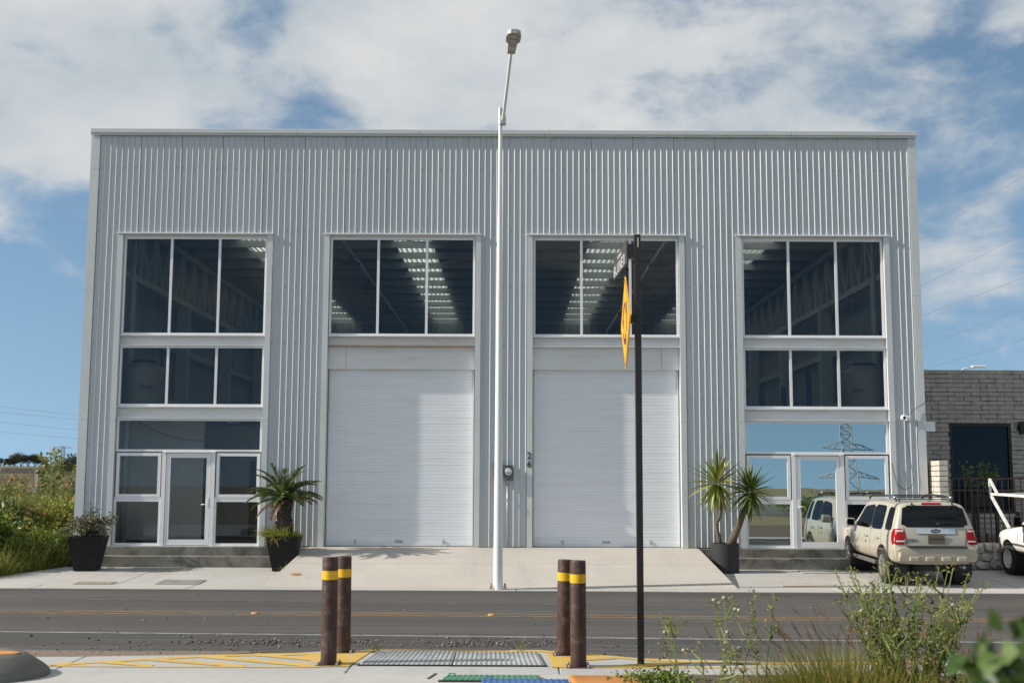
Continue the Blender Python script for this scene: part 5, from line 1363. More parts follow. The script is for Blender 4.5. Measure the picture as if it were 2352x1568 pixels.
sts = [sec(-2.13, HW * .90, .46, 1.07, 1.70, HW * .715, rear), sec(-2.09, HW * .955, .45, 1.07, 1.705, HW * .745, rear), sec(-1.95, HW * .99, .44, 1.07, 1.715, HW * .775, rear2), sec(-1.35, HW, .42, 1.06, 1.735, HW * .80),
       sec(-.45, HW, .42, 1.04, 1.745, HW * .81), sec(.30, HW, .42, 1.03, 1.715, HW * .80), sec(.42, HW, .42, 1.03, 1.69, HW * .80), sec(1.02, HW, .42, 1.02, 1.10, HW * .88, hood=True), sec(1.12, HW, .42, 1.00, 1.07, HW * .9, hood=True), sec(1.65, HW * .985, .42, .95, 1.03, HW, hood=True),
       sec(2.05, HW * .93, .42, .86, .95, HW, hood=True), sec(2.22, HW * .80, .44, .76, .84, HW, hood=True)]
arch = [(-1.2, -.62, -1.31, .385, .43), (.62, 1.2, -1.31, .385, .43), (-1.2, -.62, 1.31, .385, .43), (.62, 1.2, 1.31, .385, .43)]
bm_, bvh = body_mesh(sts, arch, 'body')
put('body', bm_, M['cream'], SUV, smooth='auto')
for x0, x1 in ((-.80, -.5), (.5, .80)):
    for y in (-1.31, 1.31): MB().lathe([(.428, x0), (.428, x1)], 24, axis='X', center=(0, y, .385), cap=False).build('wheel_well', M['black'], SUV)
MB().box(-.55, .55, -1.7, 2.0, .42, .50).build('underbody', M['black'], SUV)
wheel(SUV, -.775, -1.31, .372, .235, .225, 6, -1); wheel(SUV, .775, -1.31, .372, .235, .225, 6, 1); wheel(SUV, -.775, 1.31, .372, .235, .225, 6, -1); wheel(SUV, .775, 1.31, .372, .235, .225, 6, 1)
for s in (-1, 1):
    for nm, cr in (('rear_quarter_window', [(-1.83, 1.14), (-1.42, 1.13), (-1.40, 1.61), (-1.72, 1.60)]), ('rear_door_window', [(-1.26, 1.12), (-.50, 1.10), (-.50, 1.625), (-1.22, 1.62)]), ('front_door_window', [(-.44, 1.10), (.72, 1.09), (.32, 1.55), (-.42, 1.625)])):
        decal(bvh, cr, 'x', s, .004, .010, 8, 6).build(nm, M['carglass'], SUV, smooth='auto')
    decal(bvh, [(-.495, 1.08), (-.445, 1.08), (-.425, 1.58), (-.495, 1.58)], 'x', s, .005, .008, 2, 6, 0).build('pillar_trim', M['blacktrim'], SUV)
    for y in (-1.25, -.47, .82):                                 # door gaps
        decal(bvh, [(y, .50), (y + .012, .50), (y + .012, 1.06), (y, 1.06)], 'x', s, .0015, .004, 1, 6, 0).build('door_gap', M['blacktrim'], SUV)
    for y in (-1.02, -.22): 
        q = MB().lathe([(.0, -.10), (.018, -.095), (.024, -.05), (.024, .05), (.018, .095), (0, .10)], 10, axis='Y').build('door_handle', M['cream'], SUV, (s * (HW + .008), y, .93), smooth=True)
    MB().box(s * (HW + .0), s * (HW + .006), -.20, -.14, .78, .81).build('keypad', M['blacktrim'], SUV)
    MB().hexa([(s * .78, -.85, .36), (s * .93, -.85, .36), (s * .93, .85, .36), (s * .78, .85, .36), (s * .78, -.85, .42), (s * .93, -.85, .45), (s * .93, .85, .45), (s * .78, .85, .42)]).build('running_board', M['greytrim'], SUV, bevel=.015)
    mi = MB().hexa([(s * .90, .62, 1.06), (s * 1.12, .60, 1.08), (s * 1.12, .78, 1.08), (s * .90, .80, 1.06), (s * .90, .63, 1.26), (s * 1.11, .62, 1.27), (s * 1.10, .74, 1.26), (s * .90, .76, 1.24)]).build('mirror', M['cream'], SUV, bevel=.03)
    MB().hexa([(s * .935, .604, 1.10), (s * 1.095, .592, 1.11), (s * 1.095, .60, 1.11), (s * .935, .615, 1.10), (s * .935, .612, 1.235), (s * 1.09, .605, 1.245), (s * 1.09, .612, 1.245), (s * .935, .62, 1.235)]).build('mirror_glass', M['carglass'], mi)
    # tail lamp wrapping the corner
    tl = decal(bvh, [(s * .63, .86), (s * .885, .86), (s * .87, 1.18), (s * .65, 1.18)] if s > 0 else [(-.885, .86), (-.63, .86), (-.65, 1.18), (-.87, 1.18)], 'y', -1, .012, .03, 6, 6, .2).build('tail_lamp', M['redlens'], SUV, smooth='auto')
    decal(bvh, [(-1.92, .86), (-2.07, .86), (-2.04, 1.18), (-1.88, 1.18)], 'x', s, .010, .02, 3, 4, .2).build('lamp_side', M['redlens'], tl)
    decal(bvh, [(s * .65, .915), (s * .82, .915), (s * .82, .945), (s * .65, .945)], 'y', -1, .018, .02, 4, 2, 0).build('reverse_lens', M['clearlens'], tl)
    decal(bvh, [(s * .67, 1.12), (s * .82, 1.12), (s * .81, 1.155), (s * .67, 1.155)], 'y', -1, .018, .02, 4, 2, 0).build('indicator_lens', M['clearlens'], tl)
    # roof rails
    zr_ = 1.80
    MB().tube([(s * .60, -1.45, 1.735), (s * .60, -1.33, zr_), (s * .60, -.9, zr_ + .02), (s * .60, .0, zr_ + .02), (s * .60, .35, 1.775), (s * .60, .48, 1.715)], [.02, .026, .022, .022, .026, .02], 8).build('roof_rail', M['blacktrim'], SUV, smooth=True)
    MB().tube([(s * .60, -1.36, zr_ - .005), (s * .60, -1.25, zr_ + .012), (s * .60, -.95, zr_ + .026)], .028, 8).build('rail_cap', M['chrome'], SUV, smooth=True)
    # front lamps
    decal(bvh, [(s * .50, .72), (s * .74, .74), (s * .78, .90), (s * .52, .89)], 'y', 1, .008, .02, 5, 4, .2).build('headlight', M['blacktrim'], SUV, smooth='auto')
    MB().lathe([(.07, 0), (.06, .02), (0, .03)], 16, axis='Y').build('headlight_lens', M['clearlens'], SUV, (s * .62, 2.14, .81), smooth=True)
for y in (-.95, .05): MB().tube([(-.6, y, 1.80), (.6, y, 1.80)], .014, 8).build('cross_bar', M['blacktrim'], SUV)
MB().tube([(.52, -1.42, 1.73), (.52, -1.3, 1.765), (-.52, -1.3, 1.765), (-.52, -1.42, 1.73)], .010, 6).build('rear_bar', M['blacktrim'], SUV)
decal(bvh, [(-.70, 1.215), (.70, 1.215), (.615, 1.655), (-.615, 1.655)], 'y', -1, .006, .015, 12, 8, .2).build('rear_window', M['carglass'], SUV, smooth='auto')
decal(bvh, [(-.66, 1.12), (.66, 1.12), (.60, 1.60), (-.60, 1.60)], 'y', 1, .006, .015, 12, 8, .2).build('windscreen', M['carglass'], SUV, smooth='auto')
decal(bvh, [(-.21, 1.672), (.21, 1.672), (.19, 1.71), (-.19, 1.71)], 'y', -1, .012, .03, 6, 2, 0).build('high_brake_lamp', M['redlens'], SUV)
ch = decal(bvh, [(-.40, 1.085), (.40, 1.085), (.40, 1.185), (-.40, 1.185)], 'y', -1, .016, .03, 6, 3, 0).build('chrome_strip', M['chrome'], SUV)
def rear_y(x, z):
    h = bvh.ray_cast(Vector((x, -6, z)), Vector((0, 1, 0))); return h[0].y
yb_ = rear_y(0, 1.135) - .016
def ell(rx, rz_, y0, y1, n=24):
    mb = MB(); mb.v += [(rx * math.cos(2 * math.pi * k / n), y0, rz_ * math.sin(2 * math.pi * k / n)) for k in range(n)] + [(rx * math.cos(2 * math.pi * k / n), y1, rz_ * math.sin(2 * math.pi * k / n)) for k in range(n)]
    mb.f += [tuple(range(n)), tuple(range(2 * n - 1, n - 1, -1))] + [(k, (k + 1) % n, n + (k + 1) % n, n + k) for k in range(n)]; return mb
bd = ell(.105, .045, -.012, 0).build('badge', M['chrome'], SUV, (0, yb_ - .002, 1.137)); ell(.093, .036, -.016, -.0125).build('badge_field', M['badgeblue'], bd)
put('badge_lettering', xform(text_mesh('Ford', .062, .002), Matrix.Translation((0, -.0175, 0)) @ FACE_CAM @ Matrix.Shear('XZ', 4, (0, 0)) ), M['signwhite'], bd)
yp = rear_y(0, .97)
pl = MB().box(-.175, .175, yp - .022, yp - .004, .885, 1.07).build('licence_plate', M['plate'], SUV, bevel=.006)
put('plate_lettering', xform(text_mesh('DNF-093-A', .066, .002), Matrix.Translation((0, yp - .0235, .978)) @ FACE_CAM), M['plateink'], pl)
ye_ = rear_y(-.52, .955)
md = MB().box(-.66, -.42, ye_ - .016, ye_ - .004, .93, .98).build('model_badge', M['chrome'], SUV)
put('badge_lettering', xform(text_mesh('ESCAPE', .042, .002, 1.15), Matrix.Translation((-.54, ye_ - .0175, .955)) @ FACE_CAM), M['blacktrim'], md)
for s in (-1, 1): MB().hexa([(s * .42 - .018, -1.985, 1.65), (s * .42 + .018, -1.985, 1.65), (s * .42 + .018, -1.90, 1.63), (s * .42 - .018, -1.90, 1.63), (s * .42 - .016, -1.93, 1.68), (s * .42 + .016, -1.93, 1.68), (s * .42 + .016, -1.86, 1.71), (s * .42 - .016, -1.86, 1.71)]).build('glass_hinge', M['blacktrim'], SUV)
yw = rear_y(.07, 1.27)
wi = MB().lathe([(.035, 0), (.03, -.04), (0, -.045)], 12, axis='Y').build('wiper', M['blacktrim'], SUV, (.07, yw - .005, 1.28))
MB().bar((0, -.04, .0), (.36, -.03, .03), .03, .015).build('wiper_blade', M['black'], wi)
# rear bumper
bp = decal(bvh, [(-.90, .43), (.90, .43), (.90, .80), (-.90, .80)], 'y', -1, .10, .14, 14, 4, .2)
bo = bp.build('bumper', M['cream'], SUV, smooth='auto', bevel=.012)
for s in (-1, 1):
    decal(bvh, [(-2.02, .50), (-1.74, .60), (-1.80, .78), (-2.02, .76)], 'x', s, .010, .02, 5, 4, 0).build('bumper_side', M['cream'], bo, smooth='auto')
MB().box(-.60, .60, -2.225, -2.02, .80, .824).build('step_pad', M['blacktrim'], bo, bevel=.004)
for x in (-.50, -.17, .16, .48):
    MB().box(x - .10, x + .10, -2.228, -2.17, .53, .625).build('bumper_pad', M['cream'], bo, bevel=.02)
for x in (-.34, .34): MB().lathe([(.014, 0), (.012, -.012), (0, -.013)], 10, axis='Y').build('park_sensor', M['cream'], bo, (x, -2.205, .63))
decal(bvh, [(-.62, .826), (.62, .826), (.62, .838), (-.62, .838)], 'y', -1, .003, .006, 8, 1, 0).build('hatch_gap', M['blacktrim'], SUV)
for s in (-1, 1): decal(bvh, [(s * .60 - .005, .84), (s * .60 + .005, .84), (s * .645 + .005, 1.20), (s * .645 - .005, 1.20)], 'y', -1, .003, .006, 1, 6, 0).build('hatch_gap', M['blacktrim'], SUV)
MB().tube([(.55, -1.9, .40), (.55, -2.12, .40)], .03, 10).build('exhaust_pipe', M['galv'], SUV)
MB().lathe([(.33, .30), (.36, .34), (.36, .44), (.2, .46)], 24, center=(0, -1.55, 0)).build('spare_wheel', M['tyre'], SUV)
MB().tube([(-.6, -1.31, .38), (.6, -1.31, .38)], .05, 8).build('rear_axle', M['black'], SUV)
# fuel flap
decal(bvh, [(-1.72, .88), (-1.52, .88), (-1.52, 1.04), (-1.72, 1.04)], 'x', -1, .003, .006, 4, 4, .6).build('fuel_flap', M['cream'], SUV, smooth='auto')
# front
decal(bvh, [(-.45, .70), (.45, .70), (.45, .84), (-.45, .84)], 'y', 1, .01, .02, 6, 3, 0).build('grille', M['blacktrim'], SUV)
MB().box(-.40, .40, 2.195, 2.225, .76, .79).build('grille_bar', M['chrome'], SUV)

# --- white pickup at the right edge, also nose-in
PK = thing('pickup_truck', 'white pickup truck with a rusty white ladder rack at the right edge', 'pickup truck', (11.68, 24.25, 0.0))
PK.location.z = .068; PK.rotation_euler = (R(.9), 0, R(1.5))
PW = .86
def psec(y, W_, zb, zbelt, zr, Wr, hood=False): return sec(y, W_, zb, zbelt, zr, Wr, None, hood)
cab = [psec(-.62, PW * .97, .46, 1.05, 1.62, PW * .80), psec(-.58, PW, .46, 1.05, 1.66, PW * .82), psec(-.1, PW, .46, 1.05, 1.69, PW * .83), psec(.32, PW, .46, 1.05, 1.66, PW * .82), psec(.40, PW, .46, 1.05, 1.63, PW * .82),
       psec(1.02, PW, .46, 1.0, 1.09, PW, True), psec(1.12, PW, .46, .98, 1.05, PW, True), psec(1.7, PW * .98, .46, .92, 1.0, PW, True), psec(2.15, PW * .90, .46, .84, .92, PW, True), psec(2.32, PW * .76, .50, .72, .80, PW, True)]
cm_, cb_ = body_mesh(cab, [(-1.2, -.58, 1.52, .36, .40), (.58, 1.2, 1.52, .36, .40)], 'cab')
put('cab', cm_, M['truckwhite'], PK, smooth='auto')
for x0, x1 in ((-.76, -.5), (.5, .76)): MB().lathe([(.398, x0), (.398, x1)], 24, axis='X', center=(0, 1.52, .36)).build('wheel_well', M['black'], PK)
bed = MB().box(-.84, -.78, -2.55, -.66, .62, 1.02).box(.78, .84, -2.55, -.66, .62, 1.02).box(-.84, .84, -2.56, -2.5, .62, 1.02).box(-.78, .78, -2.5, -.66, .60, .66).box(-.78, .78, -.70, -.66, .66, 1.02)
bed.build('cargo_bed', M['truckwhite'], PK, bevel=.012)
MB().box(-.55, .55, -2.5, 2.2, .38, .5).build('chassis', M['black'], PK)
for x, s in ((-.74, -1), (.74, 1)):
    wheel(PK, x, 1.52, .345, .21, .205, 0, s, 'rackwhite', 16); wheel(PK, x, -1.55, .345, .21, .205, 0, s, 'rackwhite', 16)
    decal(cb_, [(-.50, 1.09), (.74, 1.08), (.36, 1.50), (-.48, 1.56)], 'x', s, .004, .010, 8, 6).build('side_window', M['carglass'], PK, smooth='auto')
    for y in (-.54, .98): decal(cb_, [(y, .50), (y + .012, .50), (y + .012, 1.05), (y, 1.05)], 'x', s, .002, .004, 1, 6, 0).build('door_gap', M['blacktrim'], PK)
    mi = MB().hexa([(s * .90, .66, 1.06), (s * 1.10, .64, 1.08), (s * 1.10, .76, 1.08), (s * .90, .80, 1.06), (s * .90, .66, 1.30), (s * 1.09, .65, 1.30), (s * 1.08, .74, 1.28), (s * .90, .78, 1.28)]).build('mirror', M['blacktrim'], PK, bevel=.03)
    MB().hexa([(s * .93, .644, 1.09), (s * 1.08, .632, 1.10), (s * 1.08, .64, 1.10), (s * .93, .655, 1.09), (s * .93, .644, 1.27), (s * 1.07, .637, 1.275), (s * 1.07, .644, 1.275), (s * .93, .655, 1.27)]).build('mirror_glass', M['carglass'], mi)
    MB().tube([(s * .84, .72, 1.08), (s * .92, .72, 1.12)], .03, 8).build('mirror_arm', M['blacktrim'], mi)
    decal(cb_, [(1.94, .55), (2.1, .55), (2.1, .74), (1.96, .78)], 'x', s, .02, .03, 3, 3, 0).build('bumper_corner', M['blacktrim'], PK)
    decal(cb_, [(s * .48, .70), (s * .68, .72), (s * .70, .86), (s * .50, .85)], 'y', 1, .008, .02, 4, 3, .2).build('headlight', M['clearlens'], PK)
MB().box(-.62, .62, 2.26, 2.36, .50, .66).build('front_bumper', M['truckwhite'], PK, bevel=.03)
decal(cb_, [(-.64, 1.12), (.64, 1.12), (.56, 1.56), (-.56, 1.56)], 'y', 1, .006, .015, 10, 6, .2).build('windscreen', M['carglass'], PK, smooth='auto')
sg = decal(cb_, [(.10, .74), (.72, .74), (.72, .96), (.10, .96)], 'x', -1, .004, .006, 6, 3, 0).build('door_sign', M['blackframe'], PK)
hx0 = cb_.ray_cast(Vector((-3, .5, .85)), Vector((1, 0, 0)))[0].x
put('sign_lettering', xform(text_mesh('Art', .16, .003), Matrix.Translation((hx0 - .008, .50, .86)) @ FX), M['signgold'], sg)
rk = MB()
zt_ = 1.76; zl = 1.66
rk_o = MB()
for x in (-.80, .80):
    rk_o.bar((x, -2.4, zt_ - .05), (x, 2.38, zt_ - .05), .05, .05)
    rk_o.bar((x, 2.38, zt_ - .07), (x, 2.38, zt_ + .29), .045, .045); rk_o.bar((x, 2.38, zt_ + .28), (x, 2.02, zt_ - .03), .045, .045)
    rk_o.bar((x, 2.34, zt_ - .08), (x * 1.02, 1.45, 1.0), .05, .05)
    rk_o.bar((x, -2.4, .98), (x, -2.4, zt_ - .07), .05, .05); rk_o.bar((x, -.75, .98), (x, -.75, zt_ - .07), .05, .05)
for y in (2.38, 1.95, 1.5, .9, -.75, -2.4): rk_o.bar((-.80, y, zt_ - .05), (.80, y, zt_ - .05), .045, .045)
rk_o.build('ladder_rack', M['rackwhite'], PK)

# ------------------------------------------------------------------ planters and their plants
def square_pot(lab, x, y, top, bot, h, rz, mat, group):
    z0 = pave_z(y)
    t = thing('planter', lab, 'planter', (x, y, z0), rz, group)
    mb = MB()
    a, b = bot, top
    ring = [[(-a, -a, 0), (a, -a, 0), (a, a, 0), (-a, a, 0)], [(-b, -b, h), (b, -b, h), (b, b, h), (-b, b, h)], [(-b + .03, -b + .03, h), (b - .03, -b + .03, h), (b - .03, b - .03, h), (-b + .03, b - .03, h)], [(-b + .05, -b + .05, h - .06), (b - .05, -b + .05, h - .06), (b - .05, b - .05, h - .06), (-b + .05, b - .05, h - .06)]]
    for r_ in ring: mb.v += r_
    mb.f.append((3, 2, 1, 0))
    for i in range(3):
        for q in range(4): mb.f.append((i * 4 + q, i * 4 + (q + 1) % 4, i * 4 + 4 + (q + 1) % 4, i * 4 + 4 + q))
    mb.build('pot', M[mat], t, bevel=.006)
    MB().quad((-b + .05, -b + .05, h - .05), (b - .05, -b + .05, h - .05), (b - .05, b - .05, h - .05), (-b + .05, b - .05, h - .05)).build('soil', M['soil'], t, fix=False)
    return z0 + h - .05
ztop = square_pot('large black tapered planter at the left corner of the warehouse', -9.25, 25.85, .37, .23, .74, R(6), 'pot', 'black tapered planters')
sh = thing('dying_shrub', 'half-dried leafy shrub growing in the black planter at the left corner', 'shrub', (-9.24, 25.8, ztop))
paths = []; LP = []; LD = []
for k in range(16):
    a = RNG.uniform(0, 6.28); s0 = Vector((RNG.uniform(-.04, .04), RNG.uniform(-.04, .04), 0)); p = [s0]
    d = Vector((math.cos(a) * .5, math.sin(a) * .4, 1)).normalized(); Ltot = RNG.uniform(.45, .78)
    for s in range(6):
        d = (d + Vector(RNG.normal(0, .22, 3)) + Vector((0, 0, -.05 * s))).normalized(); p.append(p[-1] + d * Ltot / 6)
    paths.append(p)
    for q in p[2:]:
        for _ in range(26): LP.append(q + Vector(RNG.normal(0, .055, 3))); LD.append(RNG.normal(0, 1, 3) + np.array([0, 0, -.9]))
stem_mesh(paths, .012, .004, 5).build('branches', M['bark'], sh, fix=False)
V, F = leaves(np.array([tuple(p) for p in LP]), np.array(LD), RNG.uniform(.04, .10, len(LP)), RNG.uniform(.022, .046, len(LP)), .5)
put('foliage', np_mesh('foliage', V, F), M['dryleaf'], sh)
P = np.stack([RNG.uniform(-.33, -.05, 40), RNG.uniform(-.35, -.1, 40), np.zeros(40) + .01], 1); D = np.stack([RNG.uniform(-.6, .3, 40), RNG.uniform(-.8, 0, 40), RNG.uniform(.2, .8, 40)], 1)
V, F = blades(P, D, RNG.uniform(.1, .28, 40), .007, 1.6)
put('dead_creeper', np_mesh('dead_creeper', V, F), M['plume'], sh)

ztop = square_pot('large black tapered planter beside the ramp, holding a sago palm', -4.98, 25.95, .355, .215, .74, R(2), 'pot', 'black tapered planters')
sp = thing('sago_palm', 'sago palm with a stout scaly trunk and arching dark green fronds', 'palm', (-5.0, 25.97, ztop))
tk = MB(); prof = []
for i in range(13):
    z = .86 * i / 12; prof.append((.158 + .022 * math.sin(z * 9) + .01 * (i % 2), z))
tk.lathe(prof + [(.0, .89)], 22)
to = tk.build('trunk', M['sagobark'], sp, smooth=True)
n = 620; th = RNG.uniform(0, 6.28, n); zz_ = RNG.uniform(.02, .89, n); rr = .158 + .022 * np.sin(zz_ * 9)
P = np.stack([rr * np.cos(th), rr * np.sin(th), zz_], 1); D = np.stack([np.cos(th) * .9, np.sin(th) * .9, np.full(n, .8)], 1)
V, F = leaves(P, D, RNG.uniform(.035, .06, n), RNG.uniform(.02, .03, n), .3)
put('leaf_bases', np_mesh('leaf_bases', V, F), M['sagobark'], to)['kind'] = 'stuff'
def frond(az, el, L, droop, twist=0.0):
    N_ = 40; p = np.array([0.0, 0, 0]); d = np.array([math.cos(az) * math.cos(el), math.sin(az) * math.cos(el), math.sin(el)]); pts = [p.copy()]; ds = [d.copy()]
    for i in range(N_):
        d = d + np.array([0, 0, -droop / N_ * (0.5 + 1.4 * i / N_)]); d /= np.linalg.norm(d); p = p + d * L / N_; pts.append(p.copy()); ds.append(d.copy())
    LP = []; LD = []; LL = []
    for i in range(3, N_ + 1):
        t = i / N_; side = np.cross(ds[i], [0, 0, 1.0]); nn = np.linalg.norm(side); side = side / nn if nn > 1e-3 else np.array([1, 0, 0.]); upv = np.cross(side, ds[i])
        ln = .20 * math.sin(math.pi * min(1, .22 + .72 * t)) ** .7
        for k in (0, .5):
            q = pts[i] - ds[i] * L / N_ * k
            for s in (-1, 1):
                LP.append(q); LD.append(side * s * .8 + ds[i] * (.55 + .4 * t) + upv * .34 + RNG.normal(0, .05, 3)); LL.append(ln)
    V, F = blades(np.array(LP), np.array(LD), np.array(LL), .012, .35, 2)
    rb = MB().tube([tuple(q) for q in pts[::3]], list(np.linspace(.009, .003, len(pts[::3]))), 4, cap=False)
    rv = np.array(rb.v); rf = np.array([f for f in rb.f]); rf = np.concatenate([rf[:, [0, 1, 2]], rf[:, [0, 2, 3]]])
    return np_mesh('frond', *join((V, F), (rv, rf)))
ga = 2.39996; nf = 40
for i in range(nf):
    t = i / nf; el = R(70 - 66 * t ** .9 + RNG.uniform(-6, 6)); L = RNG.uniform(.74, .92)
    put('frond', frond(i * ga + RNG.uniform(-.2, .2), el, L, RNG.uniform(.6, .95) + .15 * (1 - t)), M['frond'], sp, (0, 0, .86))
for az, el in ((3.5, -.25), (.15, .25), (4.4, -.35)): put('dry_frond', frond(az, el, .72, .8), M['plume'], sp, (0, 0, .85))
pg = thing('pot_grass', 'tuft of yellow-green grass spilling over the rim around the sago palm', 'grass', (-5.0, 25.93, ztop))
n = 760; a = RNG.uniform(0, 6.28, n); r_ = RNG.uniform(.16, .33, n)
bias = np.where(np.cos(a) < .3, 1.0, .6)
P = np.stack([r_ * np.cos(a), r_ * np.sin(a) * .95, np.zeros(n)], 1); D = np.stack([np.cos(a) * .55 - .18, np.sin(a) * .5 - .1, np.ones(n) * .9], 1) + RNG.normal(0, .35, (n, 3))
V, F = blades(P, D, RNG.uniform(.22, .52, n) * bias, RNG.uniform(.012, .024, n), RNG.uniform(.8, 2.4, n), 4)
put('blades', np_mesh('blades', V, F), M['potgrass'], pg)
wt_ = thing('weed_tuft', 'small dry grass tuft at the foot of the sago palm planter', 'weed', (-4.92, 25.62, pave_z(25.6)))
n = 38; P = np.stack([RNG.normal(0, .05, n), RNG.normal(0, .02, n), np.zeros(n)], 1); D = np.stack([RNG.normal(0, .6, n), RNG.normal(-.1, .3, n), np.full(n, .9)], 1)
V, F = blades(P, D, RNG.uniform(.1, .3, n), .009, RNG.uniform(.8, 2.2, n), 4); put('blades', np_mesh('blades', V, F), M['tawny'], wt_)

# round charcoal planter with a two-headed yucca
yz0 = pave_z(25.95)
rp = thing('planter', 'round charcoal planter right of the ramp, holding a two-headed yucca', 'planter', (4.70, 25.95, yz0))
MB().lathe([(0, 0), (.292, 0), (.295, .61), (.298, .625), (.285, .628), (.27, .62), (.27, .56), (0, .56)], 40).build('pot', M['potgrey'], rp, smooth='auto')
MB().lathe([(.27, .575), (.1, .585), (0, .585)], 24).build('soil', M['soil'], rp)
yu = thing('yucca', 'two-stemmed yucca with spiky heads, one leaning right over the mirrored window', 'yucca', (4.70, 25.95, yz0 + .57))
MB().tube([(-.11, 0, 0), (-.13, 0, .14), (-.17, .01, .30), (-.19, .01, .44), (-.17, .01, .52), (-.12, .01, .60), (-.09, .0, .74), (-.085, .0, 1.0), (-.09, 0, 1.3)], [.052, .047, .045, .05, .043, .038, .032, .027, .024], 10).build('trunk', M['bark'], yu, smooth=True)
MB().tube([(-.19, .01, .42), (-.215, .0, .50)], [.04, .036], 10).build('pruned_stub', M['bark'], yu, smooth=True)
MB().tube([(.10, 0, 0), (.2, .0, .22), (.34, .0, .55), (.46, .0, .86), (.53, 0, 1.1)], [.108, .092, .078, .062, .045], 12).build('trunk', M['bark'], yu, smooth=True)
def yblade(L, w, droop, seed):
    N_ = 7; vs = []; p = np.zeros(3); d = np.array([1.0, 0, .0])
    prof = [.35, .8, 1.0, .98, .85, .62, .34, .0]
    fs = []
    for i in range(N_ + 1):
        vs += [tuple(p + np.array([0, -w * prof[i] / 2, .25 * w * prof[i]])), tuple(p), tuple(p + np.array([0, w * prof[i] / 2, .25 * w * prof[i]]))]
        d = d + np.array([0, 0, -droop / N_]); d /= np.linalg.norm(d); p = p + d * L / N_
    for i in range(N_):
        a = i * 3; fs += [(a, a + 3, a + 4, a + 1), (a + 1, a + 4, a + 5, a + 2)]
    m = bpy.data.meshes.new('leaf'); m.from_pydata(vs, [], fs); m.update(); return m
def yhead(cx_, cy_, cz_, n, L0, L1, mat, tilt, core):
    protos = []
    for k in range(6):
        m = yblade(1.0, .092, [.0, .1, .2, .3, .45, .6][k], k); m.materials.append(M[mat]); m.polygons.foreach_set('use_smooth', [True] * len(m.polygons)); protos.append(m)
    for i in range(n):
        t = (i + .5) / n; el = R(86 - 158 * t + RNG.uniform(-9, 9)); az = i * ga + RNG.uniform(-.25, .25)
        o = bpy.data.objects.new('leaf', protos[RNG.integers(0, 3) if t < .45 else RNG.integers(1, 6)]); COL.objects.link(o); o.parent = yu
        L = RNG.uniform(L0, L1) * (.85 + .3 * t if t < .5 else 1.0)
        o.scale = (L, L * 1.05, L * 1.05)
        o.rotation_euler = (RNG.uniform(-.4, .4), -el, az)
        off = .04
        o.location = (cx_ + off * math.cos(az) * math.cos(el), cy_ + off * math.sin(az) * math.cos(el), cz_ + (0.5 - t) * core)
yhead(-.16, 0, 1.35, 70, .58, .84, 'yucca1', 0, .16)
yhead(.57, 0, 1.18, 105, .48, .70, 'yucca2', 0, .18)
P = np.stack([RNG.uniform(-.12, .05, 26), RNG.uniform(-.03, .03, 26), RNG.uniform(1.75, 1.85, 26)], 1)
MB().tube([(-.1, 0, 1.3), (-.09, 0, 1.7), (-.08, 0, 1.95)], [.008, .006, .003], 5).build('flower_stalk', M['dryleaf'], yu)
tw = MB()
for k in range(16):
    z = 1.65 + .02 * k; a = k * 2.4; r1 = RNG.uniform(.06, .13); tw.tube([(-.09, 0, z), (-.09 + r1 * math.cos(a), r1 * math.sin(a), z + .06), (-.09 + r1 * 1.3 * math.cos(a), r1 * 1.3 * math.sin(a), z + .04)], [.003, .003, .002], 3)
tw.build('flower_twigs', M['bark'], yu, fix=False)

# ------------------------------------------------------------------ overgrown bank on the left
def ground_z(P): return terrain(P[:, 0], P[:, 1])
def grass_patch(name, lab, cat, n, x0, x1, y0, y1, L0, L1, w, mat, lean=(-.1, 0), spread=.45, bend=(.4, 1.4), mask=None, kind='stuff', clump=0.0):
    P = rows_on(x0, x1, y0, y1, n)
    if clump:
        C_ = rows_on(x0, x1, y0, y1, max(6, n // 45)); P = C_[RNG.integers(0, len(C_), n)] + RNG.normal(0, clump, (n, 2))
    if mask is not None: P = P[mask(P)]
    n = len(P); z = terrain(P[:, 0], P[:, 1]); P3 = np.stack([P[:, 0], P[:, 1], z - .02], 1)
    D = np.stack([RNG.normal(lean[0], spread, n), RNG.normal(lean[1], spread, n), np.full(n, 1.0)], 1)
    V, F = blades(P3, D, RNG.uniform(L0, L1, n), w * RNG.uniform(.7, 1.4, n), RNG.uniform(bend[0], bend[1], n), 3)
    o = put(name, np_mesh(name, V, F), M[mat]); o['kind'] = kind
    return o
def bank(P): return P[:, 0] < np.where(P[:, 1] < 26.6, -10.0 - (26.6 - P[:, 1]) * .30, -10.02)
grass_patch('tall_grass', None, None, 15000, -15, -9.9, 24.6, 30.5, .4, 1.0, .013, 'grassgreen', mask=bank, clump=.16)
grass_patch('sunny_grass', None, None, 5200, -13.2, -10.1, 27.4, 29.8, .6, 1.15, .012, 'grassgreen', lean=(-.25, 0), spread=.35, bend=(.3, 1.0), clump=.2)
grass_patch('dark_grass', None, None, 5000, -14, -9.9, 25.2, 29.0, .3, .7, .012, 'grassdark', mask=bank, clump=.2)
grass_patch('dry_weeds', None, None, 9000, -26, -10.05, 29.5, 47, .5, 1.05, .016, 'drystalk', spread=.35, bend=(.1, .9), clump=.3)
grass_patch('field_grass', None, None, 7000, -44, -10.5, 46, 95, .5, 1.1, .035, 'drystalk', spread=.35, bend=(.2, .9), clump=.7)
grass_patch('field_grass', None, None, 5000, -130, -18, 95, 285, .5, 1.3, .10, 'grassdark', spread=.4, bend=(.2, .9), clump=2.0)
grass_patch('bright_grass', None, None, 5000, -12.2, -10.35, 24.2, 25.9, .25, .62, .010, 'grassgreen', spread=.5, bend=(.6, 1.8), mask=bank, clump=.12)
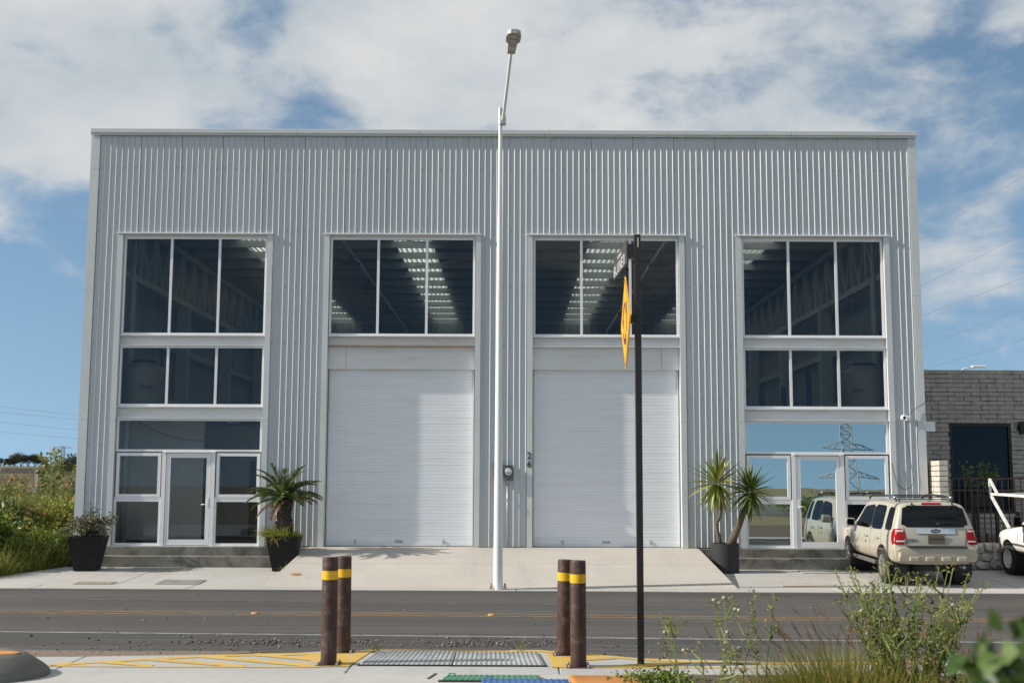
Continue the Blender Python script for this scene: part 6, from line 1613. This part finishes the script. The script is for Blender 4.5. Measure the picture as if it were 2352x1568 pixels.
# small seed heads and leaves give the dry field its grain
n = 16000; P = rows_on(-24, -10.1, 28.8, 45, n); z = terrain(P[:, 0], P[:, 1]); hgt = RNG.beta(2.2, 1.6, n) * 1.05
P3 = np.stack([P[:, 0], P[:, 1], z + hgt], 1); V, F = leaves(P3, RNG.normal(0, 1, (n, 3)), RNG.uniform(.04, .10, n), RNG.uniform(.02, .045, n), .4)
o = put('dry_foliage', np_mesh('dry_foliage', V, F), M['drystalk']); o['kind'] = 'stuff'
n = 9000; P = rows_on(-14, -10.0, 26.0, 32, n); z = terrain(P[:, 0], P[:, 1]); hgt = RNG.beta(2, 1.6, n) * .85
P3 = np.stack([P[:, 0], P[:, 1], z + hgt], 1); k = bank(P); V, F = leaves(P3[k], RNG.normal(0, 1, (k.sum(), 3)), RNG.uniform(.04, .09, k.sum()), RNG.uniform(.025, .05, k.sum()), .4)
o = put('ground_foliage', np_mesh('ground_foliage', V, F), M['sunleaf']); o['kind'] = 'stuff'
def shrub(lab, x, y, rx, ry, h, n, mat, ls, name='bush', cat='bush', z0=None, low=.1):
    z0 = tz(x, y) if z0 is None else z0
    t = thing(name, lab, cat, (x, y, z0))
    paths = []
    for k in range(14):
        a = RNG.uniform(0, 6.28); r_ = RNG.uniform(.2, .85); p = [Vector((0, 0, 0)), Vector((r_ * rx * .45 * math.cos(a), r_ * ry * .45 * math.sin(a), h * .4)), Vector((r_ * rx * math.cos(a), r_ * ry * math.sin(a), h * RNG.uniform(.6, .92)))]; paths.append(p)
    stem_mesh(paths, .02, .006, 5).build('branches', M['bark'], t, fix=False)
    nc = 34; C_ = RNG.normal(0, 1, (nc, 3)); C_ /= np.linalg.norm(C_, axis=1, keepdims=True); rad = RNG.uniform(.45, 1.0, nc)[:, None]
    C_ = C_ * rad * np.array([rx, ry, h * .5]) + np.array([0, 0, h * .52])
    ci = RNG.integers(0, nc, n); P3 = C_[ci] + RNG.normal(0, 1, (n, 3)) * np.array([rx, ry, h * .5]) * .20
    P3 = P3[P3[:, 2] > low * h * .3]
    D = (P3 - np.array([0, 0, h * .4])); D = unit(D) + RNG.normal(0, .7, D.shape) + np.array([0, 0, .15])
    V, F = leaves(P3, D, RNG.uniform(ls * .6, ls * 1.25, len(P3)), RNG.uniform(ls * .45, ls * .8, len(P3)), .25)
    put('foliage', np_mesh('foliage', V, F), M[mat], t); return t
shrub('green leafy bush on the bank at the left edge', -11.75, 26.0, .9, .6, 1.2, 2600, 'bushleaf', .15)
shrub('low dark bush behind the black planter at the warehouse corner', -10.45, 27.0, .45, .5, .95, 1300, 'bushleaf', .085)
shrub('dark green weedy bush farther back on the bank at the left edge', -13.3, 30.5, .8, .8, 1.0, 1500, 'bushleaf', .11)
shrub('rounded yellow-green bush in the middle of the bank beside the warehouse', -10.85, 28.3, .62, .6, 1.15, 2600, 'potgrass', .10)
shrub('broad light green bush on the bank, left of the rounded one', -12.1, 28.0, .8, .6, 1.05, 2800, 'sunleaf', .12)
# tall sunflower-like plants
def flower(mb_p, mb_h, c, r_, nrm):
    nrm = Vector(nrm).normalized(); u = nrm.orthogonal().normalized(); w = nrm.cross(u)
    for k in range(10):
        a = 2 * math.pi * k / 10; d = u * math.cos(a) + w * math.sin(a); e = u * math.cos(a + .32) + w * math.sin(a + .32); f = u * math.cos(a - .32) + w * math.sin(a - .32)
        mb_p.quad(c + d * r_ * .25, c + f * r_ * .7 + nrm * .01, c + d * r_, c + e * r_ * .7 + nrm * .01)
    n0 = len(mb_h.v)
    for k in range(8): a = 2 * math.pi * k / 8; mb_h.v.append(tuple(c + (u * math.cos(a) + w * math.sin(a)) * r_ * .3 + nrm * .015))
    mb_h.v.append(tuple(c + nrm * .035))
    for k in range(8): mb_h.f.append((n0 + k, n0 + (k + 1) % 8, n0 + 8))
sun_pl = [(-12.35, 31.0, 1.75, 'tall sunflower plant with leafy top against the sky, left of the pair', 0), (-11.95, 30.6, 1.62, 'tall sunflower plant with drooping leaves in the middle of the bank', 1), (-11.35, 30.2, 1.7, 'slender sunflower plant with one orange bloom high against the sky', 2), (-10.65, 29.2, 1.25, 'sunflower plant with orange blooms next to the warehouse corner', 3), (-10.5, 28.0, 1.0, 'short sunflower plant with yellow blooms close to the warehouse corner', 4), (-13.6, 29.6, .8, 'short leafy plant with orange blooms at the left edge of the bank', 5)]
for x, y, h, lab, idx_ in sun_pl:
    t = thing('sunflower_plant', lab, 'plant', (x, y, tz(x, y)), 0, 'sunflower plants on the bank'); paths = []; LP = []; LD = []; fp = MB(); fh = MB()
    for k in range(5):
        a = RNG.uniform(0, 6.28); top = Vector((RNG.uniform(-.3, .3), RNG.uniform(-.2, .2), h * RNG.uniform(.7, 1.05))); p = [Vector((0, 0, 0)), top * .5 + Vector(RNG.normal(0, .04, 3)), top]; paths.append(p)
        for q in np.linspace(.25, 1.0, 9):
            for _ in range(4 if q < .95 else 9): LP.append(Vector((0, 0, 0)).lerp(top, q) + Vector(RNG.normal(0, .03, 3))); LD.append(RNG.normal(0, 1, 3) + np.array([0, 0, -.25]))
        if k < 2: flower(fp, fh, top + Vector((RNG.uniform(-.08, .08), -.06, RNG.uniform(.02, .12))), RNG.uniform(.032, .05), (RNG.uniform(-.8, .2), -1, .4))
    stem_mesh(paths, .011, .006, 5).build('stem', M['weedstem'], t, fix=False)
    V, F = leaves(np.array([tuple(p) for p in LP]), np.array(LD), RNG.uniform(.08, .19, len(LP)), RNG.uniform(.04, .10, len(LP)), .3)
    put('foliage', np_mesh('foliage', V, F), M['sunleaf'], t)
    fp.build('petals', M['petal'], t, fix=False); fh.build('flower_head', M['flowerheart'], t, fix=False)
fp = MB(); fh = MB()
for k in range(45):
    x, y = RNG.uniform(-22, -10.1), RNG.uniform(26.5, 44)
    if k < 22: x, y = RNG.uniform(-12.5, -10.1), RNG.uniform(25.8, 30)
    flower(fp, fh, Vector((x, y, tz(x, y) + RNG.uniform(.7, 1.05))), RNG.uniform(.025, .05), (RNG.uniform(-1, .3), -1, RNG.uniform(0, 1)))
o = fp.build('wild_flowers', M['petal'], fix=False); o['kind'] = 'stuff'
# fountain grass with pink plumes at the pavement edge
def plume_grass(name, lab, x, y, z, n, npl, L, spread, lean, bmat, pmat, w=.008, pl=.16, plw=.022, bend=(.5, 1.6)):
    t = thing(name, lab, 'grass', (x, y, z))
    P = np.stack([RNG.normal(0, spread * .35, n), RNG.normal(0, spread * .3, n), np.zeros(n)], 1)
    D = np.stack([RNG.normal(lean, .38, n), RNG.normal(0, .34, n), np.ones(n)], 1) + P * np.array([1.1, 1.1, 0])
    V, F = blades(P, D, RNG.uniform(L * .45, L, n), w * RNG.uniform(.6, 1.3, n), RNG.uniform(bend[0], bend[1], n), 4)
    put('blades', np_mesh('blades', V, F), M[bmat], t)
    LP = []; LD = []; paths = []
    for k in range(npl):
        b = Vector((RNG.normal(0, spread * .3), RNG.normal(0, spread * .25), 0)); d = Vector((RNG.normal(lean * 1.3, .28), RNG.normal(0, .2), 1)).normalized(); tip = b + d * L * RNG.uniform(.85, 1.15)
        d2 = (d + Vector((lean * 1.2 + RNG.normal(0, .15), 0, -.25))).normalized(); e = tip + d2 * pl
        paths.append([b, b.lerp(tip, .5) + Vector((0, 0, .02)), tip, e])
        for q in np.linspace(0, 1, 26):
            s = math.sin(math.pi * (.15 + .8 * q))
            for _ in range(2): LP.append(tip.lerp(e, q)); LD.append(np.array(d2) * 1.6 + RNG.normal(0, .55, 3) * s)
    stem_mesh(paths, .0022, .0016, 3).build('stalks', M[bmat], t, fix=False)
    V, F = leaves(np.array([tuple(p) for p in LP]), np.array(LD), RNG.uniform(plw * .9, plw * 1.5, len(LP)), plw * .28, .3)
    put('plumes', np_mesh('plumes', V, F), M[pmat], t); return t
plume_grass('fountain_grass', 'pink-plumed fountain grass tuft at the pavement edge, far left', -11.35, 24.75, tz(-11.35, 24.75), 420, 26, .62, .5, -.12, 'grassgreen', 'pinkplume', .009, .16, .03)
plume_grass('fountain_grass', 'brown-plumed grass tuft in the middle of the bank', -11.1, 27.9, tz(-11.1, 27.9), 500, 34, .95, .7, -.35, 'tawny', 'plume', .010, .18, .03)
fp_ = thing('fence_post', 'grey metal post standing in the weeds on the bank', 'post', (-13.35, 33, tz(-13.35, 33)))
MB().box(-.03, .03, -.03, .03, 0, 1.42).build('post', M['galv'], fp_); MB().hexa([(-.03, -.03, 1.42), (.03, -.03, 1.42), (.03, .03, 1.42), (-.03, .03, 1.42), (.08, -.03, 1.50), (.14, -.03, 1.49), (.14, .03, 1.49), (.08, .03, 1.50)]).build('bent_top', M['galv'], fp_)
# far stone wall and trees
fw = thing('stone_wall', 'distant dry grey stone wall below the trees on the left horizon', 'wall', (-81, 200, tz(-81, 200)))
MB().box(-6, 6, -.3, .3, -.4, .95).build('wall_core', M['stone'], fw)
P = np.stack([RNG.uniform(-6, 6, 900), np.full(900, -.32), RNG.uniform(-.2, 1.0, 900)], 1)
o = stones(P, RNG.uniform(.07, .15, 900), 'stones', M['stone']); o.parent = fw; o['kind'] = 'stuff'
def tree(lab, x, y, h, w, n=1500, ls=.22, z=None):
    z = tz(x, y) if z is None else z
    t = thing('acacia_tree', lab, 'tree', (x, y, z), 0, 'trees on the left horizon'); tr = []
    for k in range(5): a = k * 1.3; tr.append([Vector((0, 0, -.1)), Vector((.12 * w * math.cos(a), .12 * w * math.sin(a), h * .4)), Vector((.35 * w * math.cos(a), .35 * w * math.sin(a), h * .8))])
    stem_mesh(tr, .05 * h / 3, .015 * h / 3, 5).build('trunk', M['bark'], t, fix=False)
    nc = 26; C_ = np.stack([RNG.normal(0, .30 * w, nc), RNG.normal(0, .28 * w, nc), h * RNG.uniform(.42, .92, nc)], 1); C_[:, 2] -= (np.abs(C_[:, 0]) / w) ** 2 * h * .5
    P3 = C_[RNG.integers(0, nc, n)] + RNG.normal(0, 1, (n, 3)) * np.array([.09 * w, .09 * w, .075 * h])
    V, F = leaves(P3, RNG.normal(0, 1, (n, 3)), RNG.uniform(ls * .6, ls * 1.3, n), RNG.uniform(ls * .5, ls, n), .3)
    put('crown', np_mesh('crown', V, F), M['treeleaf'], t)
tree('tiny lone tree at the very left edge of the horizon', -114.0, 262, 1.9, 1.6, 500)
for i, (px, hh, ww, lab) in enumerate([(30, 1.7, 1.4, 'small sparse tree at the left end of the row above the stone wall'), (40, 1.9, 2.6, 'low dark tree second from the left above the stone wall'), (56, 2.9, 4.2, 'tallest broad tree in the row above the stone wall'), (72, 2.9, 4.0, 'broad tree just right of the tallest above the stone wall'), (88, 2.5, 3.2, 'rounded tree at the right end of the row above the stone wall')]):
    tree(lab, (px - 1176) / 2680 * 255, 255, hh, ww, 1600)
tree('dark spreading tree close to the warehouse corner on the horizon', -44.6, 118, 2.75, 2.9, 2400, .16)

# ------------------------------------------------------------------ weeds in the foreground
def stemweed(lab, x, y, z, n, h0, h1, spread, r0=.005, leafn=10, budn=8, leafL=.06, grp=None, lean=0.0, bmat='weedbud', fl=0):
    t = thing('tall_weed', lab, 'weed', (x, y, z), 0, grp); paths = []; LP = []; LD = []; BP = []; FP = []
    for k in range(n):
        a = RNG.uniform(0, 6.28); h = RNG.uniform(h0, h1); r_ = spread * math.sqrt(RNG.uniform(0, 1))
        b = Vector((r_ * .18 * math.cos(a), r_ * .18 * math.sin(a), 0)); p = [b]; d = Vector((.55 * r_ / h * math.cos(a) + lean, .5 * r_ / h * math.sin(a), 1)).normalized()
        for s in range(7): d = (d + Vector(RNG.normal(0, .045, 3)) + Vector((math.cos(a), math.sin(a), 0)) * .025).normalized(); p.append(p[-1] + d * h / 7)
        paths.append(p)
        for q in range(1, 7):
            for _ in range(int(leafn * (1.25 - q / 7))): LP.append(p[q].lerp(p[q - 1], random.random())); LD.append(RNG.normal(0, 1, 3) + np.array([0, 0, .2]))
        tips = [p[-1]]
        for m_ in range(4):
            q = p[RNG.integers(4, 7)]; e = q + Vector((RNG.normal(0, .07), RNG.normal(0, .07), RNG.uniform(.04, .16))); paths.append([q, q.lerp(e, .5) + Vector((0, 0, -.01)), e]); tips.append(e)
        for e in tips:
            for _ in range(budn): BP.append(e + Vector(RNG.normal(0, .018, 3)))
            if fl and RNG.uniform() < .16 * fl: FP.append(e + Vector((0, 0, .02)))
    stem_mesh(paths, r0, r0 * .45, 5).build('stems', M['weedstem'], t, fix=False)
    V, F = leaves(np.array([tuple(p) for p in LP]), np.array(LD), RNG.uniform(leafL * .5, leafL * 1.3, len(LP)), RNG.uniform(leafL * .2, leafL * .42, len(LP)), .4); put('foliage', np_mesh('foliage', V, F), M['weedleaf'], t)
    n_ = len(BP); V, F = leaves(np.array([tuple(p) for p in BP]), RNG.normal(0, 1, (n_, 3)) + np.array([0, 0, .6]), RNG.uniform(.016, .034, n_), RNG.uniform(.012, .020, n_), .5); put('buds', np_mesh('buds', V, F), M[bmat], t)['kind'] = 'stuff'
    if FP:
        mb = MB()
        for c in FP: mb.lathe([(0, -.016), (.013, -.008), (.017, 0), (.012, .011), (0, .015)], 8, center=tuple(c))
        mb.build('seed_fluff', M['fluff'], t, smooth=True)['kind'] = 'stuff'
    return t
VZ = 0.10
stemweed('big clump of tall green weeds with budding tips in front of the cream car', 3.20, 9.55, VZ, 46, .9, 1.42, .62, .0085, 6, 9, .065, fl=.12)
for i, (x, y, h, ln, lab) in enumerate([(1.42, 9.6, .95, -.12, 'thin weed with a white seed head, leftmost of the weeds beside the sign post'), (1.58, 9.4, .78, -.05, 'short thin weed between the leftmost and the tallest seedy weeds'), (1.72, 9.5, 1.12, .02, 'tall thin weed with yellow-green buds right of the sign post'), (1.84, 9.7, .88, .03, 'thin budding weed with pale fluff between the two tallest'), (1.97, 9.5, 1.18, .02, 'tallest thin weed with yellow-green buds, rightmost beside the sign post')]):
    stemweed(lab, x, y, VZ, 2, h * .85, h, .13, .0075, 3, 10, .06, 'thin weeds beside the sign post', ln, fl=1.2)
plume_grass('fountain_grass', 'tawny grass tuft with brown plumes leaning left, foreground right', 2.62, 9.6, VZ, 3000, 46, .84, .58, -.16, 'tawny', 'plume', .0125, .12, .016, (.1, .7))
plume_grass('fountain_grass', 'green and tawny grass under the big weed clump', 3.05, 9.35, VZ, 2200, 8, .78, .62, -.05, 'tawny', 'plume', .012, .10, .014, (.1, .8))
stemweed('bushy low weed filling the foot of the big clump', 3.38, 9.3, VZ, 28, .4, .78, .5, .004, 13, 2, .08)
stemweed('thin leafy weed leaning left at the bottom right corner', 3.62, 8.2, VZ, 4, .8, 1.1, .25, .005, 9, 4, .055, 'leafy weeds in the bottom right corner', -.32)
stemweed('reddish leafy weed standing beside the blurred shrub', 3.40, 7.8, VZ, 4, .75, .98, .20, .005, 10, 4, .06, 'leafy weeds in the bottom right corner', -.06)
plume_grass('fountain_grass', 'sparse dry grass with dark seed heads between the weeds, bottom right', 3.0, 8.0, VZ, 60, 14, .88, .45, -.1, 'tawny', 'plume', .006, .09, .020)
plume_grass('fountain_grass', 'low dry grass tuft left of the tawny grass, bottom edge', 1.95, 9.9, VZ, 160, 3, .56, .4, -.1, 'tawny', 'plume', .007, .08, .014)
cr = thing('creeping_weed', 'low creeping green weed between the orange cover and the sign post', 'weed', (1.50, 12.05, .10))
n = 950; P = np.stack([RNG.normal(0, .17, n), RNG.normal(0, .14, n), np.abs(RNG.normal(0, .055, n))], 1); V, F = leaves(P, RNG.normal(0, 1, (n, 3)) + np.array([0, 0, .5]), RNG.uniform(.025, .055, n), RNG.uniform(.018, .035, n), .3)
put('foliage', np_mesh('foliage', V, F), M['bushleaf'], cr)
paths = [[Vector((0, 0, .01)), Vector((math.cos(a) * .15, math.sin(a) * .1, .05)), Vector((math.cos(a) * .36, math.sin(a) * .16, .04 + .06 * random.random()))] for a in np.linspace(0, 6.0, 9)]
stem_mesh(paths, .004, .002, 4).build('runners', M['weedstem'], cr, fix=False)
ct = [(-1.60, 14.16), (.10, 14.12)]
for (x, y), lab in zip(ct, ('small dry grass sprig at the left rear corner of the trench covers', 'small dry grass sprig behind the right trench cover')):
    t = thing('grass_sprig', lab, 'weed', (x, y, .10), 0, 'grass sprigs at the trench covers'); n = 12
    V, F = blades(np.stack([RNG.normal(0, .03, n), RNG.normal(0, .02, n), np.zeros(n)], 1), np.stack([RNG.normal(0, .4, n), RNG.normal(0, .3, n), np.ones(n)], 1), RNG.uniform(.08, .2, n), .007, RNG.uniform(.3, 1.2, n), 3); put('blades', np_mesh('blades', V, F), M['tawny'], t)
# broad-leaved shrub right beside the camera, out of focus
ns = thing('leafy_shrub', 'blurred broad-leaved green shrub very close at the right edge', 'shrub', (.955, 1.86, -.08)); paths = []; LP = []; LD = []
for k in range(18):
    tip = Vector((-.18 + .022 * k, RNG.uniform(-.08, .14), 1.965 + .035 * math.sin(k * 1.9) + (.03 if k > 4 else -.03))); paths.append([Vector((0, 0, 0)), Vector((tip.x * .3, tip.y * .3, 1.0)), tip])
    for _ in range(34): LP.append(tip + Vector(RNG.normal(0, .026, 3)) + Vector((0, 0, -.07 * random.random()))); LD.append(RNG.normal(0, 1, 3) + np.array([0, -.2, -.1]))
stem_mesh(paths, .008, .004, 5).build('stems', M['weedstem'], ns, fix=False)
V, F = leaves(np.array([tuple(p) for p in LP]), np.array(LD), RNG.uniform(.035, .07, len(LP)), RNG.uniform(.025, .048, len(LP)), .2); put('foliage', np_mesh('foliage', V, F), M['bigleaf'], ns)
shrub('dark hedge-like bush behind the viewer, mirrored in the lower panes', 18.5, -14.6, 3.2, .9, 1.3, 1600, 'bushleaf', .2)
